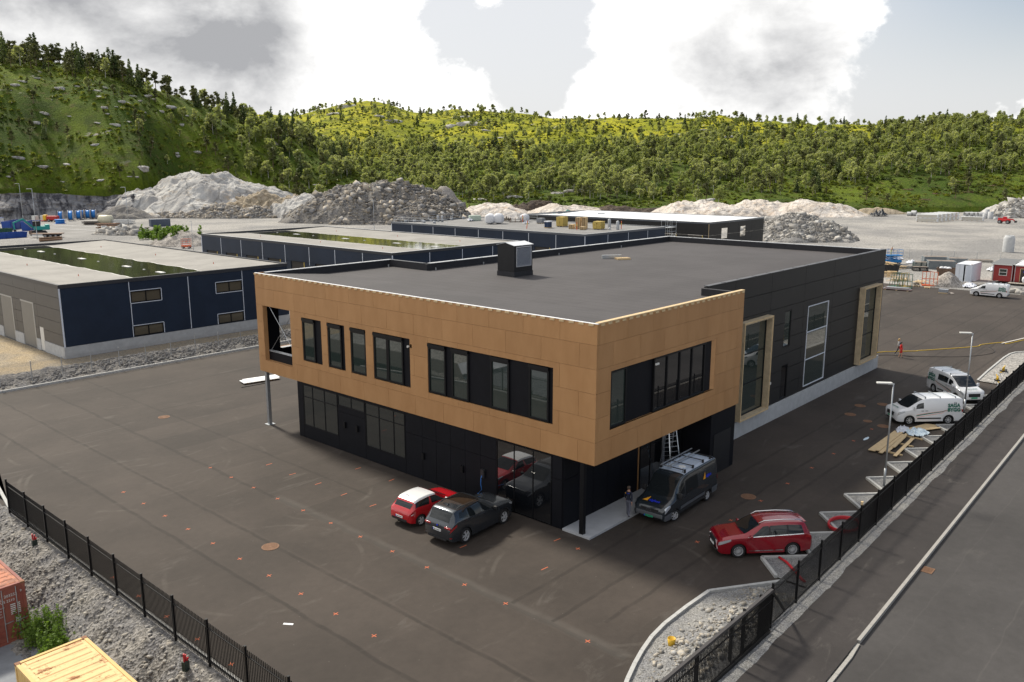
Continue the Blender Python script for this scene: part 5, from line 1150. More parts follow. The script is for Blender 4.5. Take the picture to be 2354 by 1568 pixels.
bmp = MB(); bmp.box(-1.995, -1.9, -.55, .55, .36, .47); part('rear_bumper', bmp, M_PLAST, t); plate(t, -2.0, .58, 'SV 39269', -1); mirrors(t, .6, .86, .93, WHT, (.1, .17, .13)); handles(t, B, (-.3,), 2.7, M_CHR)
an = MB(); an.tube([(-1.2, 0, 1.42), (-1.45, 0, 1.62)], .008, 4); part('aerial', an, M_PLAST, t)
for s in (1, -1): q = MB(); q.box(-.8, .8, s * .865, s * .885, .36, .44); part('side_strip', q, M_GPLAST, t)
# --- dark grey sport utility car charging at the wall
GRY = paint('graphite_paint', (.045, .052, .062), .2, .6)
tb = [(2.45, .42, .70, .76, .58, .64, .5), (2.40, .28, .88, .95, .76, .80, .62), (2.18, .24, .99, 1.06, .92, .94, .72), (1.75, .24, 1.05, 1.14, .97, .975, .74), (1.15, .25, 1.08, 1.20, .985, .99, .74), (.98, .25, 1.09, 1.25, .985, .99, .74), (.55, .25, 1.10, 1.50, .985, .99, .70), (.15, .25, 1.11, 1.67, .985, .99, .71), (-.3, .25, 1.12, 1.745, .985, .99, .72), (-1.1, .25, 1.15, 1.74, .985, .99, .71), (-1.7, .26, 1.18, 1.70, .975, .98, .69), (-2.02, .28, 1.18, 1.62, .95, .955, .67), (-2.22, .3, 1.10, 1.34, .92, .925, .62), (-2.36, .33, 1.0, 1.10, .88, .885, .64), (-2.46, .42, .80, .86, .78, .80, .56)]
t, B, P = vehicle('sport_utility_car', 'dark grey sport utility car plugged into the blue charging cable at the wall', 'car', (28.85, 28.72, 0), R_(2.5), tb, (1.56, -1.42), .375, .43, GRY, .985, 'y5', .27)
P('windscreen', M_CGLS, [(1.0, 4.35), (.2, 4.4), (1.08, 0), (.22, 0)], mirror=True, nv=12); P('rear_window', M_CGLS, [(-2.05, 4.35), (-2.31, 4.2), (-2.07, 0), (-2.32, 0)], mirror=True, nv=12)
t.scale = (1, 1.02, 1.07)
P('sunroof', glass_mat('sunroof_glass', (.01, .008, .007), .03, 1.5), [(-.05, 4.75), (-1.15, 4.75), (-.05, 0), (-1.15, 0)], mirror=True, nv=10)
for cs in ([(.80, 3.12), (-.15, 3.12), (-.15, 3.92), (.1, 3.92)], [(-.24, 3.12), (-1.15, 3.15), (-1.15, 3.9), (-.24, 3.92)], [(-1.22, 3.15), (-1.8, 3.35), (-1.72, 3.85), (-1.22, 3.9)]): both(P, 'side_window', M_CGLS, cs)
both(P, 'headlamp', M_LAMP, [(2.38, 2.3), (1.95, 2.7), (1.95, 3.0), (2.34, 2.9)], off=.01); both(P, 'tail_lamp', M_TAIL, [(-2.44, 2.1), (-2.05, 2.3), (-2.05, 2.7), (-2.4, 2.75)], off=.014); both(P, 'reflector', M_TAIL, [(-2.47, .8), (-2.36, .85), (-2.36, 1.0), (-2.47, 1.0)], off=.014)
for y in (-.66, .66): q = MB(); q.box(-2.445, -2.35, y - .2, y + .2, .90, 1.0); me = q.mesh(M_TAIL, True); bevel(me, .03, 2); obj('tail_lamp', me, t)
bmp = MB(); bmp.box(-2.49, -2.38, -.62, .62, .34, .42); part('rear_bumper', bmp, M_PLAST, t); plate(t, -2.475, .78, 'SD 96323', -1); mirrors(t, .72, .99, 1.06, M_PLAST); handles(t, B, (-.05, -1.05), 2.72, GRY)
bd = MB(); bd.cyl((-2.44, 0, .98), (-2.455, 0, .98), .045, n=14); part('badge', bd, M_BLUE, t)
for s in (1, -1): rl = MB(); rl.tube([(.1, s * .62, 1.66), (-.2, s * .62, 1.735), (-1.5, s * .6, 1.725), (-1.8, s * .58, 1.66)], .018, 6); part('roof_rail', rl, M_PLAST, t, True)
ae = MB(); ae.tube([(-1.55, 0, 1.7), (-1.62, 0, 1.77), (-1.75, 0, 1.70)], [.03, .022, .03], 6); part('shark_fin_aerial', ae, GRY, t, True)
# charger box and cable
ch = thing('charging_point', 'black wall charger with a blue cable hanging to the dark grey car', 'charger', (31.8, 30.65, 0)); q = MB(); q.box(-.06, .07, -.12, .12, 1.45, 1.95); part('box', q, M_PLAST, ch); q = MB(); q.tube([(-.07, 0, 1.6), (-.14, 0, 1.45), (-.13, .03, 1.1), (-.14, -.05, .8), (-.3, .02, .65), (-.6, -.2, .75), (-.88, -.62, .92)], .022, 6); part('cable', q, mat('blue_cable', (.03, .16, .5), .5), ch, True)

# --- vans
def van(name, label, loc, heading, kind, group=None):
    if kind == 'transit':
        col = paint('van_white', (.70, .71, .73), .3)
        tb = [(2.46, .40, .66, .72, .60, .66, .5), (2.40, .28, .86, .92, .80, .84, .62), (2.2, .24, 1.0, 1.08, .92, .94, .72), (1.75, .24, 1.08, 1.2, .97, .985, .74), (1.5, .24, 1.12, 1.3, .98, .99, .76), (1.1, .24, 1.14, 1.58, .985, .99, .78), (.72, .25, 1.15, 1.82, .985, .99, .80), (.35, .25, 1.15, 1.93, .985, .99, .82), (-.3, .25, 1.15, 1.97, .985, .99, .83), (-1.6, .26, 1.15, 1.97, .985, .99, .83), (-2.3, .28, 1.14, 1.95, .98, .985, .83), (-2.44, .3, 1.12, 1.88, .96, .965, .82), (-2.48, .36, 1.0, 1.70, .93, .94, .80)]
        ax, wr = (1.50, -1.43), .335; ws = [(1.58, 4.3), (.55, 4.5), (1.72, 0), (.58, 0)]; style = 'six'
    elif kind == 'volks':
        col = paint('van_white', (.70, .71, .73), .3)
        tb = [(2.43, .40, .62, .68, .66, .70, .55), (2.38, .28, .82, .88, .82, .86, .68), (2.2, .24, .98, 1.06, .92, .93, .74), (1.75, .24, 1.08, 1.2, .94, .95, .76), (1.5, .24, 1.1, 1.34, .945, .95, .78), (1.1, .24, 1.12, 1.62, .945, .95, .80), (.72, .25, 1.13, 1.84, .945, .95, .80), (.35, .25, 1.13, 1.93, .945, .95, .81), (-.3, .25, 1.13, 1.96, .945, .95, .81), (-1.6, .26, 1.13, 1.96, .945, .95, .81), (-2.3, .28, 1.12, 1.94, .94, .945, .81), (-2.42, .36, 1.0, 1.8, .91, .92, .8)]
        ax, wr = (1.53, -1.47), .33; ws = [(1.56, 4.3), (.55, 4.5), (1.66, 0), (.58, 0)]; style = 'five'
    else:
        col = paint('midnight_grey_paint', (.020, .027, .034), .25, .2)
        tb = [(2.95, .42, .72, .78, .70, .74, .55), (2.9, .30, .92, .98, .86, .89, .68), (2.7, .26, 1.08, 1.16, .93, .95, .74), (2.25, .26, 1.16, 1.27, .96, .97, .76), (2.02, .27, 1.2, 1.36, .97, .98, .78), (1.6, .28, 1.3, 1.86, .975, .985, .78), (1.25, .3, 1.32, 2.22, .98, .99, .80), (.85, .32, 1.32, 2.40, .985, .99, .82), (.2, .34, 1.32, 2.46, .985, .99, .82), (-1.8, .34, 1.32, 2.46, .985, .99, .82), (-2.75, .36, 1.3, 2.44, .98, .985, .82), (-2.9, .38, 1.26, 2.36, .96, .965, .81), (-2.95, .45, 1.1, 2.1, .93, .94, .8)]
        ax, wr = (1.87, -1.78), .345; ws = [(1.92, 4.35), (1.12, 4.5), (2.02, 0), (1.16, 0)]; style = 'star'
    t, B, P = vehicle(name, label, 'van', loc, heading, tb, ax, wr, .41, col, .97 if kind != 'volks' else .93, style, .23, group, steer=-.35 if kind == 'sprinter' else 0)
    xr = B.k[0, 0]; xf = B.k[-1, 0]
    P('windscreen', M_CGLS, ws, mirror=True, nv=14)
    if kind == 'sprinter':
        both(P, 'side_window', M_CGLS, [(1.72, 3.1), (.95, 3.1), (.95, 3.8), (1.38, 3.82)]); P('side_window', M_CGLS, [(.78, 2.9), (-.55, 2.9), (-.55, 3.82), (.78, 3.82)], side=1)
        both(P, 'headlamp', M_LAMP, [(2.9, 1.9), (2.40, 2.5), (2.46, 3.1), (2.86, 3.4)], off=.014); both(P, 'side_strip', M_GPLAST, [(1.4, .9), (-1.32, .9), (-1.32, 1.35), (1.4, 1.35)], off=.016); both(P, 'tail_lamp', M_TAIL, [(-2.95, 2.3), (-2.8, 2.3), (-2.8, 3.1), (-2.95, 3.1)], off=.012)
        both(P, 'bumper_corner', M_GPLAST, [(-2.94, .1), (-2.2, .1), (-2.2, 1.3), (-2.94, 1.3)], off=.014)
        q = MB(); q.box(2.72, 2.985, -.80, .80, .42, .68); me = q.mesh(M_GPLAST, True); bevel(me, .07, 3); obj('bumper', me, t); both(P, 'bumper_corner', M_GPLAST, [(2.9, .2), (2.32, .2), (2.32, 1.5), (2.9, 1.5)], off=.016); q = MB(); q.box(2.86, 2.975, -.52, .52, .74, .90); part('grille', q, M_PLAST, t)
        st = MB(); n = 24
        for i in range(n): a0, a1 = 2 * math.pi * i / n, 2 * math.pi * (i + 1) / n; st.beam((2.985, .12 * math.sin(a0), .82 + .12 * math.cos(a0)), (2.985, .12 * math.sin(a1), .82 + .12 * math.cos(a1)), .016, .016)
        for i in range(3): a0 = 2 * math.pi * i / 3; st.beam((2.985, 0, .82), (2.985, .12 * math.sin(a0), .82 + .12 * math.cos(a0)), .02, .014)
        part('badge', st, M_CHR, t); plate(t, 3.0, .46, 'DN 39391', 1, M_PLATEG)
        P('roof_skin', mat('pale_blue_roof', (.45, .52, .62), .4), [(.72, 4.75), (-2.86, 4.75), (.72, 0), (-2.86, 0)], mirror=True, nu=8, nv=14, off=.01)
        for y in (-.6, -.36, -.12, .12, .36, .6): q = MB(); q.box(-2.45, .55, y - .025, y + .025, 2.46, 2.492); part('roof_rib', q, mat('pale_blue_roof'), t)
        for x in (.55, -.35, -1.5, -2.35):
            q = MB(); q.beam((x, -.72, 2.60), (x, .72, 2.60), .05, .04); q.box(x - .06, x + .06, .68, .76, 2.40, 2.64); q.box(x - .06, x + .06, -.76, -.68, 2.40, 2.64); part('roof_bar', q, M_PLAST, t)
        for y in (-.66, -.18): q = MB(); q.beam((.75, y, 2.66), (-2.8, y, 2.66), .05, .06); part('load_rail', q, M_STEEL, t)
        q = MB(); q.cyl((-.1, .2, 2.47), (-.1, .2, 2.52), .2, n=16); part('roof_vent', q, M_PLATE, t); q = MB(); q.beam((.72, -.66, 2.66), (.72, .05, 2.66), .04, .04); q.beam((.5, -.3, 2.62), (.62, -.22, 2.9), .03, .03); q.beam((.5, -.1, 2.62), (.62, -.22, 2.9), .03, .03); part('rack_stop', q, M_STEEL, t)
        an = MB(); an.tube([(.65, .62, 2.45), (.6, .64, 2.75)], .01, 4); part('aerial', an, M_PLAST, t); mirrors(t, 1.62, .98, 1.28, M_PLAST, (.14, .24, .34)); handles(t, B, (.98, .62), 2.7, M_PLAST)
        # logo on bonnet and side: amber triangle with blue lettering
        def logo(o, r, u, s):
            r, u = Vector(r).normalized(), Vector(u).normalized(); o = Vector(o); tri = MB(); tri.add([o - r * s * 1.25 - u * s * .42, o - r * s * .55 - u * s * .42, o - r * s * .55 + u * s * .62], [(0, 1, 2)]); lg = part('logo', tri, M_YEL, t); lettering(t, 'alglass', s * .62, M_BLUE, tuple(o + r * s * .35 - u * s * .12 + r.cross(u) * .006), r, u, bold=.006)
        hz = B.S(2.42, 6).z; hz2 = B.S(2.72, 6).z; u_ = Vector((-.30, 0, hz - hz2)).normalized(); logo(Vector((2.56, -.02, (hz + hz2) / 2)) + Vector((hz - hz2, 0, .3)).normalized() * .055, (0, 1, 0), u_, .42)
        p0, p1 = B.S(-1.75, 3.15, 1), B.S(-1.75, 3.62, 1); logo((p0 + p1) / 2 + Vector((.15, .03, .05)), (-1, 0, 0), (p1 - p0), .40)
        return t
    gl = [(1.28, 3.12), (.5, 3.12), (.5, 3.78), (.92, 3.8)] if kind == 'transit' else [(1.25, 3.1), (.42, 3.1), (.42, 3.75), (.86, 3.78)]
    both(P, 'side_window', M_CGLS, gl)
    both(P, 'headlamp', M_LAMP, [(2.38, 1.9), (1.88, 2.5), (1.92, 3.15), (2.34, 3.0)], off=.014); both(P, 'tail_lamp', M_TAIL, [(xr + .02, 2.2), (xr + .12, 2.2), (xr + .12, 3.0), (xr + .02, 3.0)], off=.014)
    both(P, 'side_strip', M_PLAST, [(.95, .75), (-.85, .75), (-.85, 1.05), (.95, 1.05)], off=.014, nv=2)
    q = MB(); q.box(xf - .14, xf + .01, -.5, .5, .58 if kind == 'transit' else .62, .86 if kind == 'transit' else .78); me = q.mesh(M_PLAST); bevel(me, .04, 2); obj('grille', me, t); q = MB(); q.box(xf - .2, xf - .005, -.55, .55, .3, .44); part('lower_intake', q, M_PLAST, t)
    plate(t, xf + .022, .52, '', 1, M_PLATEG)
    q = MB(); q.box(xr - .03, xr + .1, -.85, .85, .34, .46); part('rear_bumper', q, M_PLAST if kind == 'transit' else M_GPLAST, t)
    mirrors(t, 1.22, .98, 1.16, col, (.12, .2, .24)); handles(t, B, (.58, .28), 2.6, M_PLAST)
    for x in (.35, -.75, -1.9) if kind == 'transit' else (.4, -.4, -1.2, -1.9):
        q = MB(); q.beam((x, -.78, 2.05), (x, .78, 2.05), .05, .035); q.box(x - .035, x + .035, .74, .8, 1.92, 2.065); q.box(x - .035, x + .035, -.8, -.74, 1.92, 2.065); part('roof_bar', q, M_STEEL, t)
    # livery: green and orange stripes sweeping up to the lettering
    for s in (1, -1):
        for (m, a, b, w0, w1) in ((M_ORG, 1.62, 2.62, .05, .06), (M_GRN, 1.38, 2.38, .18, .20), (M_ORG, 1.14, 2.12, .05, .06)):
            P('stripe', m, [(1.02, a), (-1.42, b), (-1.42, b + w1), (1.02, a + w0)], side=s, off=.008, nv=2, nu=14); P('stripe', m, [(-2.1, b + .2), (-2.42, b + .32), (-2.42, b + .32 + w1), (-2.1, b + .2 + w1)], side=s, off=.008, nv=2, nu=4)
        r = (-s, 0, 0); p0, p1 = B.S(-1.75, 2.55, s), B.S(-1.75, 3.3, s); u = (p1 - p0); o = p0 + Vector((0, s * .028, 0))
        lettering(t, 'BYGG', .36, M_GRN, tuple(o + Vector((0, s * .006, .02))), r, u, bold=.018); lettering(t, 'SAGA', .36, M_GRN, tuple(p1 + Vector((0, s * .022, .06))), r, u, bold=.018)
        c = MB(); pp = B.S(-1.85, 3.62, s); n = 14
        for i in range(n): a0, a1 = 2 * math.pi * i / n, 2 * math.pi * (i + 1) / n; c.beam(pp + Vector((.09 * math.cos(a0), s * .012, .09 * math.sin(a0))), pp + Vector((.09 * math.cos(a1), s * .012, .09 * math.sin(a1))), .02, .02)
        c.beam(pp + Vector((.1, s * .012, -.06)), pp + Vector((.7 * 1, s * .012, -.12)), .012, .012); part('emblem', c, mat('navy_print', (.02, .025, .06), .5), t)
    hz, hz2 = B.S(1.95, 6), B.S(2.25, 6); u = (hz - hz2).normalized(); lettering(t, '– SAGA BYGG –', .15, M_GRN, tuple((hz + hz2) / 2 + Vector((-u.z * -1, 0, -u.x)).normalized() * .03 + Vector((0, 0, .03))), (0, 1, 0), u, bold=.004)
    return t, P
van('van', 'dark grey van with pale roof and ladder racks at the entrance', (38.6, 22.28, 0), math.pi + .03, 'sprinter').scale = (1, 1, .93)
T1, P1 = van('van', 'white van with roof bars seen from its side next to the timber boards', (64.72, 17.05, 0), math.atan2(.7, -.7), 'transit', 'white vans parked along the fence')
T2, P2 = van('van', 'white van with rear side window facing the camera behind the other white van', (73.75, 17.15, 0), math.atan2(-.74, -.67), 'transit', 'white vans parked along the fence')
both(P2, 'side_window', M_CGLS, [(.36, 3.12), (-.95, 3.12), (-.95, 3.8), (.36, 3.8)])
van('van', 'white delivery van standing alone near the red site cabin', (136.65, 28.65, 0), math.pi / 2, 'volks', 'white vans')
# ============================================================ yard furniture
M_BLKM = mat('black_powder_coat', (.008, .008, .009), .45, .2, spec=.3)
# ---- picket fences
def picket_fence(name, label, pts, h, npick, budget, top_inset=.12, pale=False):
    """pts: post positions; each bay has two rails and pickets of its own"""
    F = thing(name, label, 'fence', pts[0]); o = Vector(pts[0]); n = len(pts)
    pm = MB(); pm.box(-.04, .04, -.04, .04, -.1, h + .12); pm = pm.mesh(M_BLKM); cap = MB(); cap.box(-.045, .045, -.045, .045, h + .122, h + .14); cap = cap.mesh(M_BLKM)
    km = MB(); km.box(-.012, .012, -.012, .012, .06, h); km = km.mesh(M_BLKM); rest = MB(); left = budget
    for i, p in enumerate(pts):
        q = Vector(p) - o; po = obj('post', pm, F, q); obj('post_cap', cap, po)
        if i == n - 1: break
        d = Vector(pts[i + 1]) - Vector(p); L = d.length; dn = d / L; sd = Vector((-dn.y, dn.x, 0))
        for z in (.28, h - .22):
            r = MB(); r.beam(q + Vector((0, 0, z)) + dn * .04, q + d + Vector((0, 0, z)) - dn * .04, .045, .035); part('rail', r, M_BLKM, F)
        a = math.atan2(dn.y, dn.x)
        for k in range(1, npick):
            c = q + d * (k / npick)
            if left > 0: obj('picket', km, F, c + sd * .032, a); left -= 1
            else:
                c2 = c + sd * .032; rest.box(c2.x - .012, c2.x + .012, c2.y - .012, c2.y + .012, .06 + c2.z, h + c2.z)
    if rest.f: tag(part('far_pickets', rest, M_BLKM, F), kind='stuff')
    return F
lp = [(13.52, 48.7 - 2.67 * i, 0) for i in range(14)]
picket_fence('picket_fence', 'black steel picket fence between the yard and the gravel bank', lp, 1.85, 24, 290)
rp = [(27.35 + 2.62 * i, fy(27.35 + 2.62 * i) + .02, .0) for i in range(27)]
picket_fence('picket_fence', 'long black steel picket fence along the street footpath', rp, 1.95, 24, 290)
# sliding gate in front of the planted bed
def gate():
    Gt = thing('sliding_gate', 'black sliding gate with a flat top rail beside the stony bed', 'gate', (20.4, 12.62, 0)); L = 9.2; h = 1.92
    b = MB(); b.box(-.2, L, -.06, .06, h, h + .12); part('top_rail', b, mat('gate_top_steel', (.075, .07, .07), .5, .4), Gt)
    b = MB(); b.box(0, L, -.05, .05, .12, .26); part('bottom_rail', b, M_BLKM, Gt)
    b = MB(); b.beam((L, 0, h), (L + 1.4, 0, .5), .07, .09); part('brace', b, M_BLKM, Gt)
    b = MB(); b.beam((0, 0, 1.55), (L, 0, 1.55), .035, .05); b2 = MB(); part('middle_rail', b, M_BLKM, Gt)
    k = MB(); k.box(-.014, .014, -.014, .014, .26, h); k = k.mesh(M_BLKM)
    for i in range(92): obj('picket', k, Gt, (.05 + i * .1, 0, 0))
    for x in (1.0, 3.6, 6.2, 8.6): b = MB(); b.box(x - .05, x + .05, .12, .22, 0, h + .05); part('post', b, M_BLKM, Gt)
    bm_ = MB(); bm_.cyl((0, -.062, 0), (0, -.068, 0), .02, n=8); bm_ = bm_.mesh(M_CHR)
    for i in range(10): obj('bolt', bm_, Gt, (.4 + i * .95, 0, h + .06))
gate()
# gravel strip and concrete feet under the street fence
def strip():
    xs = np.linspace(18, 110, 500); ys = np.linspace(-.55, .32, 9); X, Y = np.meshgrid(xs, ys, indexing='ij')
    wob = (fbm(xs * .5, xs * 0, 2) - .5) * .5; YY = fy(X) + np.where(Y < 0, Y * (1 + wob[:, None]), Y); Z = .125 + (fbm(X * 5, YY * 5, 3) - .5) * .05; Z[:, 0] = .09; Z[:, -1] = -.02
    V = np.stack([X, YY, Z], -1).reshape(-1, 3); n, k = X.shape; i = (np.arange(n - 1)[:, None] * k + np.arange(k - 1)[None]).ravel()
    tag(obj('gravel_strip', np_mesh('gravel_strip', V, np.concatenate([np.stack([i, i + k, i + k + 1], 1), np.stack([i, i + k + 1, i + 1], 1)]), M_FINE)), kind='structure')
strip()
for i, p in enumerate(lp[1::2]): 
    V, F, mi = ROCKS[i % 7]; o = obj('stone', np_mesh('stone', V, F, M_BLD), None, (p[0] - .28, p[1] - .1, .0), random.uniform(0, 6), .14); tag(o, 'brownish stone at the foot of a post of the left fence', 'stone', 'stones at the fence posts')
# ---- kerbs
def kerb(name, pts, w=.13, z0=-.02, z1=.13, L=1.0, parent=None, m=None):
    root = parent or tag(obj(name, None), kind='structure')
    for a, b in zip(pts, pts[1:]):
        a, b = Vector((*a, 0)), Vector((*b, 0)); d = (b - a).length; n = max(1, round(d / L))
        for i in range(n):
            p, q = a.lerp(b, i / n), a.lerp(b, (i + 1) / n); e = (q - p).normalized() * .006; mb = MB(); mb.beam(p + e + Vector((0, 0, (z0 + z1) / 2)), q - e + Vector((0, 0, (z0 + z1) / 2)), w, z1 - z0); part('kerb_stone', mb, m or M_KERB, root)
    return root
kerb('street_kerb', [(31.4, ky(31.4) - .02)] + [(x, ky(x) - .02) for x in (60, 120)], .14, -.05, .15, 1.5, m=mat('granite_kerb', (.30, .288, .268), .8, var=.15, vs=4, bump=.3, bs=30))
kerb('street_kerb', [(8, ky(8) - .1), (30.2, ky(30.2) - .12), (31.3, ky(31.3) - .04)], .15, -.05, .06, 1.5, m=mat('granite_kerb'))
kerb('yard_kerb', [(13.9, 76.75), (62, 77.15)], .2, -.02, .16, 2.); kerb('yard_kerb', [(13.75, 49.5), (14.9, 56.5), (16, 62)], .16, -.02, .1, 1.5)
kerb('fence_edge', [(13.74, 49), (13.74, 14)], .1, -.02, .05, 2.)
TX = [35.7 + 3.53 * i for i in range(12)]
saw = [(33.6, 14.2)]
for x in TX: saw += [(x - 1.765 + .02 * 0, 14.1) if x > 36 else (34.35, 14.5), (x, 15.85)]
saw += [(77.0, 13.9)]
kb = kerb('sawtooth_kerb', saw[1:], .15, -.02, .14, 1.2)
bed = MB(); bed.add([(x, y, .06) for x, y in saw[1:]] + [(77.0, 13.7, .06), (34.35, 13.0, .06)], [tuple(range(len(saw) + 1))]); me = bed.mesh(M_FINE)
for pl in me.polygons:
    if pl.normal.z < 0: pl.flip()
bm = bmesh.new(); bm.from_mesh(me); bmesh.ops.triangulate(bm, faces=bm.faces); bm.to_mesh(me); bm.free(); obj('crushed_stone_fill', me, kb)
# ---- planted bed with stones (in front, right)
out_ = [(34.2, 14.0), (31.05, 16.1), (29.2, 16.15), (27.4, 16.12), (26.2, 15.98), (25.1, 15.72), (24.2, 15.45), (23.2, 15.1), (22.0, 14.6), (20.8, 14.0)]
kp = kerb('bed_kerb', out_, .16, -.02, .16, .95)
xs = np.linspace(20.6, 34.2, 170); ys = np.linspace(0, 1, 44); X, T = np.meshgrid(xs, ys, indexing='ij'); oy = np.interp(xs, [q[0] for q in out_][::-1], [q[1] for q in out_][::-1]) - .06; Y = 12.75 + (oy[:, None] - 12.75) * T
hh = .04 + .50 * np.exp(-((Y - 13.9) / 1.0) ** 2) * smoothstep(23.5, 26.5, X) * smoothstep(33.2, 31.6, X) * (.7 + .7 * fbm(X * .7, Y * .7, 2)) + (fbm(X * 4, Y * 4, 4) - .5) * .10 * smoothstep(1, .9, T)
V = np.stack([X, Y, hh], -1).reshape(-1, 3); n, k = X.shape; ii = (np.arange(n - 1)[:, None] * k + np.arange(k - 1)[None]).ravel(); F_ = np.concatenate([np.stack([ii, ii + k, ii + k + 1], 1), np.stack([ii, ii + k + 1, ii + 1], 1)])
bd = tag(obj('stony_bed', np_mesh('stony_bed', V, F_, M_FINE)), kind='structure'); sm_ = rock_meshes(mat('pale_stone', (.27, .27, .27), .9, var=.2, vs=5, rgb2=(.35, .31, .25), rnd=.3)); r_ = random.Random(5)
def bedz(x, y):
    i = int(np.clip((x - 20.6) / 13.6 * 169, 0, 169)); j = int(np.clip((y - 12.75) / max(.2, oy[i] - 12.75) * 43, 0, 43)); return float(hh[i, j])
for q in range(420):
    x = r_.uniform(24.6, 32.8); y = 13.1 + abs(r_.gauss(.2, .95))
    if y > np.interp(x, xs, oy) - .35: continue
    s = .03 + .085 * r_.random() ** 2.2; obj('stone', sm_[q % 7], bd, (x, y, bedz(x, y) + s * .2), (r_.uniform(-.5, .5), r_.uniform(-.5, .5), r_.uniform(0, 6)), s)
obj('stone', sm_[2], bd, (25.6, 14.25, .3), (0, .2, 1), .24); obj('stone', sm_[4], bd, (26.3, 14.6, .2), (0, .2, 2), .14); obj('stone', sm_[5], bd, (26.7, 14.9, .2), (0, .2, 2), .14)
P_ = []; 
for q in range(2600):
    x = r_.uniform(23.5, 33.2); y = 13.0 + abs(r_.gauss(.3, 1.0))
    if y < np.interp(x, xs, oy) - .25: P_.append((x, y, bedz(x, y)))
P_ = np.array(P_); s_ = .015 + .05 * rng.random(len(P_)) ** 3; tag(obj('small_stones', scatter('small_stones', TINY, P_, s_, rng.random(len(P_)) * 6.3, rng.integers(0, 5, len(P_)), mat('pale_stone')), bd), kind='stuff')
bk = thing('bucket', 'yellow paint bucket standing among the stones of the bed', 'bucket', (26.15, 15.05, .12), .4); q = MB(); q.lathe([(.001, 0), (.13, 0), (.16, .34), (.15, .34), (.13, .06), (.001, .06)], 18); part('pail', q, mat('yellow_plastic', (.62, .38, .02), .45, var=.2, vs=6), bk, True); q = MB(); q.tube([(.16 * math.cos(a), .16 * math.sin(a) * .3 - .16, .30 - .1 * math.sin(a)) for a in np.linspace(0, math.pi, 9)], .006, 5); part('bail', q, M_STEEL, bk)
# ---- far bed at the right with kerb, saw stands
bp = [(80.2, 14.2), (80.4, 17.0), (84.8, 17.2), (88.3, 17.3), (92.1, 17.4), (94.4, 17.35), (95.6, 17.1), (96.7, 16.4), (97.3, 15.0)]
kerb('bed_kerb', bp[1:], .16, -.02, .15, 1.5); q = MB(); q.add([(x, y, .08) for x, y in bp] + [(97.3, 14.3, .08)], [tuple(range(len(bp) + 1))]); me = q.mesh(M_YARD)
for pl in me.polygons:
    if pl.normal.z < 0: pl.flip()
tag(obj('gravel_bed', me), kind='structure')
def saw_stand(loc, rot, label):
    t = thing('saw_stand', label, 'power saw', loc, rot); y_ = mat('tool_yellow', (.65, .42, .03), .5); q = MB(); q.beam((-.5, 0, .75), (.5, 0, .75), .07, .06)
    part('beam', q, y_, t)
    for a, b in (((-.45, 0, .72), (-.6, .35, 0)), ((-.45, 0, .72), (-.6, -.35, 0)), ((.45, 0, .72), (.6, .35, 0)), ((.45, 0, .72), (.6, -.35, 0))): q = MB(); q.cyl(a, b, .02, n=6); part('leg', q, M_ALU, t)
    q = MB(); q.box(-.22, .22, -.2, .2, .785, .87); part('saw_table', q, M_PLAST, t); q = MB(); q.cyl((0, -.03, 1.05), (0, .03, 1.05), .16, n=16); q.box(-.05, .05, -.1, .1, .87, 1.02); q.beam((.05, .03, 1.12), (.28, .03, 1.28), .06, .06); part('saw_head', q, y_, t)
saw_stand((77.9, 15.0, .1), .5, 'yellow mitre saw on a tripod stand in the gravel by the fence'); saw_stand((81.9, 15.4, .1), -.3, 'yellow table saw nearer the far end of the gravel bed')
q = MB(); q.cyl((-.45, 0, .09), (.45, 0, .09), .09, n=10); single('tool_tube', q, M_PLAST, 'short black tube lying on the gravel bed behind the saws', 'tube', (85.7, 15.9, .1), .2)
# ---- street lamps
def lamp(loc, h, rot, label, arm=.75, group='street lamps'):
    t = thing('street_lamp', label, 'street lamp', loc, rot, group); k = h / 6.2
    q = MB(); q.cyl((0, 0, 0), (0, 0, 1.1 * k), .07 * k ** .5, n=12); q.cyl((0, 0, 1.1 * k), (0, 0, h), .055 * k ** .5, .04 * k ** .5, n=12); part('pole', q, M_STEEL, t, True)
    q = MB(); q.box(-.05, arm * .35, -.03, .03, h - .05, h + .02); part('arm', q, M_STEEL, t); q = MB(); q.box(.08, .08 + arm, -.13, .13, h, h + .09); me = q.mesh(M_DOORW); bevel(me, .03, 2); obj('lamp_head', me, t)
lamp((49.2, 14.65, .06), 6.2, R_(125), 'grey street lamp rising from a kerb triangle near the timber boards', .85); lamp((68.7, 15.2, .06), 6.2, R_(125), 'grey street lamp between the two parked white vans', .85)
lamp((105.3, 322.8, 0), 13., R_(200), 'tall grey lamp post farthest left in front of the dark cliff', 1.5); lamp((81.7, 241.6, 0), 13., R_(200), 'tall grey lamp post beside the teal excavator', 1.5); lamp((106., 241.6, 0), 13., R_(200), 'tall grey lamp post next to the stone slab row', 1.5); lamp((94., 181.9, 0), 6.5, R_(200), 'slim lamp post beside the orange work platform', .8); lamp((158, 196, 0), 9., R_(200), 'slim lamp post in front of the huge rubble pile', .8)
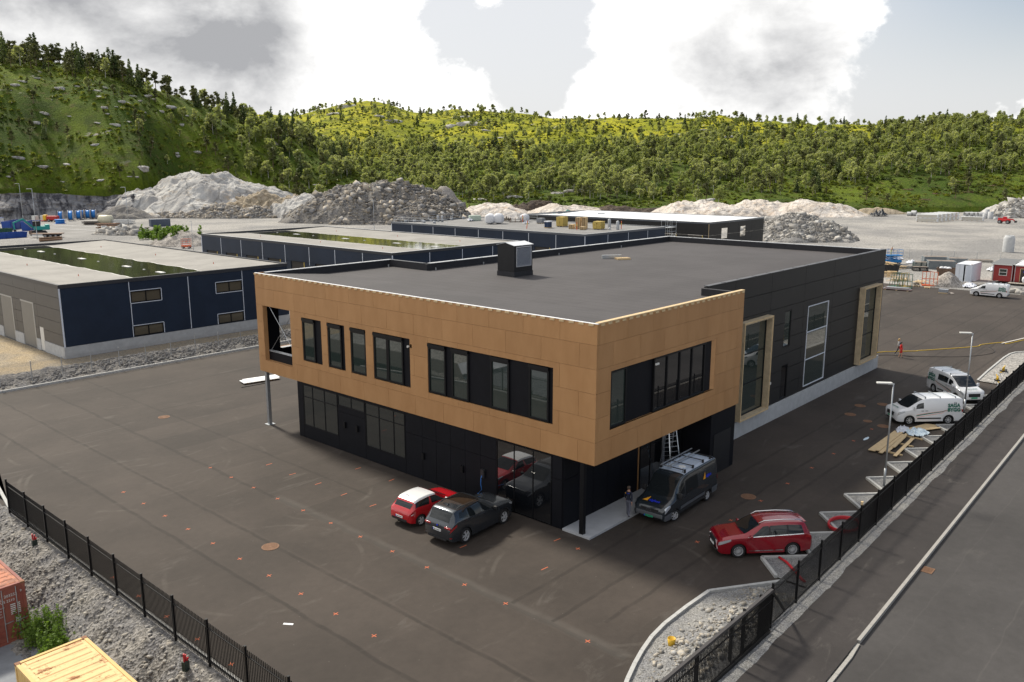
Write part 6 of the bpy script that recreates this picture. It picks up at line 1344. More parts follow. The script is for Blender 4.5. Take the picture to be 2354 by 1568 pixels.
# ---- manhole covers and gully
M_RUST = mat('rusty_iron', (.20, .11, .065), .8, .2, var=.3, vs=8)
def cover(x, y, r, label):
    t = thing('manhole_cover', label, 'manhole cover', (x, y, .002), random.uniform(0, 6), 'manhole covers in the yard'); q = MB(); q.lathe([(r * .86, .001), (r * .86, .016), (r, .016), (r, .001)], 28); part('ring', q, M_RUST, t); q = MB(); q.lathe([(.001, .008), (r * .84, .008), (r * .84, .001)], 28)
    for rr, n in ((.70, 22), (.5, 16), (.28, 10)):
        for i in range(n): a = 2 * math.pi * i / n; q.box(-.035, .035, -.022, .022, .008, .017, 0, Matrix.Rotation(a, 4, 'Z') @ Matrix.Translation((r * rr, 0, 0)))
    part('lid', q, M_RUST, t)
for x, y, r, l in ((20.7, 34.6, .43, 'large rusty manhole cover alone in the left part of the yard'), (27.6, 59.9, .42, 'rusty manhole cover far left near the steel column'), (42.5, 19.9, .43, 'rusty manhole cover right of the dark grey van'), (65.7, 21.9, .42, 'rusty manhole cover farthest left of the group before the white vans'), (67.3, 20.7, .42, 'rusty manhole cover nearest to the white van windscreen'), (62.8, 21.6, .42, 'rusty manhole cover nearest to the building in the cluster'), (61.9, 20.0, .32, 'small rusty manhole cover in the middle of the cluster'), (61.4, 18.7, .42, 'rusty manhole cover beside the front wheel of the white van')): cover(x, y, r, l)
t = thing('gully_grate', 'square rusty gully grate at the street kerb', 'drain grate', (39.8, 9.55, .0), .02); q = MB(); q.box(-.32, .32, -.24, -.19, .001, .02); q.box(-.32, .32, .19, .24, .001, .02); q.box(-.32, -.27, -.19, .19, .001, .02); q.box(.27, .32, -.19, .19, .001, .02); part('frame', q, M_RUST, t)
bm_ = MB(); bm_.box(-.018, .018, -.19, .19, .001, .016); bm_ = bm_.mesh(M_RUST)
for i in range(8): obj('bar', bm_, t, (-.23 + i * .066, 0, 0))
# ---- orange survey crosses sprayed on the asphalt
M_SPRAY = mat('orange_spray', (.48, .12, .05), .8, var=.4, vs=20)
q = MB(); q.box(-.13, .13, -.02, .02, 0, .003); q.box(-.02, .02, -.13, .13, .0005, .0035); XM = q.mesh(M_SPRAY); q = MB(); q.box(-.22, .22, -.025, .025, 0, .003); DM = q.mesh(M_SPRAY)
pts = [(19.0, 47.2 - 2.53 * i) for i in range(10)] + [(24.4, 47.2 - 2.5 * i) for i in range(11)] + [(14.15, 37.2 - 2.57 * i) for i in range(6)] + [(30.7, 23.1), (24.4, 17.8)] + [(35.3 + 3.55 * i, 19.1) for i in range(8)]
for i, (x, y) in enumerate(pts): tag(obj('paint_cross', XM, None, (x, y, .002), R_(random.uniform(-12, 12) + 45 * (x > 32))), 'small orange cross sprayed on the asphalt ' + ('close to the left picket fence' if x < 15 else 'in the row left of the large manhole cover' if x < 20 else 'in the long row parallel to the building front' if x < 26 else 'before the entrance slab corner' if x < 32 else 'in the row along the parking bays'), 'paint mark', 'orange survey crosses on the asphalt')
for i, (x, y) in enumerate([(27.2, 42.4), (27.3, 39.9), (27.3, 37.4), (27.4, 34.9), (28.0, 23.0), (27.1, 27.5), (30.6, 37.1), (30.8, 24.5), (27.2, 45), (30.5, 40.2)]): tag(obj('paint_dash', DM, None, (x, y, .002), R_(random.uniform(-8, 8))), 'short orange dash sprayed on the asphalt before the building', 'paint mark', 'orange survey dashes on the asphalt')
# ---- timber, plastic and boards
def board(x0, y0, x1, y1, z, w=.2, h=.05, m=None, label='', group=None):
    a, b = Vector((x0, y0, z)), Vector((x1, y1, z)); c = (a + b) / 2; q = MB(); q.beam(a - c + Vector((0, 0, h / 2)), b - c + Vector((0, 0, h / 2)), w, h); return single('timber_board', q, m or M_WOOD, label, 'board', tuple(c), 0, group)
gb = 'timber boards by the lamp post'
for i, (x0, y0, x1, y1, z, w, l) in enumerate(((55.0, 17.35, 60.4, 17.4, .1, .45, 'widest pale board at the far side of the timber pile'), (55.1, 17.0, 60.3, 17.12, .15, .22, 'pale board lying on the widest one in the timber pile'), (54.9, 16.75, 60.0, 16.95, .1, .24, 'third pale board from the back of the timber pile'), (55.4, 16.5, 60.3, 16.75, .1, .2, 'pale board beside the crossbars in the timber pile'), (56.5, 16.45, 59.4, 16.62, .15, .2, 'short pale board on top of the timber pile'), (54.9, 15.85, 59.5, 16.12, .1, .22, 'single pale board lying apart at the near side of the pile'))): board(x0, y0, x1, y1, z, w, label=l, group=gb)
for i, (x, l) in enumerate(((55.6, 'thin crossbar under the near end of the boards'), (57.9, 'thin crossbar under the middle of the boards'), (59.9, 'thin crossbar under the far end of the boards'))): board(x, 15.6, x + .15, 17.5, .003, .09, .09, label=l, group='crossbars under the timber')
q = MB(); q.prism([(0, 0), (3.3, -1.45), (3.5, -2.3), (2.4, -2.25), (.9, -1.2)], 0, .03); single('plywood_sheet', q, M_WOOD, 'large pale plywood sheet behind the clear plastic film', 'plywood', (60.4, 17.6, .05), .12); q = MB(); q.prism([(0, 0), (2.6, -.9), (2.7, -1.2), (.1, -.3)], 0, .03); single('plywood_strip', q, M_WOOD, 'narrow plywood strip lying across the plywood sheet', 'plywood', (61.0, 16.9, .09), -.15)
def crumple(name, label, cat, loc, rx, ry, h, m, seed, n=26):
    xs = np.linspace(-1, 1, n); X, Y = np.meshgrid(xs, xs, indexing='ij'); r = np.sqrt(X * X + Y * Y) + (fbm(X * 1.5 + seed, Y * 1.5, seed, 3) - .5) * .5; Z = h * np.clip(1.1 - r, 0, 1) ** .6 * (.4 + 1.2 * np.abs(fbm(X * 3 + seed, Y * 3, seed, 4) - .5) * 3); keep = r < 1.02
    V = np.stack([X * rx, Y * ry, Z + .01], -1).reshape(-1, 3); k = n; i = (np.arange(n - 1)[:, None] * k + np.arange(k - 1)[None]).ravel(); ok = keep.ravel()[i] & keep.ravel()[i + k] & keep.ravel()[i + 1] & keep.ravel()[i + k + 1]; i = i[ok]
    return tag(obj(name, np_mesh(name, V, np.concatenate([np.stack([i, i + k, i + k + 1], 1), np.stack([i, i + k + 1, i + 1], 1)]), m), None, loc), label, cat)
M_FILM = mat('clear_film', (.55, .66, .74), .25, var=.2, vs=2.); crumple('plastic_film', 'crumpled clear bluish plastic film on the plywood', 'plastic film', (60.9, 16.3, .1), 1.0, .75, .32, M_FILM, 3); crumple('plastic_film', 'crumpled white plastic wrapping at the far end of the boards', 'plastic film', (60.9, 17.3, .1), .9, .4, .3, mat('white_film', (.6, .62, .68), .4, var=.2, vs=3), 5); crumple('plastic_scrap', 'small blue plastic scrap on the asphalt left of the lamp post', 'plastic scrap', (57.6, 18.6, .0), .5, .12, .06, M_FILM, 6)
q = MB(); q.box(-1.6, 1.6, -.6, .6, 0, .04); q.box(-1.3, 1.7, -.35, .75, .045, .075); ob_ = single('insulation_boards', q, M_WHITE, 'white boards lying on the asphalt behind the steel column', 'boards', (38.4, 64.2, .12), R_(-12)); q = MB(); q.beam((-1.4, 0, .05), (1.4, 0, .05), .1, .1); single('timber_board', q, M_WOOD, 'pale timber under the white boards behind the steel column', 'board', (38.3, 63.9, 0), R_(-14)); q = MB(); q.beam((-1.3, 0, .03), (1.3, 0, .03), .08, .05); single('black_pipe', q, M_PLAST, 'thin black pipe on the asphalt before the white boards', 'pipe', (37.4, 63.2, 0), R_(-6))
q = MB(); q.box(-.21, .21, -.06, .06, 0, .01); single('white_offcut', q, M_WHITE, 'small white strip lying alone on the near asphalt', 'offcut', (17.2, 27.75, .002), R_(-55))
# red ducts in the bays
M_REDP = mat('red_plastic_duct', (.50, .02, .03), .45)
q = MB(); q.tube([(36.2, 15.2, .12), (35.9, 14.7, .15), (35.4, 14.15, .15), (34.9, 13.6, .12), (34.7, 13.3, .1)], .06, 8); single('plastic_duct', q, M_REDP, 'short red plastic duct lying in the nearest kerb triangle', 'duct', smooth=True); q = MB(); ln = np.linspace(0, 2 * math.pi * 2.6, 60); q.tube([(41.9 + (1.0 + .02 * i / 60) * math.cos(a), 14.25 + .72 * math.sin(a), .14 + .05 * a / 6.3) for i, a in enumerate(ln)], .055, 7); single('duct_coil', q, M_REDP, 'coil of red plastic duct lying behind the street fence', 'duct coil', smooth=True)
q = MB(); q.box(-.06, .06, -.06, .06, 0, .16); single('marker_block', q, M_WOOD, 'small wooden block on top of a fence post above the red coil', 'wooden block', (rp[5][0], rp[5][1], 2.1), .3)
# hose and cable on the far asphalt
def smooth_path(p, n=8, z=.03):
    p = [Vector((*q, z)) for q in p]; out = []
    for i in range(len(p) - 1):
        a, b, c, d = p[max(0, i - 1)], p[i], p[i + 1], p[min(len(p) - 1, i + 2)]
        for k in range(n): t = k / n; out.append(.5 * ((2 * b) + (-a + c) * t + (2 * a - 5 * b + 4 * c - d) * t * t + (-a + 3 * b - 3 * c + d) * t ** 3))
    return out + [p[-1]]
q = MB(); q.tube(smooth_path([(80.3, 30.0), (86.5, 27.6), (88.0, 26.6), (89.9, 24.9), (90.2, 24.8), (92.3, 23.4), (96.4, 20.9), (97.9, 20.7), (100.7, 19.3), (100.2, 18.8), (103.6, 17.9), (108, 16.5)]), .045, 6); single('hose', q, mat('yellow_hose', (.58, .38, .04), .55), 'long yellow hose snaking over the asphalt past the two women', 'hose', smooth=True)
q = MB(); q.tube(smooth_path([(80.1, 27.5), (85.2, 27.1), (87.3, 24.1), (89.5, 21.3), (91.5, 19.8), (93.6, 18.9), (95.3, 18.9), (96.6, 19.6), (97.7, 20.0)]), .02, 5); single('power_cable', q, M_PLAST, 'thin black cable curving across the asphalt before the two women', 'cable', smooth=True)
board(99.8, 19.2, 108, 17.2, .05, .18, .05, mat('pale_grey_board', (.5, .47, .43), .7), 'long pale board lying along the yellow hose at the right edge', None)
# aluminium ladder at the entrance
def ladder():
    t = thing('step_ladder', 'tall aluminium step ladder standing at the entrance under the copper overhang', 'ladder', (40.6, 23.95, .12), R_(60)); H = 3.7
    for s in (1, -1):
        for y0 in (.28, -.28):
            q = MB(); q.beam((s * .95, y0 * 1.35, 0), (s * .05, y0 * .8, H), .05, .03); part('rail', q, M_ALU, t)
        for k in range(1, 13):
            u = k / 13; q = MB(); q.beam((s * (.95 - .9 * u), -.36 * (1 - .4 * u), H * u), (s * (.95 - .9 * u), .36 * (1 - .4 * u), H * u), .04, .03); part('rung', q, M_ALU, t)
ladder()

# ============================================================ people
def person(name, label, loc, rot, joints, radii, edges, zones, mats, extra=None, scale=1., hair=None):
    """one continuous skinned body; zones(face centre) -> material slot"""
    me = bpy.data.meshes.new('figure'); me.from_pydata([Vector(j) * scale for j in joints], edges, []); o = bpy.data.objects.new('figure', me); COL.objects.link(o)
    sk = o.modifiers.new('skin', 'SKIN'); sk.use_smooth_shade = True; ss = o.modifiers.new('sub', 'SUBSURF'); ss.levels = 2; ss.render_levels = 2
    for i, v in enumerate(me.skin_vertices[0].data): r = radii[i]; v.radius = tuple(q * scale for q in (r if hasattr(r, '__len__') else (r, r))); v.use_root = (i == 0)
    bpy.context.view_layer.update(); m2 = bpy.data.meshes.new_from_object(o.evaluated_get(bpy.context.evaluated_depsgraph_get())); bpy.data.objects.remove(o)
    bm = bmesh.new(); bm.from_mesh(m2)
    if extra: extra(bm, scale)
    m2.materials.clear()
    for q in mats: m2.materials.append(q)
    for f in bm.faces:
        if f.material_index == 0 or True: f.material_index = zones(f.calc_center_median() / scale) if not f.tag else f.material_index
        f.smooth = True
    bm.to_mesh(m2); bm.free()
    b = tag(obj('person', m2, None, loc, rot), label, 'person')
    if hair is not None: obj('hair', hair(scale), b)
    return b
def fingers(bm, hand, d, side, s):
    """four fingers and a thumb closing slightly, rooted in the palm"""
    hand, d = Vector(hand) * s, Vector(d).normalized(); sd = Vector(side).normalized()
    for k in range(5):
        L = (.055, .075, .08, .075, .058)[k] * s; base = hand + sd * (k - 2) * .018 * s * (1 if k else 1.3) + d * (.03 if k else -.005) * s; dd = (d + sd * (-.7 if k == 0 else 0)).normalized(); cur = d.cross(sd) * .35
        prev = None
        for j in range(4):
            c = base + dd * L * j / 3 + cur * L * (j / 3) ** 2; r = (.009 - .0015 * j) * s; ring = [bm.verts.new(c + r * (math.cos(a) * sd + math.sin(a) * d.cross(sd))) for a in (0, 1.57, 3.14, 4.71)]
            if prev:
                for a in range(4): bm.faces.new((prev[a], prev[(a + 1) % 4], ring[(a + 1) % 4], ring[a]))
            prev = ring
        bm.faces.new(prev)
SKIN_ = mat('skin', (.50, .28, .19), .55); 
def figure(label, loc, rot, H, top, legs, shoes, hairm, step=.18, arm=(.1, -.1), lean=0., longhair=False, dress=None, stripes=None, sleeves=True):
    s = H / 1.78
    J = [(0, 0, .98), (0, 0, 1.12), (.0 + lean * .3, 0, 1.30), (lean * .5, 0, 1.45), (lean * .6, 0, 1.53), (lean * .7 + .015, 0, 1.62), (lean * .75 + .02, 0, 1.72),
         (0, .09, .93), (step * .55 + .03, .10, .52), (step * .75 if step > 0 else step, .10, .09), (step * .75 + .15, .105, .035),
         (0, -.09, .93), (-step * .35 + .03, -.10, .52), (-step * 1.0, -.10, .10), (-step * 1.0 + .14, -.105, .035),
         (lean * .45, .18, 1.42), (lean * .4 + arm[0] * .5 - .02, .24, 1.15), (arm[0] * 1.3 + .05, .25, .92), (arm[0] * 1.4 + .07, .25, .84),
         (lean * .45, -.18, 1.42), (lean * .4 + arm[1] * .5 - .02, -.24, 1.15), (arm[1] * 1.3 + .05, -.25, .92), (arm[1] * 1.4 + .07, -.25, .84)]
    Rr = [(.15, .11), (.135, .095), (.16, .11), (.13, .085), (.052, .055), (.078, .09), (.07, .08), (.088, .095), (.06, .065), (.042, .045), (.04, .03), (.088, .095), (.06, .065), (.042, .045), (.04, .03), (.06, .06), (.048, .048), (.035, .035), (.026, .04), (.06, .06), (.048, .048), (.035, .035), (.026, .04)]
    if dress: Rr[0] = (.19, .16); Rr[7] = Rr[11] = (.14, .14)
    E = [(0, 1), (1, 2), (2, 3), (3, 4), (4, 5), (5, 6), (0, 7), (7, 8), (8, 9), (9, 10), (0, 11), (11, 12), (12, 13), (13, 14), (3, 15), (15, 16), (16, 17), (17, 18), (3, 19), (19, 20), (20, 21), (21, 22)]
    mats = [top, legs, shoes, SKIN_, stripes or top]
    def zones(c):
        if c.z > 1.505: return 3
        if abs(c.y) > .19 and c.z < (.97 if sleeves else 1.3): return 3 if c.z > .7 else 1
        if c.z < .09: return 2
        lim = .55 if dress else 1.0
        if c.z > lim: return 4 if stripes and int(c.z * 16) % 2 else 0
        return 1
    def ex(bm, sc):
        fingers(bm, J[18], (.1, 0, -1), (1, 0, 0), sc); fingers(bm, J[22], (.1, 0, -1), (1, 0, 0), sc)
        c = Vector((lean * .72 + .108, 0, 1.645)) * sc          # nose
        a = [bm.verts.new(c + Vector(q) * sc) for q in ((-.02, .014, -.015), (-.02, -.014, -.015), (-.02, 0, .03), (.018, 0, -.012))]
        for f in ((0, 1, 3), (1, 2, 3), (2, 0, 3)): bm.faces.new([a[i] for i in f])
    def hair(sc):
        mb = MB(); c = Vector((lean * .75 + .005, 0, 1.70)) * sc; V = []
        bm = bmesh.new(); bmesh.ops.create_uvsphere(bm, u_segments=14, v_segments=10, radius=.105 * sc)
        for v in list(bm.verts):
            v.co.z *= 1.08; v.co.x *= 1.12
            if v.co.x > .045 * sc and v.co.z < .035 * sc: v.co.x = .03 * sc; v.co.y *= .9
            if longhair and v.co.z < 0: v.co.z = v.co.z * 2.9; v.co.x -= .035 * sc; v.co.y *= 1.1
            v.co += c
        m = bpy.data.meshes.new('hair'); bm.to_mesh(m); bm.free(); m.materials.append(hairm); m.polygons.foreach_set('use_smooth', [True] * len(m.polygons)); return m
    return person('person', label, loc, rot, J, Rr, E, zones, mats, ex, s, hair)
M_NAVYJ = mat('navy_jacket', (.010, .014, .03), .8); M_WORKT = mat('grey_work_trousers', (.11, .115, .15), .85, var=.2, vs=8); M_SHOE = mat('dark_shoe', (.03, .025, .022), .7); M_HBR = mat('brown_hair', (.07, .045, .03), .7); M_HBL = mat('blond_hair', (.40, .26, .10), .6); M_HBK = mat('black_hair', (.012, .01, .012), .5)
pm_ = figure('man in navy work jacket and grey trousers walking past the dark van', (35.35, 23.3, .12), R_(8), 1.72, M_NAVYJ, M_WORKT, M_SHOE, M_HBR, .16, (.12, -.12))
lettering(pm_, 'alglass', .075, M_BLUE, (-.118, -.02, 1.36), (0, -1, 0), (0, 0, 1)); q = MB(); q.add([(-.118, .16, 1.33), (-.118, .10, 1.33), (-.118, .12, 1.41)], [(0, 1, 2)]); part('logo', q, M_YEL, pm_)
figure('blond woman in white striped sweater and dark trousers walking', (87.0, 25.75, .0), R_(-72), 1.64, mat('white_sweater', (.62, .61, .58), .85), mat('dark_denim', (.015, .015, .02), .8), mat('white_shoe', (.65, .65, .66), .6), M_HBL, .34, (.15, -.1), longhair=True, stripes=mat('grey_stripe', (.16, .16, .19), .85))
figure('dark haired woman in a bright red dress walking beside the other', (85.75, 25.15, .0), R_(-80), 1.58, mat('red_dress', (.62, .025, .018), .75), SKIN_, M_SHOE, M_HBK, .16, (.1, -.1), longhair=True, dress=True, sleeves=True)
# ============================================================ containers and goods
def corrug(mb, x0, x1, y0, y1, z0, z1, axis, n, d=.035, m=0):
    """corrugated sheet between two corners; axis: direction of the waves ('x' on walls along x, 'y' ...)"""
    a0, a1 = (x0, x1) if axis == 'x' else (y0, y1); A = []
    for i in range(n):
        for f, o in ((0, 0), (.25, 1), (.5, 1), (.75, 0)): A.append((a0 + (a1 - a0) * (i + f) / n, o * d))
    A.append((a1, 0)); V = []
    for a, o in A:
        for z in (z0, z1): V.append((a, y0 + o, z) if axis == 'x' else (x0 + o, a, z))
    mb.add(V, [(2 * i, 2 * i + 2, 2 * i + 3, 2 * i + 1) for i in range(len(A) - 1)], m)
def container(label, loc, L, col, roofm, door=None, group=None, text=False, open_door=False, name='shipping_container', W=2.44, H=2.59):
    """x across, y along; the door end looks to -y"""
    t = thing(name, label, 'container', loc, 0, group); f = MB(); e = .12
    for x in (0, W - e):
        for y in (0, L - e): f.box(x, x + e, y, y + e, 0, H)
        f.box(x, x + e, e, L - e, H - .1, H); f.box(x, x + e, e, L - e, 0, .14)
    for y in (0, L - e): f.box(e, W - e, y, y + e, H - .12, H); f.box(e, W - e, y, y + e, 0, .14)
    part('frame', f, col, t)
    for x in (0, W):
        for y in (0, L):
            for z in (0, H): q = MB(); q.box(min(max(x - .09, -.01), W - .17), min(max(x - .09, -.01), W - .17) + .18, min(max(y - .09, -.01), L - .17), min(max(y - .09, -.01), L - .17) + .18, z - .06 if z else -.001, z + .012 if z else .118); part('corner_casting', q, mat('rusty_casting', (.22, .10, .05), .8, var=.3, vs=10), t)
    q = MB(); corrug(q, .03, .03, e, L - e, .14, H - .1, 'y', int(L / .28)); part('side_wall', q, col, t); q = MB(); corrug(q, W - .065, W - .065, e, L - e, .14, H - .1, 'y', int(L / .28)); part('side_wall', q, col, t)
    q = MB(); n = int(L / .42); V = []                              # roof with cross corrugations
    for i in range(n):
        y = e + (L - 2 * e) * i / n; p = (L - 2 * e) / n
        q.box(e, W - e, y, y + p, H - .045, H - .03)
        q.add([(e + .12, y + p * .2, H - .03), (W - e - .12, y + p * .2, H - .03), (W - e - .16, y + p * .32, H - .003), (e + .16, y + p * .32, H - .003), (W - e - .16, y + p * .62, H - .003), (e + .16, y + p * .62, H - .003), (W - e - .12, y + p * .74, H - .03), (e + .12, y + p * .74, H - .03)], [(0, 1, 2, 3), (3, 2, 4, 5), (5, 4, 6, 7)])
    part('roof', q, roofm, t)
    q = MB(); q.box(e, W - e, L - .08, L - .04, .14, H - .12); part('end_wall', q, col, t)
    if not open_door:
        for x0, x1 in ((e, W / 2 - .01), (W / 2 + .01, W - e)):
            d = MB(); d.box(x0, x1, .03, .07, .14, H - .12); dd = part('door', d, col, t)
            for z in (.5, 1.0, 1.5, 2.0): q = MB(); q.box(x0 + .1, x1 - .1, .012, .03, z - .1, z + .12); part('door_rib', q, col, dd)
            for x in (x0 + .3, x1 - .25):
                q = MB(); q.cyl((x, -.01, .1), (x, -.01, H - .1), .018, n=8); part('lock_bar', q, M_STEEL, dd); q = MB(); q.beam((x, -.03, .95), (x + .32, -.03, .98), .03, .03); part('lever', q, M_STEEL, dd)
    else:
        d = MB(); d.box(e, W / 2, .03, .07, .14, H - .12); dd = part('door', d, col, t); q = MB(); q.cyl((e + .5, -.01, .1), (e + .5, -.01, H - .1), .018, n=8); part('lock_bar', q, M_STEEL, dd)
        d = MB(); d.box(0, .05, -1.08, .0, .14, H - .12, 0, Matrix.Translation((W - e, .05, 0)) @ Matrix.Rotation(R_(-38), 4, 'Z')); part('door', d, col, t)
        q = MB(); q.box(W / 2 + .02, W - e, .3, 2.2, .15, .2); part('floor', q, mat('dark_interior'), t); q = MB(); q.box(W / 2 - .3, W - e - .05, 2.2, 2.25, .15, H - .15); part('bulkhead', q, mat('dark_interior'), t)
    return t
M_CRED = mat('rust_red_container', (.22, .055, .040), .7, var=.15, vs=1.2, rgb2=(.26, .085, .055)); M_CREDR = mat('rusty_orange_roof', (.42, .16, .085), .8, var=.25, vs=1.5, rgb2=(.50, .24, .16)); M_CYEL = mat('pale_yellow_container', (.60, .40, .15), .7, var=.08, vs=1.); 
def rusty(name, base, rust, amt=.60):
    m = bpy.data.materials.new(name); m.use_nodes = True; g = G(m.node_tree); b = m.node_tree.nodes['Principled BSDF']; p = g.n('ShaderNodeNewGeometry').outputs['Position']
    c = g.mix(g.ramp(g.noise(p, 1.3, 8, .72), amt, amt + .07), base, rust); c = g.mix(g.m('MULTIPLY', g.ramp(g.noise(g.vm('MULTIPLY', p, (.4, 6, 1)), 1.2, 5, .6), .5, .75), .35), c, tuple(q * .6 for q in rust)); c = g.mix(1., c, g.ramp(g.noise(p, 6, 4, .7), .2, .8, .88, 1.1, False), 'MULTIPLY'); g.set(b.inputs['Base Color'], c); b.inputs['Roughness'].default_value = .75; MATS[name] = m; return m
M_CYELR = rusty('weathered_yellow_roof', (.68, .47, .22), (.30, .12, .04), .56); M_CREDR = rusty('weathered_red_roof', (.46, .17, .09), (.26, .10, .06), .5)
M_WPRINT = mat('white_print', (.6, .6, .58), .6)
c1 = container('rust red shipping container with white lettering at the left edge', (8.18, 37.5, -1.49), 6.06, M_CRED, M_CREDR)
for s, x, z, h in (('TRLU', 1.35, 2.06, .17), ('203252', 1.86, 2.15, .17), ('US 2210', 1.72, 1.92, .16), ('9', 2.26, 2.22, .15)): lettering(c1, s, h, M_WPRINT, (x, .008 if s != '9' else -.004, z), (1, 0, 0), (0, 0, 1))
for i, s in enumerate(('MAX. GROSS', 'TARE', 'NET', 'CU.CAP.')): lettering(c1, s, .07, M_WPRINT, (1.38, .008, 1.68 - i * .13), (1, 0, 0), (0, 0, 1))
for i in range(6):
    for k, w in ((0, .20), (1, .12)): q = MB(); q.box(1.8 + k * .26, 1.8 + k * .26 + w, .004, .009, 1.70 - i * .085, 1.74 - i * .085); part('stencilled_figures', q, M_WPRINT, c1)
q = MB(); q.box(1.95, 2.14, .004, .009, .86, 1.1); part('placard', q, M_WPRINT, c1); q = MB(); q.box(2.0, 2.24, .004, .009, .28, .36); part('placard', q, M_WPRINT, c1)
container('pale yellow shipping container with rust stained roof at the bottom edge', (8.16, 18.9, -1.49), 12.2, M_CYEL, M_CYELR)
# weeds beside the red container
def weeds(name, label, loc, rx, ry, h, n, m, seed, cat='bush', lz=1.):
    r = np.random.default_rng(seed); cl = []; st = MB(); R = random.Random(seed)
    for i in range(n):
        x, y = R.gauss(0, rx / 2.2), R.gauss(0, ry / 2.2); hh = h * R.uniform(.5, 1.05); tip = Vector((x + R.uniform(-.15, .15), y + R.uniform(-.15, .15), hh)); st.tube([(x, y, 0), tip], [.014, .005], 4)
        for k in range(6): cl.append((Vector((x, y, 0)).lerp(tip, .2 + .8 * k / 5), .09 * lz + .12 * lz * (1 - k / 7) * min(1.5, h)))
    t = thing(name, label, cat, loc); part('stem', st, mat('green_stem', (.08, .11, .03), .8), t); V, F = leaves(cl, n * 75, .085 * max(1, h * .7) * lz, r, 1.); obj('foliage', np_mesh('foliage', V, F, m), t)
weeds('leafy_weeds', 'tall fresh green weeds growing beside the rust red container', (10.75, 36.6, -1.42), .8, 1.5, 1.35, 34, M_HEDGE, 4)
weeds('leafy_weeds', 'clump of green weeds nearer the yellow container', (10.75, 35.2, -1.45), .8, .9, .95, 24, M_HEDGE, 5)
# marker stakes on the bank
for x, y, l in ((12.95, 43.4, 'green marker stub with red tops on the bank at the upper fence'), (12.85, 27.9, 'green marker stub with red tops on the bank near the yellow container')):
    t = thing('cable_marker', l, 'cable marker', (x, y, -.05), random.uniform(0, 1)); q = MB(); q.box(-.11, .11, -.09, .09, 0, .38); part('stub', q, mat('dark_green_plastic', (.02, .035, .028), .6), t)
    for k, (dx, dy, hh) in enumerate(((-.05, 0, .72), (.03, .03, .62), (.06, -.03, .5))): q = MB(); q.cyl((dx, dy, .38), (dx * 1.4, dy - .02, hh), .035, n=8); part('red_duct_end', q, M_REDP, t)
    q = MB(); q.tube([(0, 0, .5), (-.15, .1, .62), (-.3, .05, .3), (-.4, .1, .04)], .008, 4); part('white_wire', q, M_WHITE, t)
# ---- chain link fence in front of the first hall
def mesh_mat(name, op):
    m = bpy.data.materials.new(name); m.use_nodes = True; g = G(m.node_tree); nt = m.node_tree; b = nt.nodes['Principled BSDF']; b.inputs['Base Color'].default_value = (.3, .3, .3, 1); b.inputs['Metallic'].default_value = .3
    p = g.n('ShaderNodeTexCoord').outputs['Object']; x, y, z = g.sep(p); w = .06; a = g.m('ADD', x, z); c = g.m('SUBTRACT', x, z); ln = lambda v: g.m('GREATER_THAN', g.m('ABSOLUTE', g.m('SUBTRACT', g.m('FRACT', g.m('DIVIDE', v, w)), .5)), .5 - op)
    tr = g.n('ShaderNodeBsdfTransparent'); mx = g.n('ShaderNodeMixShader'); g.set(mx.inputs[0], g.m('MAXIMUM', ln(a), ln(c))); nt.links.new(tr.outputs[0], mx.inputs[1]); nt.links.new(b.outputs[0], mx.inputs[2]); nt.links.new(mx.outputs[0], nt.nodes['Material Output'].inputs[0]); return m
M_LINK = mesh_mat('chain_link', .06)
def link_fence(label, a, b, n, h=1.6, name='chain_link_fence'):
    a, b = Vector(a), Vector(b); t = thing(name, label, 'fence', a); d = b - a; ang = math.atan2(d.y, d.x); t.rotation_euler = (0, 0, ang); L = d.length; pm = MB(); pm.cyl((0, 0, 0), (0, 0, h), .04, n=8); pm = pm.mesh(M_STEEL); wm = MB(); wm.add([(0, 0, .05), (L / n, 0, .05), (L / n, 0, h - .05), (0, 0, h - .05)], [(0, 1, 2, 3)]); wm = wm.mesh(M_LINK); 
    for i in range(n + 1):
        obj('post', pm, t, (L * i / n, 0, 0))
        if i < n: obj('wire_mesh', wm, t, (L * i / n, .032, 0))
link_fence('thin grey wire mesh fence on the stone bank below the first hall', (22.1, 77.75, .35), (52.1, 77.75, .35), 12, 1.75)
link_fence('thin wire mesh fence along the edge of the far gravel yard', (183, 58, 0), (190, 22, 0), 9, 2.)
link_fence('thin wire mesh fence in front of the dark cliff', (90, 322, 0), (128, 322, 0), 9, 2.2)
# ---- goods on the roof of the third hall
RZ = 7.02; HX, HY = 114.7, 86.
def r3z(x): return 6.80 + abs(x - HX - 12.8) / 12.6 * .4 + .005
def bag(loc, s, label):
    bm = bmesh.new(); bmesh.ops.create_cube(bm, size=1.); bmesh.ops.subdivide_edges(bm, edges=bm.edges, cuts=4, use_grid_fill=True)
    for v in bm.verts:
        n = v.co.normalized() * .62; v.co = v.co.lerp(n, .55); v.co *= 1 + .12 * (mnoise.noise(v.co * 3 + Vector(loc))); v.co.z += .45
        if v.co.z > .8: v.co.x *= .75; v.co.y *= .75
    zmin = min(v.co.z for v in bm.verts)
    for v in bm.verts: v.co.z -= zmin
    m = bpy.data.meshes.new('bag'); bm.to_mesh(m); bm.free(); m.materials.append(mat('white_sack', (.62, .63, .66), .7, var=.08, vs=2)); m.polygons.foreach_set('use_smooth', [True] * len(m.polygons)); return tag(obj('bulk_bag', m, None, loc, random.uniform(0, 1), s), label, 'bulk bag', 'white bulk bags on the roof')
bag((129.0, 121.6, r3z(129)), 1.9, 'left one of two white bulk bags on the grey roof'); bag((130.2, 120.2, r3z(130.2)), 1.9, 'right one of two white bulk bags on the grey roof'); bag((136.4, 118.4, r3z(136.4)), 1.5, 'grey white heap of sacks behind the steel rack on the roof')
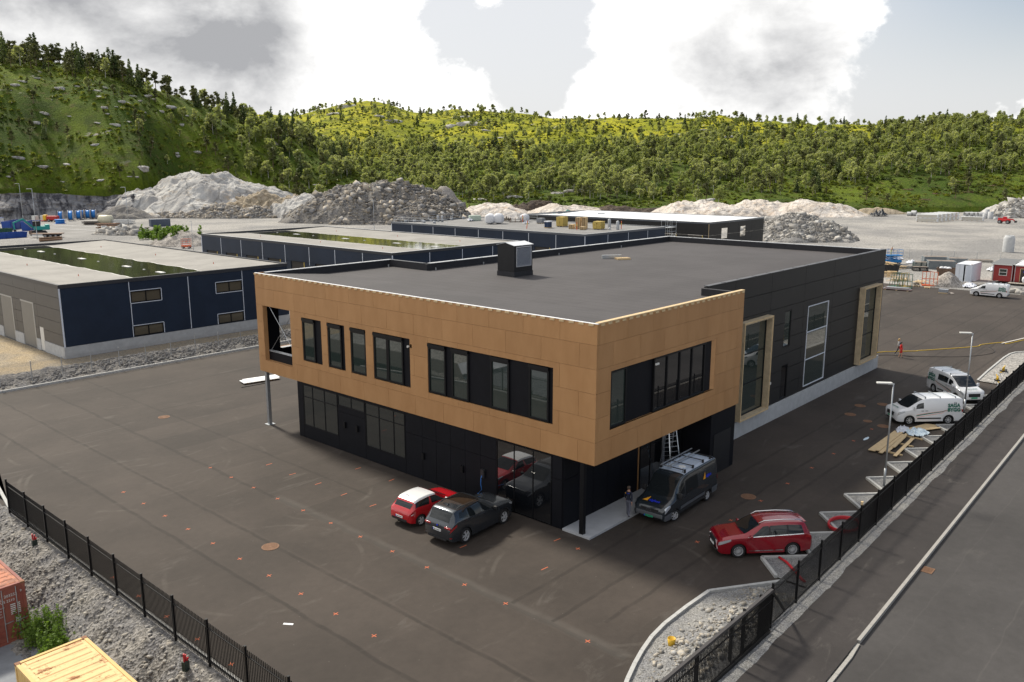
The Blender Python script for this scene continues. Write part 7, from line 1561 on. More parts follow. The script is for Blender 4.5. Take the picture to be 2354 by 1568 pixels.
def cube_stack(name, label, cat, loc, size, nx, ny, nz, m, rot=0, pal=True, jitter=.03):
    t = thing(name, label, cat, loc, rot); z0 = .14 if pal else .0
    if pal:
        for y in (-.4, 0, .4): q = MB(); q.box(-size[0] / 2, size[0] / 2, y * size[1] - .05, y * size[1] + .05, 0, .135); part('pallet_runner', q, M_WOOD, t)
    dx, dy, dz = size[0] / nx, size[1] / ny, (size[2] - z0) / nz; mm = MB(); mm.box(-dx * .485, dx * .485, -dy * .485, dy * .485, .004, dz * .97); me = mm.mesh(m)
    for k in range(nz):
        for i in range(nx):
            for j in range(ny): obj('pack', me, t, (-size[0] / 2 + (i + .5) * dx + random.uniform(-jitter, jitter), -size[1] / 2 + (j + .5) * dy + random.uniform(-jitter, jitter), z0 + k * dz), random.uniform(-.03, .03))
    return t
M_OCH = mat('ochre_insulation', (.48, .36, .10), .85, var=.15, vs=3); cube_stack('insulation_stack', 'tidy square stack of ochre insulation packs on the grey roof', 'insulation', (131.9, 104.6, r3z(131.9)), (1.9, 1.6, 1.9), 2, 2, 6, M_OCH, .1); cube_stack('insulation_stack', 'rounded ochre insulation stack next to the grey cylinders on the roof', 'insulation', (130.9, 94.9, r3z(130.9)), (1.9, 1.7, 1.5), 3, 2, 5, M_OCH, .2, jitter=.1)
def pallet_stack(loc, n, label, rot=0):
    t = thing('pallet_stack', label, 'pallets', loc, rot, 'pallet stacks on the roof')
    for k in range(n):
        z = k * .145; o = random.uniform(-.03, .03); q = MB(); q.box(-.6 + o, .6 + o, -.4, .4, z + .1, z + .142); part('pallet_deck', q, M_WOOD, t)
        for y in (-.35, 0, .35): q = MB(); q.box(-.6 + o, .6 + o, y - .05, y + .05, z, z + .099); part('pallet_runner', q, M_WOOD, t)
pallet_stack((129.8, 98.9, r3z(129.8)), 15, 'tallest stack of wooden pallets on the grey roof', .3); pallet_stack((130.6, 98.0, r3z(130.6)), 15, 'second tall pallet stack right behind the tallest', .3); pallet_stack((129.0, 99.9, r3z(129)), 6, 'low pallet stack left of the tallest one', .2); pallet_stack((128.6, 96.9, r3z(128.6)), 4, 'low pallet stack in front of the tallest one', .2)
for x, y, l in ((134.7, 95.1, 'left grey cylinder standing on the roof beside the ochre stack'), (131.9, 91.2, 'grey cylinder nearest the scaffold on the roof')):
    q = MB(); q.lathe([(.001, 0), (.28, 0), (.3, .05), (.3, 1.45), (.22, 1.62), (.08, 1.68), (.001, 1.68)], 16); single('roofing_roll', q, mat('grey_roll', (.38, .40, .42), .5), l, 'roll', (x, y, r3z(x)), smooth=True)
q = MB(); q.cyl((-.5, 0, .2), (.5, 0, .2), .2, n=12); single('roofing_roll', q, mat('grey_roll'), 'grey roll lying on its side at the roof edge', 'roll', (131.0, 92.4, r3z(131)), .7)
for x, y, tilt, l in ((135.4, 118.1, 0, 'orange marker post farthest left on the roof'), (121.8, 105.2, .25, 'leaning orange marker post near the roof edge'), (127.6, 97.6, 0, 'orange marker post before the pallets on the roof'), (133.4, 91.4, 0, 'orange marker post behind the grey cylinder')):
    t = thing('marker_post', l, 'marker post', (x, y, r3z(x))); q = MB(); q.cyl((0, 0, 0), (tilt, 0, 1.5), .07, n=8); part('tube', q, mat('orange_plastic'), t); q = MB(); q.cyl((tilt * .55, 0, .8), (tilt * .75, 0, 1.1), .075, n=8); part('reflective_band', q, mat('yellow_band', (.7, .5, .03), .4), t)
cube_stack('wrapped_pallet', 'grey wrapped pallet of blocks on the roof left of the blue rolls', 'pallet', (135.1, 112.8, r3z(135)), (1.5, 1.3, 1.1), 2, 2, 3, mat('grey_block', (.22, .23, .25), .7), .2)
t = thing('felt_rolls_pallet', 'blue black felt rolls under white film on a pallet on the roof', 'pallet', (128., 105., r3z(128))); q = MB(); q.box(-.7, .7, -.5, .5, 0, .13); part('pallet', q, M_WOOD, t)
for i in range(4):
    for j in range(3): q = MB(); q.cyl((-.5 + i * .33, -.33 + j * .33, .135), (-.5 + i * .33, -.33 + j * .33, 1.15), .155, n=10); part('roll', q, mat('blue_black_felt', (.015, .04, .10), .5), t)
q = MB(); q.box(-.72, .72, -.55, .55, 1.155, 1.35); me = q.mesh(mat('white_film')); bevel(me, .08, 2); obj('film', me, t)
t = thing('wrapped_bundle', 'pale green wrapped bundle on the far side of the grey roof', 'bundle', (133.2, 130.2, r3z(133)), -.5); q = MB(); q.box(-1.3, 1.3, -.6, .6, 0, 1.15); me = q.mesh(mat('pale_green_film', (.42, .50, .42), .4, var=.15, vs=2)); bevel(me, .15, 3); obj('wrap', me, t)
crumple('plastic_film', 'white film lying in front of the green wrapped bundle on the roof', 'plastic film', (131.6, 130.0, r3z(131.6)), .9, .6, .7, mat('white_film'), 9); crumple('plastic_film', 'small white film near the orange post on the roof', 'plastic film', (133., 115.1, r3z(133)), .9, .5, .5, mat('white_film'), 11)
t = thing('steel_rack', 'rusty steel rack with pipes on the grey roof', 'rack', (134.5, 119.4, r3z(134.5)), -.8)
for x in (-1.1, 0, 1.1): q = MB(); q.box(x - .04, x + .04, -.5, .5, 0, .1); q.box(x - .04, x + .04, -.5, -.42, .1, .9); q.box(x - .04, x + .04, .42, .5, .1, .9); part('rack_frame', q, M_RUST, t)
for k in range(5): q = MB(); q.cyl((-1.4, -.3 + k * .15, .18), (1.4, -.3 + k * .15, .18), .06, n=7); part('pipe', q, mat('dark_pipe', (.06, .05, .045), .6), t)
crumple('rubble_bag', 'dark heap of scrap on the roof beside the bulk bags', 'scrap', (135.6, 122.6, r3z(135)), 1.1, .7, .8, mat('dark_scrap', (.08, .065, .05), .8, var=.3, vs=3), 12)
for i, (x, y) in enumerate(((120.2, 129.3), (125.3, 135.8), (120.1, 132.4), (122.7, 135.7), (120.1, 135.4), (131.5, 135.8), (135.3, 135.9), (118.0, 135.8))):
    q = MB(); q.lathe([(.001, 0), (.32, 0), (.32, .45), (.26, .5), (.001, .5)], 14); single('roof_hood', q, mat('grey_hood', (.33, .35, .38), .5), 'low round grey roof hood near the guard rail on the third hall', 'roof hood', (x, y, r3z(x)), 0, 'round hoods on the third hall roof', True)
for x, y, l in ((125.6, 133.9, 'left tall round vent pipe on the third hall roof'), (125.9, 132.9, 'right tall round vent pipe on the third hall roof')): q = MB(); q.lathe([(.001, 0), (.26, 0), (.26, 1.3), (.2, 1.4), (.001, 1.4)], 14); single('vent_pipe', q, mat('grey_hood'), l, 'vent pipe', (x, y, r3z(x)), smooth=True)
def guard(a, b, n, label):
    a, b = Vector(a), Vector(b); t = thing('guard_rail', label, 'guard rail', a); d = b - a
    for i in range(n + 1): p = d * (i / n); q = MB(); q.cyl(p, p + Vector((0, 0, 1.1)), .025, n=6); part('upright', q, M_ALU, t)
    for z in (.55, 1.05): q = MB(); q.cyl(Vector((0, 0, z)), d + Vector((0, 0, z)), .022, n=6); part('rail', q, M_ALU, t)
guard((115.2, 136.2, 7.32), (139.6, 136.2, 7.32), 10, 'thin metal guard rail along the back edge of the third hall roof'); guard((114.95, 120, 7.32), (114.95, 136, 7.32), 7, 'thin metal guard rail at the left edge of the third hall roof'); guard((140.1, 118, 7.32), (140.1, 136, 7.32), 7, 'thin metal guard rail at the far edge of the third hall roof')
q = MB(); q.box(-.9, .9, -.2, .2, 0, .3); single('roof_bundle', q, M_STEEL, 'long grey bundle lying alone on the white roof', 'bundle', (172, 124, 7.1), -.6)
# scaffold tower at the third hall
def scaffold(loc, label, h=8.4, w=3.2, d=1.4):
    t = thing('scaffold_tower', label, 'scaffold', loc)
    for x in (0, w / 2, w):
        for y in (0, d): q = MB(); q.cyl((x, y, 0), (x, y, h), .03, n=6); part('standard', q, M_ALU, t)
    for z in np.arange(1, h, 1.05):
        for y in (0, d): q = MB(); q.cyl((0, y, z), (w, y, z), .024, n=6); part('ledger', q, M_ALU, t)
    for z in (3.0, 5.2, 7.0): q = MB(); q.box(0, w, 0, d, z, z + .06); part('deck', q, M_STEEL, t)
    for z in (.2, 3.1): q = MB(); q.cyl((0, 0, z), (w, 0, z + 2.7), .022, n=6); part('brace', q, M_ALU, t)
    for s in (0, .35):
        q = MB(); q.beam((w * .95, -.1 - s, 3.0), (w * .35, -.1 - s, 6.0), .05, .04); part('stair_stringer', q, M_ALU, t)
    for k in range(9): q = MB(); q.box(w * .95 - k * w * .066, w * .95 - k * w * .066 + .2, -.45, -.1, 3.05 + k * .33, 3.08 + k * .33); part('step', q, M_ALU, t)
scaffold((141.2, 86.0, 0), 'aluminium scaffold tower with stairs at the corner of the third hall')
# ---- far left yard
yard = gp(150, 510)
M_PAVE = asphalt_mat('asphalt_pale', (.17, .165, .16), [], .3)
sheet('pale_asphalt', [[(84, 238), (104, 236), (128, 262), (128, 300), (112, 316), (88, 312), (80, 270)]], -.01, M_PAVE)
for k, (a, b) in enumerate((((104, 303), (116, 262)), ((98, 290), (106, 256)))): q = MB(); q.beam((*a, 0), (*b, 0), .25, .008); single('road_line', q, M_WHITE, ['farther white line painted on the far left yard', 'nearer white line painted on the far left yard'][k], 'road marking', (0, 0, .002))
M_BLUEB = mat('bin_blue', (.01, .06, .30), .5, var=.12, vs=.5)
def skip(label, loc, rot, L, W, H, m, name='skip', rim=.1, slope=.25, load=None, cat='skip'):
    t = thing(name, label, cat, loc, rot); a = [(-L / 2 + slope, -W / 2 + .1, 0), (L / 2 - slope, -W / 2 + .1, 0), (L / 2 - slope, W / 2 - .1, 0), (-L / 2 + slope, W / 2 - .1, 0)]; b = [(-L / 2, -W / 2, H), (L / 2, -W / 2, H), (L / 2, W / 2, H), (-L / 2, W / 2, H)]; c = [(x * .96, y * .94, H) for x, y, z in b]; d = [(x * .96, y * .94, .15) for x, y, z in a]
    q = MB(); q.add(a + b + c + d, [(3, 2, 1, 0)] + [(i, (i + 1) % 4, (i + 1) % 4 + 4, i + 4) for i in range(4)] + [(i + 4, (i + 1) % 4 + 4, (i + 1) % 4 + 8, i + 8) for i in range(4)] + [(i + 8, (i + 1) % 4 + 8, (i + 1) % 4 + 12, i + 12) for i in range(4)] + [(12, 13, 14, 15)]); part('tub', q, m, t)
    for x in np.linspace(-L / 2 + slope + .3, L / 2 - slope - .3, 4):
        for s in (-1, 1): q = MB(); q.beam((x, s * (W / 2 - .06), .1), (x, s * (W / 2 + .03), H - .05), .1, .06, up=(1, 0, 0)); part('rib', q, m, t)
    q = MB(); q.box(-L / 2 - .04, L / 2 + .04, -W / 2 - .05, -W / 2, H - .12, H + .02); q2 = MB(); part('rim', q, m, t); q2.box(-L / 2 - .04, L / 2 + .04, W / 2, W / 2 + .05, H - .12, H + .02); part('rim', q2, m, t); return t
skip('long blue skip behind the teal excavator in the far left yard', (93, 279, 0), R_(52), 9, 2.5, 2.6, M_BLUEB); skip('long blue skip at the left edge behind the other blue skip', (90.5, 286, 0), R_(52), 12, 2.5, 2.6, M_BLUEB); skip('low blue skip nearest to the first hall at the left edge', (77.6, 249.8, 0), R_(8), 8.5, 2.4, 1.5, M_BLUEB); skip('green skip between the blue skips at the left edge', (80.3, 264, 0), R_(15), 5, 2.3, 1.7, mat('bin_green', (.03, .10, .06), .6)); 
crumple('scrap_heap', 'pale scrap heap above the green skip at the left edge', 'scrap', (79.5, 268.5, 0), 3, 2, 3.6, mat('pale_scrap', (.35, .31, .28), .8, var=.3, vs=1), 17)
def excavator(label, loc, rot, s=1.):
    t = thing('excavator', label, 'excavator', loc, rot); t.scale = (s,) * 3; te = mat('teal_paint', (.015, .27, .25), .45, var=.1, vs=.8)
    for y in (-1.0, 1.0):
        q = MB(); n = 20; pr = []
        for i in range(n): a = 2 * math.pi * i / n; pr.append((1.2 * (1 if math.cos(a) > 0 else -1) + .42 * math.cos(a), .42 + .42 * math.sin(a)))
        q.add([(x, y - .28, z) for x, z in pr] + [(x, y + .28, z) for x, z in pr], [tuple(range(n)), tuple(range(2 * n - 1, n - 1, -1))] + [(i, (i + 1) % n, (i + 1) % n + n, i + n) for i in range(n)]); part('track', q, M_PLAST, t)
    q = MB(); q.cyl((0, 0, .7), (0, 0, 1.05), .8, n=16); part('slew_ring', q, M_PLAST, t); q = MB(); q.box(-2.1, .9, -1.25, 1.25, 1.05, 1.9); me = q.mesh(te); bevel(me, .12, 2); obj('upper_body', me, t); q = MB(); q.box(-2.2, -1.3, -1.2, 1.2, 1.1, 2.25); me = q.mesh(te); bevel(me, .2, 2); obj('counterweight', me, t)
    q = MB(); q.box(-.35, 1.15, .15, 1.2, 1.9, 3.05); me = q.mesh(M_PLAST); bevel(me, .1, 2); cb = obj('cab', me, t); q = MB(); q.box(-.25, 1.05, .14, 1.21, 2.2, 2.85); q.box(-.3, 1.16, .25, 1.1, 2.2, 2.85); part('cab_glass', q, M_CGLS, cb)
    q = MB(); q.beam((.9, -.2, 1.6), (3.0, -.2, 3.6), .35, .5, up=(0, 1, 0)); q.beam((2.9, -.2, 3.55), (4.9, -.2, 2.7), .32, .42, up=(0, 1, 0)); part('boom', q, te, t, False); q = MB(); q.beam((4.8, -.2, 2.9), (4.6, -.2, .9), .28, .36, up=(0, 1, 0)); part('dipper_arm', q, te, t); q = MB(); q.cyl((1.3, -.2, 1.5), (2.7, -.2, 2.9), .09, n=8); part('hydraulic_ram', q, M_STEEL, t); q = MB(); q.prism([(0, -.5), (.7, -.5), (.7, .5), (0, .5)], 0, .1); q.beam((4.6, -.7, .9), (4.6, .3, .9), .5, .7); part('bucket', q, M_PLAST, t)
excavator('teal excavator with raised boom loaded beside the flatbed truck far left', (87.5, 257, 0), R_(165), 1.25); excavator('small teal excavator on the rocks behind the white roofed hall', (238, 190, 0), R_(-40), 1.0)
def truck():
    t = thing('flatbed_trailer', 'flatbed trailer in front of the teal excavator far left', 'trailer', (85.2, 244.5, 0), R_(-35)); q = MB(); q.box(-4, 4, -1.2, 1.2, .95, 1.15); part('deck', q, mat('worn_deck', (.22, .15, .11), .8, var=.2, vs=1), t)
    for x in (-.2, 1.1, 2.4):
        for s in (1, -1): add_wheel(t, x, s * 1.0, .45, .28, 'six')
    q = MB(); q.box(-3.4, -.8, -1.26, -1.21, .5, .92); part('side_panel', q, M_DOORW, t); q = MB(); q.box(-4.05, -3.95, -1.2, 1.2, 1.15, 1.9); part('headboard', q, mat('worn_deck'), t); q = MB(); q.box(-3.8, 3.8, -.9, -.7, .55, .94); part('chassis_beam', q, M_PLAST, t)
truck()
for k in range(3): q = MB(); q.cyl((-3 + k * .3, k * .5 - .5, .3 + (.45 if k == 1 else 0)), (3 + k * .2, k * .5 - .3, .3 + (.45 if k == 1 else 0)), .28, .22, n=10); single('log', q, mat('brown_log', (.20, .12, .07), .9, var=.25, vs=1.5), ['long brown log nearest to the first hall roof', 'brown log on top of the others behind the first hall', 'brown log farthest back behind the first hall'][k], 'log', (81.5, 232.2, 0), R_(10))
def reel(loc, rot, label, m, r=1.25, w=1.3, flat=False):
    t = thing('cable_reel', label, 'cable reel', loc, rot, 'blue cable reels'); ax = 'z' if flat else 'y'; h = 0 if flat else r
    q = MB(); q.lathe([(r * .3, -w / 2 + .1), (r * .82, -w / 2 + .1), (r * .82, w / 2 - .1), (r * .3, w / 2 - .1)], 20, axis=ax); part('cable_drum', q, m, t, True, loc=(0, 0, h if not flat else w / 2))
    for s in (-1, 1): q = MB(); q.lathe([(.05, s * w / 2), (r, s * w / 2), (r, s * (w / 2 - .09)), (.05, s * (w / 2 - .09))], 22, axis=ax); part('flange', q, mat('reel_wood', (.42, .40, .40), .7) if not flat else m, t, loc=(0, 0, h if not flat else w / 2))
M_REELB = mat('reel_blue', (.02, .20, .60), .5)
for k, (x, y, l) in enumerate(((116.3, 318.9, 'blue cable reel farthest left in the row below the cliff'), (118.6, 316.0, 'second blue cable reel from the left in the row'), (121.0, 322.5, 'third blue cable reel from the left in the row'), (123.0, 320.2, 'middle blue cable reel of the row'), (125.2, 323.3, 'third blue cable reel from the right in the row'), (126.9, 322.0, 'second blue cable reel from the right in the row'), (129.0, 322.3, 'blue cable reel farthest right in the row'))): reel((x, y, 0), R_(60), l, M_REELB, 1.75, 1.6)
reel((110., 302.8, 0), 0, 'low blue reel lying flat in front of the row', M_REELB, 1.7, 1.4, True)
t = thing('red_machine', 'red and yellow machine parked left of the blue reels', 'machine', (112.3, 315.2, 0), R_(-48)); q = MB(); q.box(-1.8, 1.8, -1, 1, .6, 2.0); me = q.mesh(mat('machine_red', (.42, .02, .02), .5)); bevel(me, .2, 2); obj('body', me, t); q = MB(); q.box(-3.2, -1.9, -.9, .9, .5, 2.4); me = q.mesh(mat('machine_yellow', (.7, .42, .02), .5)); bevel(me, .4, 2); obj('hopper', me, t)
for x in (-1, 1.2):
    for s in (1, -1): add_wheel(t, x, s * .9, .5, .3, 'six')
q = MB(); q.beam((-1.5, 0, .4), (-7, .5, .25), .8, .25); part('conveyor', q, mat('machine_red'), t)
t = thing('storage_tank', 'cream coloured cylindrical tank lying in the far left yard', 'tank', (118.6, 287.2, 0), R_(-48)); q = MB(); q.lathe([(.001, -2.4), (.9, -2.3), (1.45, -1.9), (1.5, 1.9), (.9, 2.3), (.001, 2.4)], 22, axis='y'); o = part('shell', q, mat('cream_tank', (.58, .54, .40), .5, var=.1, vs=.6), t, True, loc=(0, 0, 1.6)); o.rotation_euler = (0, 0, R_(90)); q = MB(); q.box(-1.6, -1.3, -1.1, 1.1, 0, .5); q.box(1.3, 1.6, -1.1, 1.1, 0, .5); part('cradle', q, M_CONC, t)
def rack(loc, rot, label, n=6, L=6, w=2.6, h=1.1, m=None):
    t = thing('steel_stock', label, 'steel stock', loc, rot)
    for k in range(n):
        for j in range(3): q = MB(); z = .15 + j * (h / 3); q.beam((-L / 2 + random.uniform(-.4, .4), -w / 2 + k * w / (n - 1), z + .12), (L / 2 + random.uniform(-.4, .4), -w / 2 + k * w / (n - 1), z + .12), .22, .24); part('section', q, m or M_RUST, t)
    for x in (-L / 3, L / 3): q = MB(); q.box(x - .1, x + .1, -w / 2 - .1, w / 2 + .1, 0, .14); part('bearer', q, M_WOOD, t)
rack((111.2, 268.2, 0), R_(-46), 'rusty steel sections stacked in front of the cream tank', 7, 6, 3, 1.7); rack((110, 247.2, 0), R_(-46), 'dark pipes and sections stacked beside the tall lamp post', 7, 7, 3.4, 1.2, mat('dark_pipe')); rack((114.6, 289.2, 0), R_(-40), 'dark stack of sections left of the cream tank', 5, 4.5, 2.4, 1.1, mat('dark_pipe')); rack((123, 284, 0), R_(-46), 'grey concrete beams stacked right of the cream tank', 5, 6, 4, 1.6, M_CONC)
for k, (x, y, l) in enumerate(((107.5, 262, 'concrete ring left of the rusty sections'), (109.6, 257, 'concrete ring in front of the rusty sections'), (111.4, 254.5, 'concrete ring right of the rusty sections'))): q = MB(); q.lathe([(.75, 0), (.75, 1.2), (.62, 1.2), (.62, 0), (.75, 0)], 18); single('concrete_ring', q, M_CONC, l, 'concrete ring', (x, y, 0), 0, 'concrete rings in the far left yard', True)
t = thing('site_container', 'dark grey flat container at the right of the far left yard', 'container', (126.3, 265, 0), R_(-10)); q = MB(); q.box(-3, 3, -1.2, 1.2, 0, 2.3); me = q.mesh(mat('slate_metal', (.07, .09, .13), .5)); bevel(me, .05, 1); obj('box', me, t)
for x in np.linspace(-2.7, 2.7, 9): q = MB(); q.box(x - .06, x + .06, -1.24, -1.205, .1, 2.2); part('rib', q, mat('slate_metal'), t)
for k, (x, y, w) in enumerate(((96, 318, 3.0), (108.6, 321, 1.6), (111.2, 320.6, 1.4))): t = thing('white_crate', ['white and blue crate farthest left below the cliff', 'white crate left of the red machine below the cliff', 'white crate next to the red machine below the cliff'][k], 'crate', (x, y, 0), R_(20)); q = MB(); q.box(-w / 2, w / 2, -.8, .8, 0, 1.9); me = q.mesh(M_DOORW); bevel(me, .06, 1); obj('case', me, t); q = MB(); q.box(-w / 2 - .03, w / 2 + .03, -.83, .83, 1.905, 2.); part('lid', q, M_BLUEB if k == 0 else M_STEEL, t)
weeds('shrub', 'yellow green shrub on the gravel mound left of the second hall', (99, 203, 1.4), 5., 7., 2.8, 46, M_HEDGE, 21, 'shrub', 2.6)
weeds('shrub', 'bright green grass clump behind the gravel mound', (104, 216, .4), 7, 6., 2.2, 40, M_HEDGE, 22, 'shrub', 2.6)
# orange lift basket
t = thing('lift_platform', 'orange work platform beside the gravel mound', 'work platform', (95, 187, 0), R_(-45)); M_ORP = mat('orange_paint', (.55, .09, .02), .5); q = MB(); q.box(-1., 1., -.5, .5, .3, .75); part('base', q, M_ORP, t)
for x in (-1, 0, 1):
    for y in (-.5, .5): q = MB(); q.cyl((x, y, .75), (x, y, 2.2), .035, n=6); part('upright', q, M_ORP, t)
for z in (1.1, 1.65, 2.2):
    for y in (-.5, .5): q = MB(); q.cyl((-1, y, z), (1, y, z), .03, n=6); part('rail', q, M_ORP, t)
q = MB(); q.box(-.55, .55, -.55, -.51, .85, 1.05); part('name_board', q, M_WHITE, t)
for x in (-.7, .7):
    for s in (1, -1): add_wheel(t, x, s * .42, .28, .18, 'six')
# ---- right: gravel yard goods
M_WRAP = mat('white_wrap', (.66, .67, .68), .5, var=.06, vs=.6)
def bundle(loc, rot, L, W, H, label, group='white wrapped element bundles'):
    t = thing('wrapped_bundle', label, 'wrapped bundle', loc, rot, group); q = MB(); q.box(-L / 2, L / 2, -W / 2, W / 2, .15, H); me = q.mesh(M_WRAP); bevel(me, .06, 1); obj('wrap', me, t); q = MB(); q.box(-L / 2 + .35, L / 2 - .35, -W / 2 - .012, -W / 2 - .002, .28, H - .12); part('side_face', q, mat('beige_panel_edge', (.47, .45, .40), .7, var=.06, vs=1), t); q = MB(); q.box(-L / 2 - .012, -L / 2 - .002, -W / 2 + .2, W / 2 - .2, .28, H - .12); part('end_face', q, mat('beige_panel_edge'), t)
    for x in np.linspace(-L / 2 + .4, L / 2 - .4, 5): q = MB(); q.box(x - .08, x + .08, -W / 2 + .05, W / 2 - .05, 0, .148); part('bearer', q, M_WOOD, t)
ob = ['front', 'second', 'third', 'fourth', 'fifth', 'sixth']
for k in range(6):
    for j in range(2): bundle((313.5 + k * 4.1, 87.5 - k * .25, j * 1.35), R_(-90), 7., 1.3, 1.3, f'{"upper" if j else "lower"} white wrapped bundle in the {ob[k]} row of the big stack')
bundle((331, 77.5, 0), R_(-90), 7.2, 1.3, 1.5, 'single white wrapped bundle right of the big stack')
def pipe(loc, r, L, rot, up, label):
    q = MB(); q.lathe([(r, -L / 2), (r, L / 2), (r * .82, L / 2), (r * .82, -L / 2), (r, -L / 2)], 20, axis='z' if up else 'y'); o = single('concrete_pipe', q, M_CONC, label, 'concrete pipe', (loc[0], loc[1], L / 2 if up else r), rot, 'concrete pipes at the edge of the gravel yard', True)
for a in (((350.7, 104.6), .75, 1.6, .2, False, 'small concrete pipe on its side left of the white bundles'), ((351.6, 103.2), 1., 1.8, .1, False, 'larger concrete pipe on its side left of the white bundles'), ((361., 86.1), .85, 3.4, .9, False, 'leftmost long concrete pipe behind the single bundle'), ((360.5, 84.4), .85, 3.4, .9, False, 'middle long concrete pipe behind the single bundle'), ((360, 82.6), .85, 3.2, .9, False, 'right long concrete pipe behind the single bundle'), ((354.2, 80.4), 1.05, 2., .8, False, 'wide concrete pipe on its side right of the long ones'), ((350., 77.9), .75, 1.9, 0, True, 'short upright concrete pipe in the pipe group'), ((352, 77.8), .85, 3.3, 0, True, 'tallest upright concrete pipe'), ((348.9, 75.8), .9, 2.6, 0, True, 'upright concrete pipe farthest right but one'), ((346.7, 73.5), .75, .9, 0, True, 'low concrete ring farthest right of the pipes')): pipe(*a)
q = MB(); q.lathe([(1.15, 0), (1.15, 3.0), (.85, 3.7), (.75, 3.7), (.75, 3.5), (1.0, 2.9), (1.0, .02), (1.15, 0)], 22); single('manhole_chamber', q, M_CONC, 'tall concrete manhole chamber standing alone on the gravel', 'concrete chamber', (213, 42, 0), 0, None, True)
t = thing('telehandler', 'red telehandler with black wheels at the far right of the gravel', 'telehandler', (321.5, 65.5, 0), R_(-90)); M_TRED = mat('loader_red', (.48, .015, .02), .45); q = MB(); q.box(-1.9, 1.7, -.9, .9, .75, 1.5); me = q.mesh(M_TRED); bevel(me, .2, 2); obj('body', me, t); q = MB(); q.box(-.6, .6, .1, .9, 1.5, 2.3); me = q.mesh(M_TRED); bevel(me, .15, 2); obj('cab', me, t); q = MB(); q.beam((-1.9, -.4, 1.75), (2.6, -.4, 1.5), .35, .4); q.beam((2.6, -.4, 1.5), (3.3, -.4, .7), .3, .3); part('boom', q, M_TRED, t); q = MB(); q.box(3.1, 3.7, -.9, .3, .5, 1.1); part('attachment', q, M_PLAST, t)
for x in (-1.25, 1.15):
    for s in (1, -1): add_wheel(t, x, s * .95, .62, .4, 'five')
crumple('tarpaulin_heap', 'dark tarpaulin heap at the edge of the gravel below the slope', 'tarpaulin', (341, 113, 0), 5, 3, 2.2, mat('dark_tarp', (.02, .022, .026), .5), 31); q = MB(); q.box(-.9, .9, -.9, .9, 0, 2.1); me = q.mesh(M_TRED); bevel(me, .1, 1); tag(obj('red_crate', me, None, (346, 87, 0), .3), 'small red crate behind the big white stack', 'crate')
# scissor lift with worker
t = thing('scissor_lift', 'blue scissor lift behind the far corner of the building', 'scissor lift', (171.2, 53.5, 0), R_(-48)); M_LB = mat('lift_blue', (.01, .16, .42), .5); q = MB(); q.box(-1.6, 1.6, -.85, .85, .35, .8); part('chassis', q, M_LB, t)
for k in range(2):
    for y in (-.6, .6): q = MB(); q.beam((-1.3, y, .85 + k * .35), (1.3, y, 1.2 + k * .35), .08, .12); q.beam((-1.3, y, 1.2 + k * .35), (1.3, y, .85 + k * .35), .08, .12); part('scissor_arm', q, M_LB, t)
q = MB(); q.box(-1.7, 1.7, -.9, .9, 1.6, 1.75); part('platform', q, M_LB, t)
for z in (2.2, 2.8):
    for y in (-.88, .88): q = MB(); q.cyl((-1.68, y, z), (1.68, y, z), .03, n=6); part('rail', q, M_LB, t)
    for x in (-1.68, 1.68): q = MB(); q.cyl((x, -.88, z), (x, .88, z), .03, n=6); part('rail', q, M_LB, t)
for x in (-1.68, -.56, .56, 1.68):
    for y in (-.88, .88): q = MB(); q.cyl((x, y, 1.75), (x, y, 2.8), .03, n=6); part('upright', q, M_LB, t)
for x in (-1.1, 1.1):
    for s in (1, -1): add_wheel(t, x, s * .72, .35, .22, 'six')
figure('worker in yellow trousers bending over on the blue scissor lift', (171.0, 53.7, 1.75), R_(-48), 1.6, mat('tan_shirt', (.45, .25, .15), .8), mat('hi_vis_yellow', (.55, .50, .05), .7), M_SHOE, M_HBR, .1, (.35, .3), lean=.35)
def loose_boards(center, n, L, spread, label, m=None, seed=0):
    r = random.Random(seed); t = thing('board_heap', label, 'boards', center)
    for k in range(n): a = r.uniform(-.5, .5) + seed; q = MB(); c = Vector((r.uniform(-spread, spread), r.uniform(-spread, spread), .04 + k * .035)); d = Vector((math.cos(a), math.sin(a), r.uniform(-.03, .05))) * L / 2 * r.uniform(.6, 1); q.beam(c - d, c + d, .14, .03); part('board', q, m or M_WOOD, t)
M_SKB = mat('skip_black', (.015, .015, .017), .55); skip('black skip full of timber waste behind the building corner', (156, 49.1, 0), R_(-60), 3.2, 1.8, 1.5, M_SKB); loose_boards((156, 49.1, 1.35), 16, 2.6, .5, 'timber waste heaped in the black skip', seed=1); loose_boards((163, 50.5, 0), 18, 3.5, 1.4, 'loose boards scattered behind the black skip', seed=2); loose_boards((146, 44.2, 0), 14, 3.6, 1.0, 'pale boards on the gravel behind the glass racks', seed=3); loose_boards((145, 40.6, 0), 12, 2.6, .8, 'pale boards beside the orange rack', seed=4)
for k, (x, y, rz, l) in enumerate(((149.6, 47.6, 1.2, 'upright pallet leaning by the black skip'), (150.9, 46.9, 1.3, 'second upright pallet leaning by the black skip'))): p = thing('pallet', l, 'pallet', (x, y, .42), 0, 'pallets leaning by the black skip'); pallet_parts(p); p.rotation_euler = (R_(80), 0, rz + .5); p.scale = (1.3,) * 3
p = thing('pallet', 'flat pallet on the asphalt edge in front of the orange rack', 'pallet', (140.0, 38.1, 0), .3); pallet_parts(p); p = thing('pallet', 'flat pallet with scraps left of the orange rack', 'pallet', (140.9, 39.9, 0), .1); pallet_parts(p); crumple('scrap', 'dark scrap lying on the pallet left of the orange rack', 'scrap', (141.0, 40.0, .15), .6, .5, .45, mat('dark_scrap'), 33)
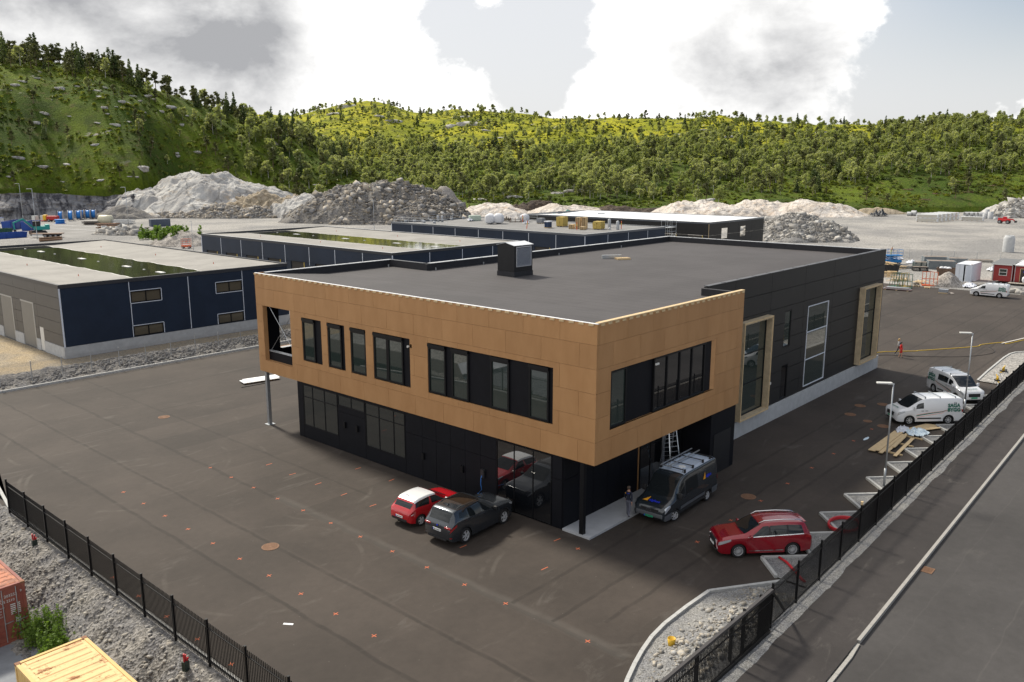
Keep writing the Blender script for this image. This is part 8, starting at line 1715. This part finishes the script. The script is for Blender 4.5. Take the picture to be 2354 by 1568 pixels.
def a_frame(loc, rot, label, m, n=4, L=1.9, W=1.1, h=2.2):
    t = thing('glass_rack', label, 'glass rack', loc, rot, 'glass transport racks'); 
    for x in np.linspace(-L / 2, L / 2, n):
        for s in (1, -1): q = MB(); q.beam((x, s * W / 2, .1), (x, s * .12, h), .05, .05); part('upright', q, m, t)
    for z in (.12, h * .5, h): 
        for s in (1, -1): y = s * (W / 2 + (.12 - W / 2) * (z - .1) / (h - .1)); q = MB(); q.beam((-L / 2, y, z), (L / 2, y, z), .05, .05); part('rail', q, m, t)
    q = MB(); q.box(-L / 2, L / 2, -W / 2, W / 2, 0, .1); part('base', q, m, t)
M_RG = mat('rack_green', (.05, .13, .08), .6); M_RY = mat('rack_ochre', (.42, .30, .10), .6); M_RO = mat('rack_orange', (.60, .12, .03), .5)
a_frame((138.2, 42.2, 0), R_(-20), 'green steel glass rack near the building corner', M_RG); a_frame((138.6, 41.2, 0), R_(-20), 'ochre steel glass rack behind the green one', M_RY); a_frame((137.4, 40.6, 0), R_(-80), 'green glass rack standing right of the ochre one', M_RG); a_frame((142.9, 38.6, 0), R_(-70), 'orange steel glass rack beside the small gravel heap', M_RO, 5, 2.2)
t = thing('panel_pallet', 'pallet of flat grey and reddish panels lying on the asphalt', 'pallet', (134.4, 40.8, 0), R_(-85)); 
for k in range(5): q = MB(); q.box(-2 + k * .12, 2 - k * .1, -.7 + k * .05, .7, .14 + k * .06, .14 + k * .06 + .05); part('panel', q, (mat('reddish_panel', (.30, .18, .17), .7), M_STEEL, mat('grey_panel', (.25, .27, .29), .6))[k % 3 if k else 0], t)
for x in (-1.6, 0, 1.6): q = MB(); q.box(x - .1, x + .1, -.65, .65, 0, .135); part('bearer', q, M_WOOD, t)
t = thing('mortar_tray', 'grey mortar tray on a pallet left of the white van', 'tray', (135.7, 34.6, 0), R_(-85)); q = MB(); q.box(-.6, .6, -.4, .4, 0, .12); part('pallet', q, M_WOOD, t); q = MB(); q.add([(-.55, -.38, .125), (.55, -.38, .125), (.55, .38, .125), (-.55, .38, .125), (-.65, -.46, .6), (.65, -.46, .6), (.65, .46, .6), (-.65, .46, .6), (-.55, -.36, .55), (.55, -.36, .55), (.55, .36, .55), (-.55, .36, .55)], [(3, 2, 1, 0), (0, 1, 5, 4), (1, 2, 6, 5), (2, 3, 7, 6), (3, 0, 4, 7), (4, 5, 9, 8), (5, 6, 10, 9), (6, 7, 11, 10), (7, 4, 8, 11), (8, 9, 10, 11)]); part('tub', q, mat('grey_tub', (.30, .32, .35), .6), t); crumple('scrap', 'pale scrap beside the mortar tray on the asphalt', 'scrap', (135.7, 33.6, 0), .5, .5, .25, mat('pale_scrap'), 36)
mound('gravel_heap', 2163, 2245, 132.5, 2.6, 2.4, M_HEAP, 17, .06, 'small cone of grey gravel beside the open white container', 'gravel heap', flat=.2, res=40, smooth=True)
sk = skip('rusty brown skip with white sacks in front of the open container', (155, 39.2, 0), R_(-80), 3.4, 1.9, 1.7, mat('rusty_skip', (.13, .085, .06), .75, var=.35, vs=1.5), slope=.5); 
for k, (dx, dy) in enumerate(((-.2, .9), (.1, .4), (-.1, -.2))): bm = bmesh.new(); bmesh.ops.create_icosphere(bm, subdivisions=2, radius=.42); m = bpy.data.meshes.new('sack'); bm.to_mesh(m); bm.free(); m.materials.append(mat('white_sack')); m.polygons.foreach_set('use_smooth', [True] * len(m.polygons)); tag(obj('sack', m, None, (155 + dx, 39.2 + dy, 1.65), 0, (1, 1, .7)), ['left white sack lying in the rusty skip', 'middle white sack lying in the rusty skip', 'right white sack lying in the rusty skip'][k], 'sack', 'sacks in the rusty skip')
# open white container (door end towards the camera) and cabins
M_CW = mat('container_white', (.58, .62, .68), .5, var=.06, vs=.8); cw = container('white storage container with one door open beside the red cabin', (0, 0, 0), 6.06, M_CW, M_WHITE, open_door=True); cw.location = (150.9, 37.0, 0); cw.rotation_euler = (0, 0, R_(-90)); cw.scale = (1.0, 1.0, 1.15)
def cabin(loc, label, door, W=2.9, L=6.5, H=3.0):
    t = thing('site_cabin', label, 'site cabin', loc, R_(-90), 'red site cabins'); M_CAB = mat('cabin_red', (.27, .025, .025), .6, var=.08, vs=1); q = MB(); q.box(0, W, 0, L, .35, H); part('wall', q, M_CAB, t); q = MB(); q.add([(-.25, -.3, H), (W + .25, -.3, H), (W + .25, L + .3, H + .02), (-.25, L + .3, H + .02), (-.25, -.3, H + .12), (W + .25, -.3, H + .12), (W + .25, L + .3, H + .4), (-.25, L + .3, H + .4)], [(3, 2, 1, 0), (4, 5, 6, 7), (0, 1, 5, 4), (1, 2, 6, 5), (2, 3, 7, 6), (3, 0, 4, 7)]); part('roof', q, mat('cabin_roof_felt', (.14, .145, .15), .8) if not door else M_WHITE, t); q = MB(); q.box(-.27, W + .27, -.33, -.302, H - .02, H + .14); part('fascia', q, M_DOORW, t)
    for x in (.05, W - .15): q = MB(); q.box(x, x + .1, -.02, -.002, .35, H); part('corner_board', q, M_STEEL, t)
    for x in (.3, W - .3):
        for y in (.4, L - .4): q = MB(); q.box(x - .15, x + .15, y - .15, y + .15, 0, .345); part('footing', q, M_CONC, t)
    if door: q = MB(); q.box(.9, 1.85, -.03, -.004, .4, 2.5); d = part('door', q, mat('dark_brown_door', (.035, .025, .022), .6), t); q = MB(); q.box(.82, .9, -.04, -.004, .4, 2.58); q.box(1.85, 1.93, -.04, -.004, .4, 2.58); q.box(.9, 1.85, -.04, -.004, 2.5, 2.58); part('door_frame', q, M_WOOD, d); q = MB(); q.box(1.3, 1.55, -.036, -.032, 1.95, 2.15); part('notice', q, M_BLUE, d)
    else: window(t, 'y', -.05, .95, 2.1, 1.25, 2.35, rows=(1.8,), fw=.07, depth=.048, glass=M_GLSG, frame=M_DOORW)
cabin((153.9, 32.2, 0), 'red site cabin with a white framed window behind the white van', False); cabin((153.9, 29.1, 0), 'red site cabin with a dark door at the right edge', True)
t = thing('timber_steps', 'wooden platform in front of the red cabin door', 'platform', (152.9, 27.6, 0)); 
for k in range(8): q = MB(); q.box(-.85, .7, -2.2 + k * .52, -2.2 + k * .52 + .48, .3, .35); part('plank', q, mat('grey_plank', (.34, .31, .27), .8), t)
for y in (-2.0, 1.7): q = MB(); q.box(-.8, .65, y, y + .12, 0, .295); part('joist', q, mat('grey_plank'), t)
bag((153.2, 27.2, .36), 1.0, 'white sack on the platform in front of the cabin door')
loose_boards((148.5, 33.2, 0), 12, 4., .6, 'pale boards and sheets lying behind the white van', mat('pale_grey_board'), 5.); crumple('tarpaulin', 'bluish white tarpaulin on the ground between container and van', 'tarpaulin', (146.5, 33.6, 0), 2.6, 1.0, .5, mat('white_film'), 41)
rows_ = random.Random(8)
for k in range(9): tag(obj('boulder', np_mesh('boulder', ROCKS[k % 7][0], ROCKS[k % 7][1], M_BLD2), None, (142.6 + rows_.uniform(-.5, .8), 27.6 - k * .55, .25), rows_.uniform(0, 6), rows_.uniform(.4, .7)), 'pale boulder lying beside the rear of the lone white van', 'boulder', 'boulders behind the lone white van')
def grid_stack(loc, rot, n, L, W, label, m):
    t = thing('grating_stack', label, 'gratings', loc, rot, 'stacks of steel gratings')
    for k in range(n): q = MB(); z = k * .16; o = random.uniform(-.05, .05); e = .08; q.box(-L / 2 + o, L / 2 + o, -W / 2, -W / 2 + e, z, z + .1); q.box(-L / 2 + o, L / 2 + o, W / 2 - e, W / 2, z, z + .1); q.box(-L / 2 + o, -L / 2 + e + o, -W / 2 + e, W / 2 - e, z, z + .1); q.box(L / 2 - e + o, L / 2 + o, -W / 2 + e, W / 2 - e, z, z + .1); q.box(-.04 + o, .04 + o, -W / 2 + e, W / 2 - e, z, z + .1); part('frame', q, m, t)
    q = MB(); q.box(-L / 2 + .1, L / 2 - .1, -W / 2 + .1, W / 2 - .1, n * .16 - .1, n * .16 - .06); part('top_sheet', q, mat('brown_sheet', (.20, .16, .13), .8, var=.3, vs=1), t)
M_GR = mat('frame_grey', (.20, .23, .25), .6)
grid_stack((181, 48.3, 0), R_(-60), 7, 4.6, 2.3, 'grey frame stack farthest back on the gravel', M_GR); grid_stack((168.6, 43.9, 0), R_(-65), 10, 4.6, 2.4, 'tall grey frame stack behind the rusty skip', M_GR); grid_stack((175.6, 42.9, 0), R_(-65), 10, 3.2, 2.2, 'grey frame stack right of the tall one', M_GR); grid_stack((163, 45.9, 0), R_(-60), 5, 2.6, 1.4, 'low black frame stack left of the rusty skip', M_SKB); grid_stack((168.4, 47.2, 0), R_(-60), 7, 2.8, 1.8, 'dark green frame stack beside the tall grey one', mat('dark_green_frame', (.05, .075, .07), .6)); grid_stack((165.5, 49.2, 0), R_(-60), 3, 2.2, 1.2, 'low grey frame stack farthest left', M_GR); grid_stack((187, 41.5, 0), R_(-60), 3, 4, 2., 'low weathered board stack behind the frame stacks', mat('grey_plank'))
crumple('plastic_film', 'white film on the gravel behind the scissor lift', 'plastic film', (181, 55.5, 0), 2.2, 1.2, .5, mat('white_film'), 44); crumple('plastic_film', 'white film on the gravel left of the frame stacks', 'plastic film', (175, 51, 0), 1.6, 1., .5, mat('white_film'), 45); crumple('plastic_film', 'white film on the gravel behind the open container', 'plastic film', (172, 36, 0), 1.6, 1., .7, mat('white_film'), 46)
q = MB(); q.tube([(150.0, 30.9, .15), (151.2, 32.5, .18), (152, 36, .18)], .1, 6); single('grey_duct', q, mat('pale_grey_board'), 'pale duct lying between the container and the cabin', 'duct', smooth=True)
